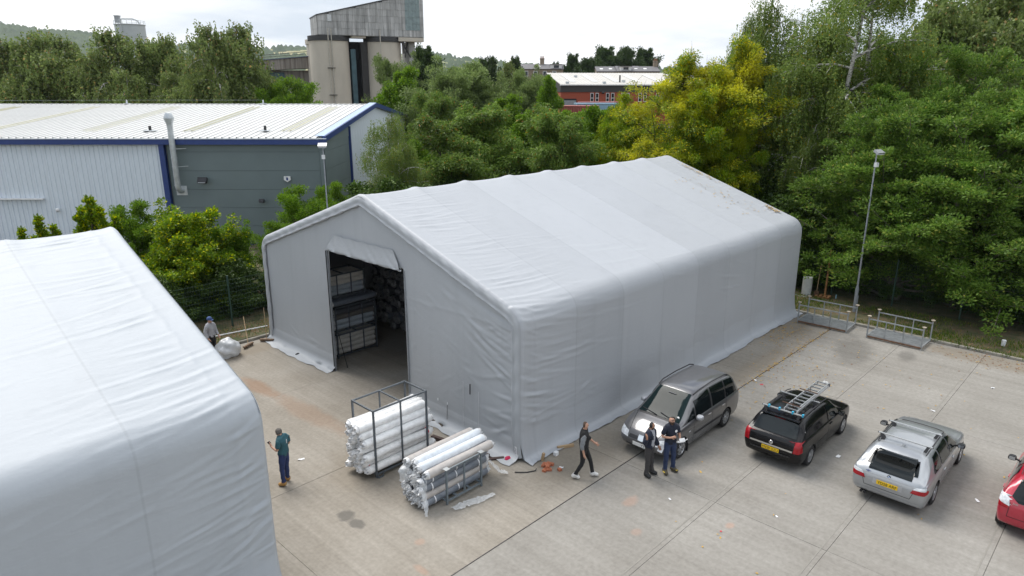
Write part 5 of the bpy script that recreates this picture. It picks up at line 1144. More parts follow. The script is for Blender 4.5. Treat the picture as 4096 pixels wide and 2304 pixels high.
# --- silver estate (rear towards the camera)
slv = mat('silver_paint', (.34, .355, .37), .33, .5, var=.03, coat=1.0)
B = Car('silver_estate_car', 'silver estate car with two empty roof bars', (5.0, -8.79, 0), 0,
        [(0, .40, .66, .74, .68, .74, .62), (.05, .29, .80, .88, .80, .84, .73), (.16, .23, .90, .99, .87, .90, .76), (.38, .19, .92, 1.12, .89, .915, .72), (.72, .18, .93, 1.36, .895, .92, .66), (.95, .17, .93, 1.42, .895, .923, .64), (1.8, .17, .92, 1.475, .90, .923, .63), (2.5, .17, .91, 1.46, .90, .923, .63), (2.85, .17, .90, 1.40, .90, .92, .62), (3.25, .17, .89, 1.15, .90, .915, .66), (3.55, .17, .88, .985, .895, .91, .72), (4.1, .19, .84, .92, .88, .895, .74), (4.55, .24, .74, .82, .82, .83, .67), (4.75, .31, .62, .70, .72, .72, .57), (4.84, .38, .52, .58, .58, .58, .45)],
        (1.11, 3.99), .325, slv, 1.85, 4.84)
B.rear('rear_window', [(.62, 1.035), (-.62, 1.035), (-.53, 1.355), (.53, 1.355)], glass_m, nu=12)
for sg in (1, -1):
    B.rear('tail_light', [(sg * .88, .68), (sg * .55, .68), (sg * .60, .78), (sg * .885, .80)], red_l, .012); B.rear('tail_light_clear', [(sg * .885, .80), (sg * .60, .78), (sg * .66, .85), (sg * .88, .88)], clear_l, .012)
B.side('tail_light_side', [(.03, .68), (.26, .73), (.24, .80), (.05, .84)], red_l, .009, nu=4)
B.rear('plate_recess', [(.36, .60), (-.36, .60), (-.36, .76), (.36, .76)], mat('silver_recess', (.42, .43, .45), .4, .3), .006, nu=10, nv=3); B.plate('YD58 ARF', .68, True, plate_y)
B.rear('tailgate_lip', [(.58, .80), (-.58, .80), (-.58, .845), (.58, .845)], slv, .03, nu=10, nv=2)
B.rseam([(.56, .50), (-.56, .50)]); B.rseam([(.56, .50), (.62, .70)]); B.rseam([(-.56, .50), (-.62, .70)]); B.rear('bumper_moulding', [(.80, .395), (-.80, .395), (-.80, .42), (.80, .42)], mat('dark_silver', (.30, .31, .32), .4, .3), .008, nu=12, nv=1)
B.rear('lower_valance', [(.74, .23), (-.74, .23), (-.74, .31), (.74, .31)], black_t, .006, nu=12, nv=2)
hb = B.bv.ray_cast(Vector((-1, 0, .90)), Vector((1, 0, 0)))[0]
bd = MB().lathe([(0, .012), (.036, .012), (.045, .006), (.045, 0)], 20, axis='X').build('badge', black_t, B.o, 30); bd.rotation_euler = (0, 0, math.pi); bd.location = (hb.x - .006, 0, .895)
bw, bb = mat('badge_white', (.8, .8, .8), .3, var=0), mat('badge_blue', (.03, .16, .50), .3, var=0)
for q in range(4):
    a0 = q * math.pi / 2; P = [(.0135, 0, 0)] + [(.0135, .030 * math.cos(a0 + t * math.pi / 12), .030 * math.sin(a0 + t * math.pi / 12)) for t in range(7)]; MB().add(P, [tuple(range(8))]).build('badge_quarter', (bb, bw)[q % 2], bd)
hs_ = B.bv.ray_cast(Vector((-1, .52, .885)), Vector((1, 0, 0)))[0]; stk = MB()
for k in range(5): stk.disc((hs_.x - .016, .56 - k * .028, .895 - (k % 2) * .004), .0125, 8, 'X', flip=True)
stk.bar((hs_.x - .018, .53, .922), (hs_.x - .018, .49, .922), .012, .002, up=(1, 0, 0)).bar((hs_.x - .016, .54, .870), (hs_.x - .016, .48, .870), .012, .002, up=(1, 0, 0)).build('sticker', mat('sticker_blue', (.04, .07, .28), .5, var=0), B.o)
for k in range(2): MB().lathe([(.030, -.06), (.036, -.06), (.036, .08), (.028, .08), (.026, -.05), (0, -.05)], 12, (.06, .52 + k * .085, .245), axis='X').build('exhaust_pipe', black_t, B.o, 40)
B.side('side_window', [(.86, .98), (1.52, .965), (1.50, 1.345), (1.12, 1.31)], glass_m); B.side('side_window', [(1.60, .965), (2.42, .955), (2.40, 1.375), (1.58, 1.355)], glass_m); B.side('side_window', [(2.50, .955), (3.28, .95), (2.92, 1.27), (2.48, 1.375)], glass_m)
B.patch('windscreen', [(3.54, .66, 1.0), (3.54, -.66, 1.0), (2.90, -.52, 1.38), (2.90, .52, 1.38)], (-.6, 0, -.8), glass_m)
B.seam([(2.46, .30), (2.45, 1.40)]); B.seam([(1.48, .55), (1.54, .95)]); B.seam([(3.45, .30), (3.42, .88)]); B.seam([(1.52, .30), (3.45, .30)]); B.seam([(.55, .70), (3.6, .74)], w=.006)
B.mirror(3.12, 1.0, black_t); B.handle(1.75, .80, slv); B.handle(2.66, .80, slv)
for sg in (1, -1):
    B.front('headlight', [(sg * .78, .62), (sg * .44, .60), (sg * .46, .72), (sg * .72, .77)], clear_l); MB().tube([(.95, sg * .60, 1.405), (1.1, sg * .612, 1.45), (2.4, sg * .612, 1.475), (2.65, sg * .6, 1.43)], .018, 6).build('roof_rail', black_t, B.o, 60)
roofbars(B, (1.16, 2.12), 1.56, .68)
MB().extr([(.98, .03, 1.425), (1.12, .03, 1.44), (1.0, .006, 1.50)], (0, -.06, 0)).build('aerial_fin', slv, B.o); MB().bar((.335, .02, 1.02), (.36, .45, 1.05), .02).build('rear_wiper', black_t, B.o)

# --- grey people carrier facing the camera side
gry = mat('grey_paint', (.125, .125, .13), .30, .45, var=.03, coat=1.0)
C = Car('grey_minivan', 'dark grey people carrier parked beside the tent wall behind two men', (7.28, -2.60, 0), math.pi,
        [(0, .42, .80, .90, .70, .78, .68), (.05, .30, .94, 1.06, .82, .86, .76), (.14, .24, 1.0, 1.26, .87, .89, .74), (.30, .20, 1.02, 1.55, .88, .90, .70), (.50, .20, 1.02, 1.67, .885, .905, .68), (.8, .19, 1.02, 1.71, .89, .905, .67), (1.8, .19, 1.01, 1.74, .89, .905, .66), (2.5, .19, 1.0, 1.72, .89, .905, .66), (2.75, .19, .99, 1.66, .89, .905, .65), (3.2, .19, .97, 1.38, .89, .90, .68), (3.7, .19, .94, 1.08, .88, .895, .74), (4.1, .21, .85, .96, .86, .875, .74), (4.42, .25, .70, .80, .81, .82, .68), (4.57, .31, .58, .66, .72, .74, .60), (4.64, .38, .50, .56, .58, .60, .48)],
        (.95, 3.78), .325, gry, 1.815, 4.64)
C.patch('windscreen', [(3.72, .72, 1.08), (3.72, -.72, 1.08), (2.78, -.56, 1.68), (2.78, .56, 1.68)], (-.55, 0, -.8), mat('windscreen_glass', (.010, .020, .021), .05, var=0, spec=.14), nu=14, nv=12)
C.side('side_window', [(.26, 1.08), (.98, 1.06), (1.0, 1.60), (.50, 1.56)], glass_m); C.side('side_window', [(1.06, 1.06), (1.88, 1.05), (1.90, 1.64), (1.08, 1.61)], glass_m); C.side('side_window', [(1.98, 1.05), (2.90, 1.03), (2.86, 1.50), (2.0, 1.64)], glass_m); C.side('quarter_window', [(2.97, 1.03), (3.42, 1.02), (3.05, 1.28), (2.95, 1.36)], glass_m)
C.rear('rear_window', [(.68, 1.08), (-.68, 1.08), (-.60, 1.58), (.60, 1.58)], glass_m)
for sg in (1, -1):
    C.front('headlight', [(sg * .80, .60), (sg * .46, .55), (sg * .50, .71), (sg * .80, .78)], clear_l, .008); MB().tube([(.55, sg * .63, 1.66), (.8, sg * .64, 1.735), (1.7, sg * .64, 1.765), (2.5, sg * .635, 1.735), (2.75, sg * .61, 1.67)], .022, 6).build('roof_rail', black_t, C.o, 60)
    C.rear('tail_light', [(sg * .84, .75), (sg * .68, .75), (sg * .70, 1.05), (sg * .83, 1.05)], red_l)
C.front('grille', [(.44, .565), (-.44, .565), (-.42, .66), (.42, .66)], black_t, .01, nu=10, nv=3); C.front('grille_bar', [(.10, .56), (-.10, .56), (-.12, .70), (.12, .70)], chrome, .014, nu=4, nv=4)
C.front('lower_grille', [(.52, .28), (-.52, .28), (-.54, .36), (.54, .36)], black_t, .012, nu=10, nv=2); C.front('bumper_edge', [(.56, .225), (-.56, .225), (-.58, .25), (.58, .25)], chrome, .02, nu=10, nv=1)
pl = C.plate(None, .44, False, plate_w, .52, .115); MB().box((.0075, .225, 0), (.004, .05, .11)).build('plate_band', mat('euro_blue', (.02, .08, .45), .4, var=0), pl)
link('plate_text', text_mesh('plate_text', 'YT', .11, plate_k, .001), pl, (.009, .10, -.002), (math.pi / 2, 0, math.pi / 2))
C.patch('bonnet_gap', [(3.78, .74, 1.02), (3.78, -.74, 1.02), (3.70, -.74, 1.08), (3.70, .74, 1.08)], (-.4, 0, -.9), black_t, .004, nu=12, nv=2)
for sg in (1, -1): C.patch('panel_gap', [(4.5, sg * .50, .9), (4.5, sg * .48, .9), (3.76, sg * .68, 1.05), (3.76, sg * .70, 1.05)], (-.2, 0, -1), seam_m, .003, nu=1, nv=8)
C.seam([(1.94, .30), (1.94, 1.02), (1.96, 1.66)]); C.seam([(1.02, .5), (1.02, 1.02), (1.04, 1.62)]); C.seam([(3.12, .30), (3.06, 1.0)]); C.seam([(1.0, .30), (3.12, .30)]); C.side('rubbing_strip', [(1.25, .52), (3.05, .52), (3.05, .58), (1.25, .58)], black_t, .012, nu=10, nv=2)
C.mirror(2.98, 1.08, mat('mirror_silver', (.42, .43, .45), .35, .4), .21, .15); C.handle(1.25, .90, chrome); C.handle(2.16, .90, chrome)
for y0, y1, q in ((.55, .02, 0), (-.05, -.62, 0)): MB().bar(C.top(3.72, y0) + Vector((0, 0, .03)), C.top(3.60, y1) + Vector((0, 0, .03)), .025, .015).build('wiper', black_t, C.o)
tx_ = C.bv.ray_cast(Vector((3.9, .60, 1.6)), Vector((-.55, 0, -.8)))[0]
MB().lathe([(.045, 0), (.045, .004), (0, .004)], 14).build('tax_disc', plate_w, C.o).matrix_basis = Matrix.Translation(C.bv.find_nearest(Vector((3.56, .60, 1.17)))[0] + Vector((.008, 0, .008))) @ Matrix.Rotation(R(50), 4, 'Y')
rvm = C.bv.find_nearest(Vector((2.95, 0, 1.62)))[0]; MB().box((rvm.x + .012, 0, rvm.z + .006), (.02, .26, .06), rot=Matrix.Rotation(R(35), 3, 'Y')).build('rear_view_mirror', mat('grey_rubber', (.16, .16, .17), .7), C.o)
C.side('side_repeater', [(3.30, .72), (3.40, .72), (3.40, .75), (3.30, .75)], clear_l, .012, nu=2, nv=2)
for sg in (1, -1): MB().box((3.40, sg * .84, .22), (.02, .16, .28)).build('mud_flap', black_t, C.o)

# --- red hatchback cut by the right edge
redp = mat('red_paint', (.40, .012, .035), .28, .1, var=.04, coat=1.0)
H = Car('red_hatchback', 'red hatchback cut off by the right edge', (5.84, -11.95, 0), 0,
        [(0, .40, .70, .78, .64, .70, .58), (.05, .30, .86, .95, .76, .80, .68), (.15, .24, .96, 1.10, .82, .84, .68), (.40, .2, 1.0, 1.40, .835, .847, .60), (.60, .19, 1.0, 1.47, .84, .85, .58), (1.4, .18, .98, 1.53, .84, .85, .57), (2.0, .18, .96, 1.50, .84, .85, .57), (2.3, .18, .95, 1.42, .84, .847, .56), (2.9, .18, .93, 1.12, .84, .842, .62), (3.2, .19, .90, .99, .83, .838, .67), (3.55, .22, .80, .87, .80, .80, .63), (3.8, .29, .64, .72, .70, .70, .56), (3.9, .37, .52, .58, .54, .54, .42)],
        (.55, 3.05), .30, redp, 1.71, 3.9)
H.rear('rear_window', [(.60, 1.04), (-.60, 1.04), (-.50, 1.40), (.50, 1.40)], glass_m, nu=12); H.rear('rear_window_skirt', [(.44, .93), (-.44, .93), (-.60, 1.04), (.60, 1.04)], glass_m, nu=12)
for sg in (1, -1): H.rear('tail_light', [(sg * .83, .74), (sg * .62, .74), (sg * .60, .80), (sg * .84, .86)], red_l, .012); H.rear('tail_light_clear', [(sg * .84, .86), (sg * .60, .80), (sg * .64, 1.0), (sg * .83, 1.06)], clear_l, .012)
H.side('tail_light_side', [(.02, .84), (.16, .88), (.20, 1.04), (.10, 1.05)], clear_l, .009, nu=4)
H.side('side_window', [(.62, 1.08), (1.30, 1.03), (1.30, 1.42), (.86, 1.38)], glass_m); H.side('side_window', [(1.38, 1.03), (2.60, 1.0), (2.22, 1.36), (1.40, 1.43)], glass_m); H.seam([(1.34, .30), (1.34, 1.42)]); H.seam([(2.62, .3), (2.60, .95)]); H.seam([(.75, .55), (.80, 1.02)])
H.rseam([(.62, .52), (-.62, .52)]); H.rseam([(.62, .52), (.60, .9)]); H.plate('', .68, True, plate_y); H.mirror(2.42, 1.05, black_t); H.handle(1.55, .88, redp); H.handle(.86, .90, redp)
js = text_mesh('model_script', 'Jazz', .075, chrome, .003); hs_ = H.bv.ray_cast(Vector((-1, .52, .90)), Vector((1, 0, 0)))[0]; link('model_script', js, H.o, (hs_.x - .012, .49, .90), (math.pi / 2 - .2, 0, -math.pi / 2))
for sg in (1, -1): MB().tube([(.6, sg * .545, 1.475), (1.4, sg * .55, 1.53), (2.2, sg * .53, 1.46)], .010, 5).build('roof_gutter', black_t, H.o, 60)
H.patch('windscreen', [(3.12, .60, 1.0), (3.12, -.60, 1.0), (2.36, -.46, 1.40), (2.36, .46, 1.40)], (-.6, 0, -.8), glass_m)
# ------------------------------------------------------------------ people
skin_t = mat('skin', (.46, .26, .18), .6, var=.1, scale=20); skin_d = mat('skin_tanned', (.36, .19, .12), .6, var=.1, scale=20)
def person(label, loc, rotz, J, clothes, hair, sk, scale=1.0, extras=None, fingers=True):
    """J: joint positions overriding the standing pose (x forward, y left); one skinned body, clothes cut from its surface"""
    D = dict(pel=(0, 0, .96), waist=(0, 0, 1.10), chest=(.0, 0, 1.30), upc=(-.005, 0, 1.42), neck=(.01, 0, 1.52), jaw=(.035, 0, 1.585), head=(.02, 0, 1.66), crown=(.012, 0, 1.725), nose=(.118, 0, 1.632))
    for s, n in ((1, 'L'), (-1, 'R')):
        D['sh' + n] = (0, s * .175, 1.42); D['el' + n] = (-.03, s * .24, 1.13); D['wr' + n] = (.04, s * .25, .88); D['pa' + n] = (.06, s * .25, .79)
        D['hip' + n] = (0, s * .095, .90); D['kn' + n] = (.02, s * .10, .50); D['an' + n] = (-.01, s * .10, .095); D['to' + n] = (.15, s * .12, .045); D['he' + n] = (-.06, s * .10, .05); D['ear' + n] = (.01, s * .088, 1.635)
    for k, v in J.items(): D[k] = v
    RAD = dict(pel=.135, waist=.125, chest=.145, upc=.12, neck=.056, jaw=.068, head=.088, crown=.055, nose=.013)
    for n in 'LR': RAD.update({'sh' + n: .062, 'el' + n: .043, 'wr' + n: .030, 'pa' + n: .034, 'hip' + n: .092, 'kn' + n: .058, 'an' + n: .042, 'to' + n: .036, 'he' + n: .038, 'ear' + n: .012})
    E = [('pel', 'waist', 'torso'), ('waist', 'chest', 'torso'), ('chest', 'upc', 'torso'), ('upc', 'neck', 'neck'), ('neck', 'jaw', 'head'), ('jaw', 'head', 'head'), ('head', 'crown', 'head'), ('head', 'nose', 'nose')]
    for n in 'LR': E += [('upc', 'sh' + n, 'torso'), ('sh' + n, 'el' + n, 'uarm' + n), ('el' + n, 'wr' + n, 'farm' + n), ('wr' + n, 'pa' + n, 'hand'), ('pel', 'hip' + n, 'hip'), ('hip' + n, 'kn' + n, 'thigh'), ('kn' + n, 'an' + n, 'shin'), ('an' + n, 'to' + n, 'foot'), ('an' + n, 'he' + n, 'foot'), ('head', 'ear' + n, 'head')]
    for n, s in (('L', 1), ('R', -1)):                                # five fingers on each palm
        w_, p = Vector(D['wr' + n]), Vector(D['pa' + n]); a = (p - w_).normalized(); el = Vector(D['el' + n]); curl = Vector(J.get('curl' + n, (.5, -.2 * s, -.2))).normalized()
        sd = a.cross(curl); sd = sd.normalized() if sd.length > .05 else a.orthogonal().normalized()
        for q, (o, l) in enumerate(((-.030, .062), (-.010, .075), (.010, .070), (.030, .055))):
            k1, k2 = 'f%s%da' % (n, q), 'f%s%db' % (n, q); b = p + sd * o + a * .012; D[k1] = tuple(b + a * l * .5 + curl * .012); D[k2] = tuple(Vector(D[k1]) + (a * .5 + curl * .8).normalized() * l * .5)
            RAD[k1], RAD[k2] = .010, .0085; E += [('pa' + n, k1, 'hand'), (k1, k2, 'hand')]
        b = w_.lerp(p, .55); D['t%sa' % n] = tuple(b + sd * -.045 + a * .015); D['t%sb' % n] = tuple(b + sd * -.058 + a * .05 + curl * .015); RAD['t%sa' % n], RAD['t%sb' % n] = .012, .009; E += [('pa' + n, 't%sa' % n, 'hand'), ('t%sa' % n, 't%sb' % n, 'hand')]
    D = {k: v for k, v in D.items() if k in RAD}; names = list(D); ix = {k: i for i, k in enumerate(names)}
    me = bpy.data.meshes.new('tmp'); me.from_pydata([D[k] for k in names], [(ix[a], ix[b]) for a, b, _ in E], []); o = bpy.data.objects.new('tmp', me); COL.objects.link(o)
    o.modifiers.new('s', 'SKIN'); sv = me.skin_vertices[0].data
    for i, k in enumerate(names): sv[i].radius = (RAD[k], RAD[k]); sv[i].use_root = (k == 'pel')
    o.modifiers['s'].use_smooth_shade = True; m2 = o.modifiers.new('u', 'SUBSURF'); m2.levels = 2; m2.render_levels = 2
    dg = bpy.context.evaluated_depsgraph_get(); dg.update(); body = bpy.data.meshes.new_from_object(o.evaluated_get(dg)); bpy.data.objects.remove(o)
    body.name = 'body'; body.materials.clear(); body.materials.append(sk); body.polygons.foreach_set('use_smooth', [True] * len(body.polygons))
    root = thing('person', label, 'person', loc, rotz, None); root.scale = (scale,) * 3; bo = link('body', body, root)
    n = len(body.vertices); co = np.zeros(n * 3); body.vertices.foreach_get('co', co); co = co.reshape(-1, 3); no = np.zeros(n * 3); body.vertices.foreach_get('normal', no); no = no.reshape(-1, 3)
    faces = [list(p.vertices) for p in body.polygons]; fc = np.array([co[f].mean(0) for f in faces])
    best = np.full(len(fc), 1e9); who = np.zeros(len(fc), int); par = np.zeros(len(fc))
    for i, (a, b, r) in enumerate(E):
        pa, pb = np.array(D[a]), np.array(D[b]); d = pb - pa; t = np.clip(((fc - pa) @ d) / (d @ d), 0, 1); rr_ = RAD[a] * (1 - t) + RAD[b] * t
        ds = np.linalg.norm(fc - pa - t[:, None] * d, axis=1) / rr_ + (.25 if r == 'nose' else 0); k = ds < best; best[k] = ds[k]; who[k] = i; par[k] = t[k]
    reg = np.array([E[i][2] for i in who])
    def shell(name, m, sel, off, ruff=0.0):
        fs = [f for f, s_ in zip(faces, sel) if s_]
        if not fs: return
        used = sorted({v for f in fs for v in f}); mp = {v: i for i, v in enumerate(used)}; rs = np.random.RandomState(len(used))
        P = co[used] + no[used] * off + (no[used] * (np.sin(co[used][:, 2] * 55 + co[used][:, 1] * 30) * .5 + np.sin(co[used][:, 0] * 47 + co[used][:, 2] * 23))[:, None] * ruff if ruff else 0)
        mb = MB(); mb.add(P, [[mp[v] for v in f] for f in fs]); ob = mb.build(name, m, root, 180)
        s_ = ob.modifiers.new('t', 'SOLIDIFY'); s_.thickness = off * .8; s_.offset = -1; return ob
    z = fc[:, 2]
    endl = np.array([E[i][1][-1] for i in who])
    for name, m, fn, off in clothes:
        sel = fn(reg, par, fc, who, E)
        if fn is shoes:
            for q in 'LR': shell(name, m, sel & (endl == q), off, .001)
        else: shell(name, m, sel, off, .005 if off > .01 else .002)
    hd = reg == 'head'; hx, hz = np.array(D['head']), D['head'][2]
    f_ = np.array(D['nose']) - np.array(D['head']); f_ = f_ / np.linalg.norm(f_); rel = (fc - hx); fwd = rel @ f_; up = np.array(D['crown']) - np.array(D['jaw']); up = up / np.linalg.norm(up); hgt = rel @ up
    hm, style = hair
    if hm: shell('hair', hm, hd & ((hgt > .05) & (hgt > fwd * 1.1 + .005) | ((fwd < -.01 if style != 'long' else fwd < .02) & (hgt > -.055))), .013 if style != 'long' else .022, .003)
    if style == 'beard': shell('beard', mat('stubble', (.055, .032, .022), .8, var=.3, scale=60), hd & (hgt < -.068) & (fwd > .02) & (hgt > -.15), .007)
    # eyes and mouth
    side = np.cross(up, f_); side /= np.linalg.norm(side); bv = BVHTree.FromPolygons([Vector(c) for c in co], faces)
    def onface(u, v, name, m, sz):
        p = Vector(hx + side * u + up * v + f_ * .3); h = bv.ray_cast(p, Vector(-f_))
        if h[0] is not None: MB().box(h[0] + h[1] * .001, sz).build(name, m, root)
    for u in (-.03, .03): onface(u, .012, 'eye', black_t, (.012, .016, .008))
    onface(0, -.062, 'mouth', mat('lips', (.30, .12, .10), .5), (.008, .035, .008))
    return root, D, root
def cloth(name, c, rough=.85): return mat(name, c, rough, var=.14, scale=14, bump=.3, bscale=60)
def trousers(r, p, f, w, E): return np.isin(r, ['thigh', 'hip', 'shin']) & ~((r == 'shin') & (p > .93)) | ((r == 'torso') & (f[:, 2] < 1.00))
def shoes(r, p, f, w, E): return (r == 'foot') | ((r == 'shin') & (p > .9))
def tee(r, p, f, w, E): return ((r == 'torso') & (f[:, 2] > .93)) | ((np.char.startswith(r.astype(str), 'uarm')) & (p < .72)) | ((r == 'neck') & (p < .25))
def longs(r, p, f, w, E): return ((r == 'torso') & (f[:, 2] > .93)) | np.char.startswith(r.astype(str), 'uarm') | (np.char.startswith(r.astype(str), 'farm') & (p < .92)) | ((r == 'neck') & (p < .7))
jean = cloth('blue_denim', (.020, .035, .11)); jean2 = cloth('dark_blue_denim', (.022, .036, .085)); tan_boot = mat('tan_boots', (.34, .19, .06), .7, var=.2); blackc = cloth('black_cloth', (.012, .012, .013)); navy = cloth('navy_cloth', (.012, .016, .032)); white_sh = mat('white_trainers', (.62, .61, .59), .6, var=.15, scale=12)
hair_g = mat('grey_hair', (.11, .10, .09), .8, var=.4, scale=60); hair_b = mat('brown_hair', (.065, .038, .022), .8, var=.3, scale=60); hair_k = mat('black_hair', (.014, .012, .011), .75, var=.3, scale=60)
def toward(a, b): return math.atan2(b[1] - a[1], b[0] - a[0])
# 1 man in teal T-shirt reading his phone, back turned
P1 = person('man in teal T-shirt, jeans and tan boots looking down at a phone', (-5.52, 3.86, 0), R(118), dict(chest=(.01, 0, 1.31), upc=(.02, 0, 1.43), neck=(.05, 0, 1.52), jaw=(.10, 0, 1.565), head=(.09, 0, 1.645), crown=(.075, 0, 1.71), nose=(.185, 0, 1.585), earL=(.085, .088, 1.62), earR=(.085, -.088, 1.62),
    elL=(.02, .25, 1.16), wrL=(.24, .16, 1.20), paL=(.31, .12, 1.24), curlL=(.2, -.6, .5), elR=(-.02, -.27, 1.15), wrR=(.16, -.17, 1.10), paR=(.23, -.12, 1.10), curlR=(.5, .4, .2), toL=(.13, .17, .045), anL=(-.02, .15, .095), heL=(-.07, .14, .05), knL=(.01, .13, .50), anR=(.04, -.13, .095), toR=(.19, -.17, .045), heR=(-.01, -.12, .05)),
    [('trousers', jean, trousers, .014), ('boot', tan_boot, shoes, .018), ('t_shirt', cloth('teal_cloth', (.03, .10, .125)), tee, .020)], (hair_g, 'long'), skin_t)
MB().box((-.135, 0, 1.36), (.006, .02, .12)).build('shirt_print', white_tape, P1[0])
MB().tube([(.16, .06, 1.60), (.10, .09, 1.625)], .004, 5).tube([(.16, -.06, 1.60), (.10, -.09, 1.625)], .004, 5).build('glasses', black_t, P1[0])
ph = MB().box((0, 0, 0), (.075, .15, .012)).build('phone', black_t); tag(ph, 'black phone held up by the man in teal', 'phone'); ph.location = Matrix.Rotation(R(118), 3, 'Z') @ Vector((.37, .09, 1.285)) + Vector((-5.52, 3.86, 0)); ph.rotation_euler = (R(20), R(-40), R(118))
# 2 young man striding across
w0, w1 = (.58, -2.03), (1.3, -2.75); ra = R(-52)
P2 = person('young man in black tracksuit top with grey sleeve panel and white trainers, striding', (.58, -2.04, 0), ra, dict(pel=(0, 0, .95), hipL=(.02, .09, .90), hipR=(-.02, -.09, .90), knL=(.19, .09, .52), anL=(.27, .09, .10), toL=(.42, .10, .05), heL=(.22, .09, .045), knR=(-.03, -.09, .50), anR=(-.24, -.09, .11), toR=(-.10, -.10, .045), heR=(-.31, -.09, .07),
    elL=(.08, .25, 1.16), wrL=(.28, .27, .98), paL=(.35, .27, .93), elR=(-.06, -.25, 1.13), wrR=(-.0, -.25, .88), paR=(.02, -.25, .80)),
    [('trousers', blackc, trousers, .008), ('trainer', white_sh, shoes, .018), ('tracksuit_top', blackc, lambda r, p, f, w, E: longs(r, p, f, w, E) & ~((np.char.startswith(r.astype(str), 'farm')) & (p > .45)), .02), ('sleeve_panel', cloth('grey_panel', (.19, .20, .21)), lambda r, p, f, w, E: ((r == 'uarmR') & (f[:, 1] < -.215)) | ((r == 'farmR') & (p < .42) & (f[:, 1] < -.262)), .024)], (hair_b, 'short'), skin_t, 1.02)
# 3 man in open navy jacket pointing over his shoulder
P3 = person('bearded man in open navy jacket and grey T-shirt pointing over his shoulder', (1.97, -3.34, 0), R(-84), dict(jaw=(.035, .02, 1.585), nose=(.09, .078, 1.632), earL=(-.045, .07, 1.635), earR=(.05, -.07, 1.635), elR=(-.02, -.30, 1.16), wrR=(.06, -.33, 1.36), paR=(.05, -.335, 1.44), curlR=(-.9, -.1, .2), elL=(.0, .27, 1.14), wrL=(.12, .30, .91), paL=(.16, .31, .84), toR=(.14, -.13, .045), anL=(.05, .13, .095), toL=(.19, .19, .045), heL=(0, .11, .05)),
    [('trousers', cloth('charcoal_cloth', (.045, .042, .042)), trousers, .022), ('boot', mat('black_boots', (.015, .016, .017), .6), shoes, .02), ('t_shirt', cloth('grey_cloth', (.34, .35, .38)), tee, .012), ('jacket', navy, lambda r, p, f, w, E: longs(r, p, f, w, E) & ~((r == 'torso') & (f[:, 0] > .02) & (np.abs(f[:, 1]) < .085)) & ~((r == 'neck') & (f[:, 0] > .02)), .034)], (hair_k, 'beard'), skin_d, .98)
for s in (1, -1): MB().box((.062, s * .10, .55), (.01, .09, .16)).build('knee_pad', blackc, P3[0])
pap = MB().box((0, 0, 0), (.15, .21, .004)).build('papers', white_tape); tag(pap, 'folded white papers in the hand of the man in navy jacket', 'papers'); pap.location = Matrix.Rotation(R(-84), 3, 'Z') @ Vector((.20, .34, .80)) * .98 + Vector((1.97, -3.34, 0)); pap.rotation_euler = (R(60), R(25), R(-60))
# 4 man with the drone controller
P4 = person('man in dark blue T-shirt and jeans holding a white remote controller', (2.55, -3.66, 0), R(-118), dict(nose=(.10, -.075, 1.62), jaw=(.04, -.015, 1.58), elL=(.02, .26, 1.15), wrL=(.24, .16, 1.10), paL=(.31, .13, 1.11), curlL=(.4, -.5, .3), elR=(.0, -.28, 1.16), wrR=(.20, -.14, 1.20), paR=(.26, -.09, 1.24), curlR=(.3, .5, .2), anL=(.0, .14, .095), toL=(.13, .22, .045), heL=(-.05, .12, .05), anR=(.02, -.13, .095), toR=(.18, -.16, .045), heR=(-.03, -.12, .05), knL=(.02, .12, .5), knR=(.03, -.12, .5)),
    [('trousers', jean2, trousers, .016), ('walking_shoe', mat('brown_shoes', (.06, .05, .03), .7), shoes, .02), ('t_shirt', cloth('midnight_cloth', (.010, .014, .028)), tee, .02)], (hair_k, 'beard'), skin_t, 1.03)
MB().lathe([(.04, 0), (.04, .004), (0, .004)], 12, axis='X').build('shirt_emblem', white_tape, P4[0], loc=(.168, .06, 1.36))
for s in (1, -1): MB().box((.10, s * .19 - .0, .09), (.09, .06, .02)).build('laces', mat('yellow_laces', (.5, .36, .05), .7), P4[0])
MB().box((.108, -.04, 1.672), (.008, .12, .010)).build('glasses', black_t, P4[0])
rc = thing('remote_controller', 'white drone remote controller held by the man in dark blue', 'controller', tuple(Matrix.Rotation(R(-118), 3, 'Z') @ Vector((.38, .10, 1.15)) + Vector((2.55, -3.66, 0.02))), R(-118)); wpl = mat('white_plastic', (.78, .78, .78), .4)
MB().box((0, 0, 0), (.12, .20, .05), rot=Matrix.Rotation(R(-25), 3, 'Y')).build('body', wpl, rc); MB().box((.06, 0, .08), (.02, .17, .10), rot=Matrix.Rotation(R(-35), 3, 'Y')).build('tablet_holder', wpl, rc)
for s in (1, -1): MB().tube([(.05, s * .08, .03), (.14, s * .12, .13)], .012, 6).build('aerial', wpl, rc); MB().tube([(0, s * .05, .02), (0, s * .05, .055)], .01, 6).build('stick', black_t, rc)
# 5 man in cap with rubbish bag behind the pale tent
P5 = person('man in blue cap and grey sweatshirt carrying a clear bag behind the pale tent', (-2.78, 14.85, 0), R(-70), dict(elL=(.02, .25, 1.14), wrL=(.16, .22, .95), paL=(.22, .20, .90), elR=(-.02, -.27, 1.14), wrR=(.10, -.26, .94), paR=(.15, -.25, .88)),
    [('trousers', blackc, trousers, .016), ('shoe', blackc, shoes, .02), ('sweatshirt', cloth('grey_marl', (.36, .36, .38)), longs, .028)], (hair_g, 'short'), skin_t, 1.0)
capm = cloth('cap_blue', (.05, .09, .22)); MB().lathe([(.106, 1.668), (.11, 1.70), (.10, 1.75), (.06, 1.785), (0, 1.79)], 14, (.015, 0, 0)).extr([(.09, -.085, 1.672), (.19, -.06, 1.66), (.20, 0, 1.66), (.19, .06, 1.66), (.09, .085, 1.672)], (0, 0, .008)).build('cap', capm, P5[0], 60)
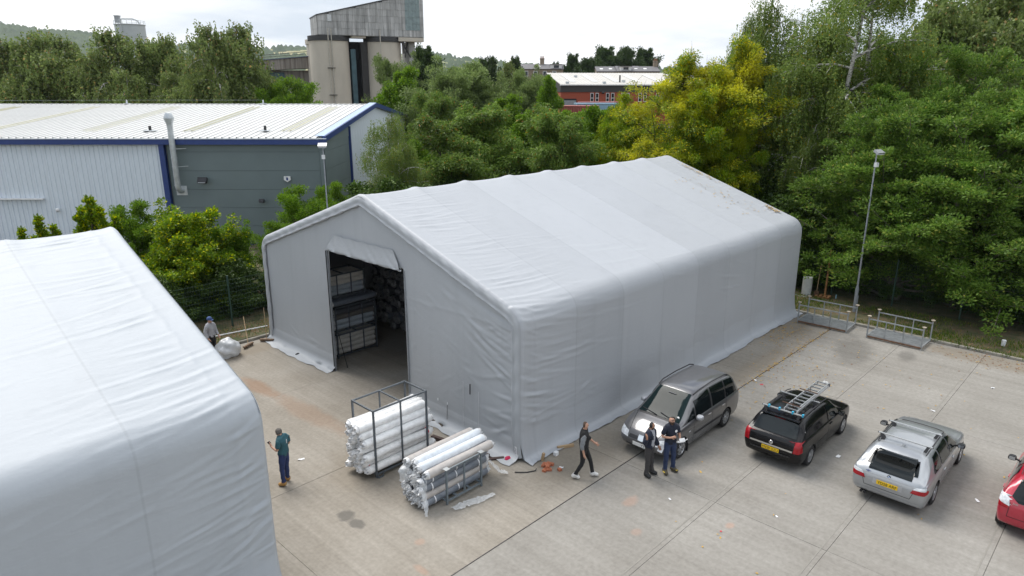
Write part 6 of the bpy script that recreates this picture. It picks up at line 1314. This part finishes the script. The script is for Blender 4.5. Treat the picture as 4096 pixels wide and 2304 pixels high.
def blobbag(name, label, loc, r, m, seed, cat='bag', sq=(1, 1, 1)):
    rs = np.random.RandomState(seed); bm = bmesh.new(); bmesh.ops.create_icosphere(bm, subdivisions=4, radius=r); ph_ = rs.rand(30) * 6.28; dr = rv(rs, 30)
    for v in bm.verts:
        d = v.co.normalized(); k = sum(.035 * math.sin(9 * (dr[i] @ np.array(d)) + ph_[i]) for i in range(12)) + sum(.012 * abs(math.sin(21 * (dr[i] @ np.array(d)) + ph_[i])) for i in range(12, 30)); v.co = d * r * (1 + k); v.co.x *= sq[0]; v.co.y *= sq[1]; v.co.z *= sq[2]
        v.co.z = max(v.co.z, -r * sq[2] * .75)
    me = bpy.data.meshes.new(name); bm.to_mesh(me); bm.free(); me.materials.append(m); me.polygons.foreach_set('use_smooth', [True] * len(me.polygons)); o = link(name, me); o.location = (loc[0], loc[1], loc[2] + r * sq[2] * .75); return tag(o, label, cat)
film = mat('clear_film', (.66, .68, .70), .22, var=.1, alpha=.72, bump=.5, bscale=9)
blobbag('rubbish_bag', 'clear plastic bag full of film carried by the man in the cap', (-2.30, 14.55, 0.0), .42, film, 3, sq=(1.1, .9, .95))
# ------------------------------------------------------------------ stillages, fabric rolls, small things
rack_m = mat('painted_rack_steel', (.10, .115, .13), .55, .3, var=.2, scale=6); rack_g = mat('galvanised_rack', (.36, .38, .39), .5, .55, var=.2, scale=5); rust_m = mat('rusty_edge', (.16, .09, .055), .85, .2, var=.3, scale=8)
def seg_posts(mbs): pass
def rack(name, label, loc, L, Wd, Hh, m, group, rotz=0, cross=True, mid=True, deckz=.12, feet=True):
    o = thing(name, label, 'rack', loc, rotz, group); b = .05
    for x in (0, L):
        for y in (0, Wd): MB().bar((x, y, 0.02), (x, y, Hh), b).build('post', m, o)
    if mid:
        for y in (0, Wd): MB().bar((L / 2, y, deckz), (L / 2, y, Hh - .02), b * .8).build('post', m, o)
    for z in ((deckz, Hh - .025) if cross else (deckz,)):
        for y in (0, Wd): MB().bar((b / 2, y, z), (L - b / 2, y, z), b * .9).build('rail', m, o)
        for x in (0, L): MB().bar((x, b / 2, z), (x, Wd - b / 2, z), b * .9).build('rail', m, o)
    if cross: MB().bar((L / 2, b / 2, Hh - .025), (L / 2, Wd - b / 2, Hh - .025), b * .8).build('rail', m, o)
    for x in (L * .3, L * .7): MB().bar((x, 0.03, deckz - .02), (x, Wd - .03, deckz - .02), .08, .03).build('deck_slat', m, o)
    if feet:
        for x in (.12, L - .12):
            MB().bar((x - .09, -.03, 0.015), (x + .09, -.03, 0.015), .05, .03).bar((x - .09, -.03, .02), (x - .09, -.03, .12), .03).bar((x + .09, -.03, .02), (x + .09, -.03, .12), .03).build('fork_loop', m, o)
    return o
def roll_mesh(L, r, seed, m, film_m, frill=1.0, band=None):
    """roll along x centred at origin; wrapped ends are crumpled film"""
    rs = np.random.RandomState(seed); mb = MB(); n = 18; xs = np.linspace(-L / 2, L / 2, 15); rows = []
    ph = rs.rand(8) * 6.28; sag = rs.uniform(-.006, .006)
    for i, x in enumerate(xs):
        k = 1 + .02 * math.sin(x * 5 + ph[0]) ; row = []
        for j in range(n + 1):
            a = 2 * math.pi * (j % n) / n; q = k + .018 * math.sin(3 * a + ph[1] + x * 2.5) + .012 * math.sin(5 * a - x * 7 + ph[2])
            row.append((x, r * q * math.cos(a), r * q * math.sin(a) + sag * (x / L * 2) ** 2 * 4))
        rows.append(row)
    mb.grid(rows)
    for s, row in ((-1, rows[0]), (1, rows[-1])):
        R2 = [row]
        for (dx_, kk, jit) in ((.012, .93, .02), (.03 + .04 * frill, .72, .10 * frill), (.05 + .03 * frill, .62, .22 * frill), (.015, .34, .12 * frill), (.0, .12, .02)):
            nr = []
            for j in range(n):
                a = 2 * math.pi * j / n; q = r * (kk + rs.uniform(-jit, jit)); nr.append((s * (L / 2 + dx_ + rs.uniform(-1, 1) * .05 * frill * (jit > .05)), q * math.cos(a), q * math.sin(a)))
            nr.append(nr[0]); R2.append(nr)
        if s > 0: R2 = [list(rw) for rw in R2]
        mb.grid(R2 if s < 0 else R2, 1)
        core = [(s * (L / 2 + .012), .04 * math.cos(a), .04 * math.sin(a)) for a in [2 * math.pi * q / 10 for q in range(10)]]; mb.add(core, [tuple(range(10))], 2)
    if band: pass
    bm = bmesh.new(); me = mb.mesh('fabric_roll', [m, film_m, dark_m]); bm.from_mesh(me); bmesh.ops.remove_doubles(bm, verts=bm.verts, dist=1e-4); bmesh.ops.recalc_face_normals(bm, faces=bm.faces); bm.to_mesh(me); bm.free()
    me.polygons.foreach_set('use_smooth', [True] * len(me.polygons)); me.set_sharp_from_angle(angle=R(50)); return me
wrapf = mat('wrap_film', (.60, .61, .62), .25, var=.25, scale=25); wrapf_t = mat('loose_wrap_film', (.70, .72, .73), .2, var=.2, scale=14, alpha=.5, bump=.3, bscale=14)
def clothm(n, c): return mat('roll_' + n, c, .38, var=.10, scale=7, coat=.25, bump=.25, bscale=10)
RW = clothm('white', (.86, .86, .85)); RB = clothm('pale_blue', (.66, .70, .74)); RG = clothm('beige', (.44, .41, .385)); RD = clothm('slate', (.15, .17, .20)); RK = clothm('charcoal', (.07, .075, .085)); RC = clothm('cream', (.50, .48, .44)); RT = clothm('brown', (.12, .11, .10)); RLB = clothm('silver_blue', (.32, .36, .40))
wv = [roll_mesh(2.36, .125, 40 + k, RW, mat('white_film', (.78, .78, .78), .3, var=.12, scale=25), .8) for k in range(4)]
rack('steel_stillage', 'tall open-frame stillage loaded with white fabric rolls outside the tent doorway', (-3.58, 2.22, 0), 1.90, 1.03, 2.14, rack_m, None)
k = 0
redband = mat('red_tape', (.60, .01, .04), .5)
for row in range(7):
    nc = 4 if row % 2 == 0 else 3
    if row == 6: nc = 3
    for c in range(nc):
        y = 2.375 + c * .242 + (0 if row % 2 == 0 else .121) + rnd.uniform(-.008, .008); zz_ = .265 + row * .213
        if row == 6: y = 2.55 + c * .24
        o = link('fabric_roll', wv[k % 4], None, (-2.66 + rnd.uniform(-.10, .10), y, zz_), (rnd.uniform(0, 6.28), 0, rnd.uniform(-.012, .012))); k += 1
        near = c == 0
        if near and row == 1: lab = 'white fabric roll marked with a red band near its left end'
        elif near and row == 2: lab = 'white fabric roll with red tape at its right end'
        elif near: lab = 'white fabric roll at the open side of the tall stillage, %s layer from the floor' % ('lowest', '', '', 'fourth', 'fifth', 'sixth', 'topmost')[row]
        elif row == 6: lab = 'white fabric roll on top of the tall stillage load, %s from the open side' % ORD[c]
        else: lab = 'white roll in the tall stillage, %s layer up, %s behind the open side' % (ORD[row], ORD[c])
        tag(o, lab, 'fabric roll', 'white rolls in the tall stillage')
        if near and row in (1, 2):
            x = -1.05 if row == 1 else 1.05; b = MB().lathe([(.129, x - .02), (.132, x), (.129, x + .02)], 18, axis='X').build('red_band', redband, o)
r2 = rack('steel_stillage', 'low blue-grey stillage overfilled with grey and pale blue rolls', (-3.05, -.25, 0), 1.27, 1.1, 1.08, mat('blue_grey_rack', (.17, .20, .22), .55, .3, var=.2), None, cross=False, feet=False)
for x in (0, 1.27):
    for y in (0, 1.1): MB().box((x, y, 1.095), (.15, .15, .012)).build('cup_plate', rack_g, r2)
MB().bar((.02, 0, 1.05), (1.25, 0, 1.05), .04).build('rail', MATS['blue_grey_rack'], r2); MB().bar((.02, 1.1, 1.05), (1.25, 1.1, 1.05), .04).build('rail', MATS['blue_grey_rack'], r2)
def rmat(m, sd, fr=1.2, L=2.3, r=.13): return roll_mesh(L, r, sd, m, wrapf, fr)
top = [(.70, RG, 'grey film-wrapped roll on top of the low stillage, farthest back'), (.45, RB, 'pale blue roll on top of the low stillage, farther one'), (.19, RB, 'pale blue roll on top of the low stillage, nearer one'), (-.03, RG, 'beige-grey roll on the near top edge of the low stillage')]
for i, (y, m, lab) in enumerate(top): o = link('fabric_roll', rmat(m, 60 + i), None, (-2.42 + (i % 2) * .08, y + .03, (1.16, 1.19, 1.13, 1.0)[i]), (i, .0, rnd.uniform(-.02, .02))); tag(o, lab, 'fabric roll', 'rolls in the low stillage')
lay = [(.83, [(.02, RD, 'slate-grey roll with white straps second from the top of the low stillage'), (.30, RG, None), (.56, RK, None), (.80, RD, None)]), (.62, [(-.02, RD, 'blue-grey roll with white straps halfway down the low stillage'), (.24, RK, None), (.5, RG, None), (.76, RD, None)]), (.40, [(.0, RG, 'film-wrapped beige roll below the blue-grey one in the low stillage'), (.26, RD, None), (.52, RK, None), (.78, RG, None)]), (.20, [(-.02, RD, 'dark grey roll at the bottom near side of the low stillage'), (.24, RG, None), (.5, RD, None), (.76, RK, None)])]
sh = {m.name: rmat(m, 80 + q, 1.3) for q, m in enumerate((RD, RG, RK))}
for li, (z, row) in enumerate(lay):
    for i, (y, m, lab) in enumerate(row):
        o = link('fabric_roll', sh[m.name], None, (-2.45 + rnd.uniform(-.1, .1), y + .06, z), (rnd.uniform(0, 6), 0, rnd.uniform(-.02, .02)))
        tag(o, lab or 'wrapped roll end in the low stillage, %s layer down, %s from the near side' % (ORD[li + 1], ORD[i]), 'fabric roll', 'rolls in the low stillage')
        if i == 0 and m is RD:
            for x in (-.85, .0, .85): MB().lathe([(.137, x - .018), (.139, x), (.137, x + .018)], 16, axis='X').build('white_strap', white_tape, o)
def filmstrip(name, label, pts, wd, seed, cat='plastic film'):
    rs = np.random.RandomState(seed); n = 22; P = []
    pts = [Vector(p) for p in pts]; m_ = len(pts) - 1
    for i in range(n):
        t = i / (n - 1) * m_; k = min(int(t), m_ - 1); c = pts[k].lerp(pts[k + 1], t - k); d = (pts[k + 1] - pts[k]).normalized(); s_ = d.cross(Vector((0, 0, 1))); s_ = s_.normalized() if s_.length > .2 else Vector((.7, -.7, 0))
        ww = wd * (.5 + .5 * math.sin(math.pi * min(1, .15 + i / n))) * rs.uniform(.7, 1.2)
        P.append([c + s_ * ww * (j / 5 - .5) + Vector((0, 0, abs(rs.normal()) * .018)) + d * rs.normal() * .008 for j in range(6)])
    o = MB().grid(P).build(name, wrapf_t, None, 180); return tag(o, label, cat)
filmstrip('plastic_film', 'strip of clear plastic film trailing on the concrete before the low stillage', [(-3.1, -.55, .03), (-2.7, -.62, .04), (-2.2, -.75, .02), (-1.85, -.85, .05)], .28, 1)
filmstrip('plastic_film', 'loose film hanging from the left roll ends of the low stillage', [(-3.62, .30, 1.15), (-3.72, .22, .9), (-3.70, .15, .5), (-3.74, .05, .12)], .24, 2)
filmstrip('plastic_film', 'long torn film tail hanging to the ground at the corner of the low stillage', [(-3.60, .0, .95), (-3.70, -.08, .6), (-3.72, -.18, .3), (-3.82, -.30, .02)], .16, 3)
filmstrip('plastic_film', 'film sheet hanging over the back left roll end of the low stillage', [(-3.55, .70, 1.2), (-3.74, .68, .95), (-3.78, .62, .6), (-3.76, .60, .4)], .30, 4)
filmstrip('plastic_film', 'film bunched at the right end of the low stillage', [(-1.30, .0, .55), (-1.15, -.1, .35), (-1.0, -.25, .12), (-.8, -.35, .05)], .30, 5)
# racks and rolls inside the tent
rk_i = None
for lv, (z0, h, lab, mats_) in enumerate([(0, 1.05, 'bottom stillage of cream rolls just inside the doorway', [RC, RC, RC, RC]), (1.07, 1.15, 'middle stillage of silver-blue rolls inside the doorway', [RLB, RLB, RT, RK]), (2.55, 1.05, 'topmost stillage of rolls inside the doorway', [RLB, RLB, RC, RC])]):
    dx_ = .0 if lv < 2 else -.45
    r_ = rack('steel_stillage', lab, (.72 + dx_, 10.90, z0), 1.92, 1.1, h, rack_m, None, mid=False, cross=True, feet=False)
    for x in (.62, 1.28): MB().bar((x, 0, .12), (x, 0, h - .03), .04).build('post', rack_m, r_)
    for row in range(4):
        me = roll_mesh(1.85, .115, 100 + lv * 5 + row, mats_[row], wrapf, .4)
        for c in range(4):
            o = link('fabric_roll', me, None, (1.66 + dx_ + rnd.uniform(-.04, .04), 11.04 + c * .24, z0 + .26 + row * .215), (rnd.uniform(0, 6), 0, 0))
            tag(o, ('roll at the front of the %s stillage inside the doorway' if c == 0 else 'roll behind the front in the %s stillage inside the doorway') % ('bottom', 'middle', 'topmost')[lv] + ', %s layer%s' % (ORD[row], '' if c == 0 else ', %s back' % ORD[c]), 'fabric roll', 'rolls in the stillages inside the tent')
for i in range(4): o = link('fabric_roll', roll_mesh(2.1, .12, 120 + i, RD, wrapf, .4), None, (1.7, 11.0 + i * .25, 2.36 + .02 * i), (i, 0, .02)); tag(o, 'blue-grey roll laid loose between the upper stillages, %s from the doorway side' % ORD[i], 'fabric roll', 'loose rolls inside the tent')
wrap_shade = mat('shaded_film', (.20, .205, .21), .3, var=.35, scale=25); pm = [roll_mesh(3.0, .20, 130 + k, mm, wrap_shade, 1.0) for k, mm in enumerate((RD, RK, RD, RK))]  # pile film and rolls coloured dark, painting in the tent's inner shade
for row in range(11):
    for c in range(9):
        y = 11.3 + c * .415 + (row % 2) * .21; z = .21 + row * .355
        if y > 14.6 or z > 4.1 - max(0, (y - 11.6)) * .42: continue
        o = link('fabric_roll', pm[rnd.randrange(4)], None, (6.1 + row * .09 + rnd.uniform(-.25, .25), y + rnd.uniform(-.03, .03), z), (rnd.uniform(0, 6), 0, rnd.uniform(-.03, .03)))
        tag(o, 'shade-darkened roll in the pile inside, %s layer up, %s from the right' % (ORD[row], ORD[c]), 'fabric roll', 'roll pile inside the tent')
tag(MB().tube([(.46, 9.86, .0), (.24, 10.0, 1.5)], .014, 6).build('metal_rod', black_t), 'thin black rod leaning on the left doorway edge', 'rod')
# upturned galvanised stillages by the verge
def upturned(label, x, y, rz):
    o = thing('upturned_stillage', label, 'rack', (x, y, 0.0), rz, 'empty upturned stillages by the verge'); L, Wd, Hh = 1.3, 2.2, 1.0                      # x depth, y width
    for k in range(13): MB().bar((.06 + k * (L - .12) / 12, .03, .13), (.06 + k * (L - .12) / 12, Wd - .03, .13), .055, .03).build('deck_rib', rack_g, o)
    for yy in (0, Wd): MB().bar((0, yy, .12), (L, yy, .12), .05, .06).build('deck_rail', rack_g, o)
    MB().bar((0, 0, .09), (0, Wd, .09), .05, .05).build('deck_rail', rust_m, o); MB().bar((L, 0, .12), (L, Wd, .12), .05, .06).build('deck_rail', rack_g, o)
    for xx in (0, L):
        for yy in (0, Wd):
            lx = .0 if xx == 0 else .0; MB().bar((xx, yy, 0 if xx == 0 else .10), (xx + lx, yy, Hh), .05).build('post', rack_g, o); MB().lathe([(.04, Hh - .02), (.085, Hh + .03), (.085, Hh + .05), (.0, Hh + .05)], 10, (xx, yy, 0)).build('foot_cup', mat('worn_cup', (.38, .33, .26), .8, .2, var=.3), o)
        MB().bar((xx, .03, Hh - .10), (xx, Wd - .03, Hh - .10), .045).build('top_rail', rack_g, o)
        for yy in (Wd * .34, Wd * .67): MB().bar((xx, yy, .14), (xx, yy, Hh - .12), .04).build('upright', rack_g, o)
    return o
upturned('empty upturned galvanised stillage beside the tent back corner', 18.58, -3.16, R(2)); upturned('empty upturned galvanised stillage standing alone by the kerb', 18.55, -6.25, R(-1))
# brooms, bricks, timber, litter
wood_m = mat('pale_wood', (.40, .28, .16), .8, var=.2, scale=8, stretch=(1, 1, 6)); bristle = mat('brown_bristle', (.10, .055, .03), .95, var=.3, scale=30)
def broom(label, loc, rz, lean, L=1.45):
    o = thing('broom', label, 'broom', loc, rz, 'yard brooms'); MB().box((0, 0, .10), (.10, .62, .06)).build('head', mat('broom_wood', (.16, .10, .06), .8), o)
    mb = MB()
    for k in range(40): yy = -.29 + k * .0149; mb.bar((rnd.uniform(-.03, .03), yy, .08), (rnd.uniform(-.05, .05), yy + rnd.uniform(-.01, .01), .005), .014)
    b = mb.build('bristles', bristle, o); b['kind'] = 'stuff'
    MB().tube([(0, 0, .12), (lean[0], lean[1], lean[2])], .014, 6).build('handle', wood_m, o)
broom('broom resting against the kerb with its handle towards the bag', (-1.22, 14.95, 0), R(-62), (-.75, .85, 1.05)); broom('broom leaning on the left corner of the grey tent', (-.34, 14.98, 0), R(40), (.22, .10, 1.5))
brick_m = mat('loose_red_brick', (.42, .145, .075), .9, var=.25, scale=14, bump=.4, bscale=30); bme = MB().box((0, 0, 0), (.215, .1025, .065)).mesh('brick', brick_m)
half = MB().box((0, 0, 0), (.11, .1025, .065)).mesh('brick', brick_m)
for i, (x, y, z, a, t, hf, lab) in enumerate([(.28, -.80, .033, .4, 0, 0, 'loose brick at the back of the little heap by the tent corner'), (.45, -.90, .033, 1.9, 0, 0, 'paler loose brick at the right of the heap by the tent corner'), (.22, -.97, .098, .9, .12, 0, 'brick lying on top of the heap by the tent corner'), (.16, -1.06, .033, 2.4, 0, 0, 'front brick of the heap by the tent corner'), (.05, -1.02, .033, .2, 0, 1, 'half brick at the left of the heap by the tent corner'), (.40, -1.31, .033, 1.2, .0, 1, 'half brick lying apart from the heap'), (.33, -.93, .033, .3, 0, 0, 'brick in the middle of the heap by the tent corner')]):
    o = link('loose_brick', half if hf else bme, None, (x, y, z), (t, 0, a)); tag(o, lab, 'brick', 'loose bricks by the tent corner')
tag(MB().box((1.55, -.58, .05), (.55, .06, .09), rot=Matrix.Rotation(R(-28), 3, 'Z')).build('timber_batten', wood_m), 'short timber batten at the foot of the tent side', 'timber')
tag(MB().box((.46, -.60, .14), (.07, .07, .28), rot=Matrix.Rotation(R(12), 3, 'X')).build('timber_offcut', wood_m), 'small timber offcut standing behind the bricks', 'timber')
tag(MB().tube([(-.62, -.45, .03), (-.56, -.5, .02), (-.36, -.70, .018), (-.12, -.82, .018), (-.06, -.80, .05)], .016, 6).build('crowbar', black_t, None, 60), 'black crowbar lying in front of the tent corner', 'crowbar')
tag(MB().bar((-.95, 2.9, .06), (-.55, .7, .06), .12, .12).build('steel_beam', mat('brown_steel', (.075, .05, .045), .7, .3, var=.2)), 'brown steel beam lying between the stillages and the tent', 'beam')
tag(MB().bar((-.62, .62, .03), (-.25, .35, .03), .1, .05).build('steel_offcut', mat('brown_steel', (.075, .05, .045), .7, .3, var=.2)), 'short dark steel offcut at the right end of the low stillage', 'offcut')
tag(MB().tube([(-.25, 3.95, .06), (-.12, 3.6, .05), (-.22, 3.25, .03)], .03, 6).build('wooden_stick', mat('brown_bark', (.1, .08, .05), .9)), 'brown stick under the tent skirt beside the tall stillage', 'stick')
tag(MB().lathe([(.0, .0), (.085, .0), (.085, .16), (.09, .24), (.075, .26), (.03, .26), (.03, .18)], 14).build('paper_cup', white_tape), 'white cup standing on the grass verge near the right edge', 'cup').location = (21.35, -8.73, .1)
wr = thing('film_roll', 'upright roll of clear film on a patch of film behind the tent back corner', 'film roll', (23.2, .5, .08)); MB().lathe([(.0, 0), (.24, 0), (.25, .5), (.24, .98), (.05, 1.0), (.05, .8)], 20).build('roll', mat('film_roll_white', (.62, .63, .62), .35, var=.1), wr, 40); filmo = MB().grid([[(.25 - i * .16 - .1, -.3 + j * .12 + .02 * i, .02 + .02 * ((i * j) % 3)) for j in range(6)] for i in range(6)]).build('loose_film', wrapf_t, wr, 180)
tag(MB().tube([(23.35, -.42, .0), (23.7, -.35, 2.6)], .05, 6).build('wooden_post', mat('orange_timber', (.30, .15, .06), .85, var=.3)), 'orange-brown timber post leaning on the fence behind the tent', 'post')
shv = thing('shovel', 'rusty shovel leaning on the fence next to the film roll', 'shovel', (23.25, -.02, .08)); MB().tube([(0, 0, .2), (.35, .06, 1.7)], .018, 6).build('handle', wood_m, shv); MB().box((-.02, 0, .14), (.03, .24, .34), rot=Matrix.Rotation(R(14), 3, 'Y')).build('blade', rust_m, shv)
plt = thing('timber_pallet', 'broken timber pallet lying behind the upturned stillage', 'pallet', (23.3, -.35, .08), R(8))
for kx in range(4): MB().box((0, -.3 + kx * .2, .10), (.5, .12, .025)).build('plank', mat('orange_timber', (.30, .15, .06), .85, var=.3), plt)
for kx in (-.2, .2): MB().box((kx, 0, .045), (.08, .75, .08)).build('bearer', mat('orange_timber', (.30, .15, .06), .85, var=.3), plt)
tag(MB().lathe([(0, 0), (.035, 0), (.035, .15), (.013, .2), (.013, .23), (0, .23)], 10).build('water_bottle', mat('bottle_blue', (.35, .55, .65), .15, alpha=.7)), 'small blue water bottle on the verge behind the upturned stillage', 'bottle').location = (23.5, -.95, .1)
tag(MB().tube([(-9, 16.55, .16), (-4, 16.8, .15), (-1.7, 16.85, .17), (.45, 16.45, .19)], .03, 6).build('white_pipe', white_tape), 'thin white plastic pipe lying along the verge between the tents', 'pipe')
tag(MB().box((1.0, -.66, .06), (.13, .11, .11)).build('mug', white_tape), 'white mug lying by the timber at the tent foot', 'mug')
blobbag('red_rag', 'pink-red rag at the tent corner', (-.22, .22, 0), .09, mat('red_cloth', (.5, .02, .08), .8), 9, 'rag', (1.2, .8, .6))
blobbag('black_glove', 'black glove on the left tent skirt', (-.22, 12.55, .02), .07, blackc, 5, 'glove', (1.3, .8, .5))
def scrap(name, label, x, y, sx, sy, m, sd, cat='litter'):
    rs = np.random.RandomState(sd); P = [[((i / 4 - .5) * sx, (j / 4 - .5) * sy, .008 + abs(rs.normal()) * min(sx, sy) * .16) for j in range(5)] for i in range(5)]
    o = MB().grid(P).build(name, m, None, 180); o.scale = (.75, .75, .75); o.location = (x, y, 0); o.rotation_euler = (0, 0, rs.uniform(0, 6)); return tag(o, label, cat)
def S6(x, y): return 0
for nm, lab, x, y, sx, sy, m in [('plastic_bag', 'clear crumpled plastic bag on the concrete beyond the black car', 12.2, -4.6, .38, .26, wrapf_t), ('paper_scrap', 'white paper scrap beside the black car wheel', 6.9, -6.95, .22, .14, white_tape), ('plastic_bag', 'crumpled clear plastic sheet at the bottom edge', .0, -7.85, .34, .24, wrapf_t), ('paper_scrap', 'white scrap beside the man in teal', -4.55, 4.75, .26, .12, white_tape), ('drink_can', 'red litter wrapper on the verge', 20.86, -7.28, .22, .14, redband), ('paper_scrap', 'white paper scrap next to the heap of bricks', .55, -1.25, .16, .10, white_tape), ('paper_scrap', 'white scrap right of the silver car', 7.1, -10.55, .22, .10, white_tape), ('red_wrapper', 'red wrapper at the joint near the grey people carrier', 10.4, -2.9, .16, .08, redband), ('paper_scrap', 'pale card lid on the joint behind the grey people carrier', 10.6, -2.55, .14, .14, white_tape), ('paper_scrap', 'white scrap between the two men and the bottom edge', 1.35, -4.45, .12, .07, white_tape), ('paper_scrap', 'small white scrap in the middle of the open concrete', 2.6, -6.9, .10, .06, white_tape), ('red_wrapper', 'tiny red wrapper on the open concrete', 1.0, -6.15, .07, .06, redband), ('paper_scrap', 'white scrap on the far open concrete at the right', 16.1, -9.3, .2, .1, white_tape), ('paper_scrap', 'white scrap on the concrete right of the ladder', 12.4, -8.2, .18, .09, white_tape), ('banana_peel', 'yellow peel on the concrete right of the two men', 3.2, -4.35, .14, .06, mat('peel', (.6, .38, .05), .6))]:
    scrap(nm, lab, x, y, sx, sy, m, int(abs(x * 31 + y * 17)) + 3)
# fallen leaves, grass
def leaflitter(name, label, pts, m, L=.075):
    rs = np.random.RandomState(len(pts)); P = np.array(pts); D_ = rv(rs, len(P)); D_[:, 2] *= .12; me = leaves_mesh(name, P, D_, L, L * .6, m, rs, 6.0); o = link(name, me); o['kind'] = 'stuff'; o['label'] = label; o['category'] = 'leaves'; return o
lrs = np.random.RandomState(77); pts = []
def sc(n, x, y, sx, sy, z=.012):
    for _ in range(n): pts.append((x + lrs.normal() * sx, y + lrs.normal() * sy, z + abs(lrs.normal()) * .006))
sc(150, 17.0, -.9, 1.2, .5); sc(120, 15.6, -1.6, 1.6, .6); sc(130, 16, -2.45, 3.4, .08); sc(90, 12.5, -2.45, 2, .07); sc(110, 13.5, -3.4, 2.5, .9); sc(70, 10.5, -3.1, 1.8, .8); sc(60, 15, -6, 3, 2); sc(50, 19.3, -9.5, .4, 1.6); sc(40, 9, -7, 5, 3); sc(8, 2, -5, 3, 3)
pts = [p for p in pts if p[0] < 19.9]
lf_y = mat('fallen_yellow_leaf', (.48, .29, .035), .8, var=.3, scale=30); lf_b = mat('fallen_brown_leaf', (.22, .10, .04), .85, var=.3, scale=30)
leaflitter('fallen_leaves', 'yellow fallen leaves scattered over the concrete by the tent', [p for i, p in enumerate(pts) if i % 4], lf_y, .075); leaflitter('fallen_leaves', 'brown fallen leaves scattered over the concrete', [p for i, p in enumerate(pts) if not i % 4] + [(19.2 + lrs.normal() * .5, -9.5 + lrs.normal() * 2, .012) for _ in range(200)], lf_b, .08)
pts = []; th = math.atan(.335)
def roofp(x, y): return 4.672 + .347 * min(y, TW - y)
for _ in range(150): y = lrs.uniform(.9, 1.6) if lrs.rand() < .45 else lrs.uniform(4.6, 6.6); pts.append((19.45 + lrs.normal() * .09, y, roofp(0, y) + .035))
for _ in range(70): y = lrs.uniform(1.2, 5.2); pts.append((18.2 + lrs.normal() * .7 - (5 - y) * .2, y, roofp(0, y) + .01))
leaflitter('fallen_leaves', 'brown and yellow leaves caught on the far end of the tent roof', pts, lf_y, .10)
pts = [(20.3 + lrs.rand() * 3.6, lrs.uniform(-14, 1), .12 + lrs.rand() * .02) for _ in range(700)] + [(lrs.uniform(-9, 1), 15.9 + lrs.rand() * 1.7, .12 + lrs.rand() * .02) for _ in range(700)]
leaflitter('fallen_leaves', 'dead leaves strewn along the verges', pts, lf_b, .09)
def grassm(name, label, pts, h, m):
    rs = np.random.RandomState(len(pts)); P = np.array(pts); D_ = rv(rs, len(P)) * .45 + np.array([0, 0, 1.0]); o = link(name, leaves_mesh(name, P, D_, h, h * .14, m, rs, 0)); o['kind'] = 'stuff'; o['label'] = label; o['category'] = 'grass'
gm_ = leafmat('verge_grass', (.055, .10, .02), (.13, .19, .04), (.28, .24, .08), .12); gp = []
for _ in range(17000):
    x, y = 20.25 + lrs.rand() ** 1.3 * 3.4, lrs.uniform(-16, 2.5)
    if math.sin(x * 2.1 + y * .7) + math.sin(y * 1.1 + 1) + lrs.normal() * .5 > -.2: gp.append((x, y, .07))
for _ in range(1500): gp.append((20.0 + abs(lrs.normal()) * .25, lrs.uniform(-16, -6), .03))
grassm('verge_grass', 'patchy short grass on the right-hand verge', gp, .17, gm_); grassm('verge_grass', 'thin grass on the verge between the tents', [(lrs.uniform(-9, 1), 15.8 + lrs.rand() * 1.9, .08) for _ in range(1300)], .15, gm_)
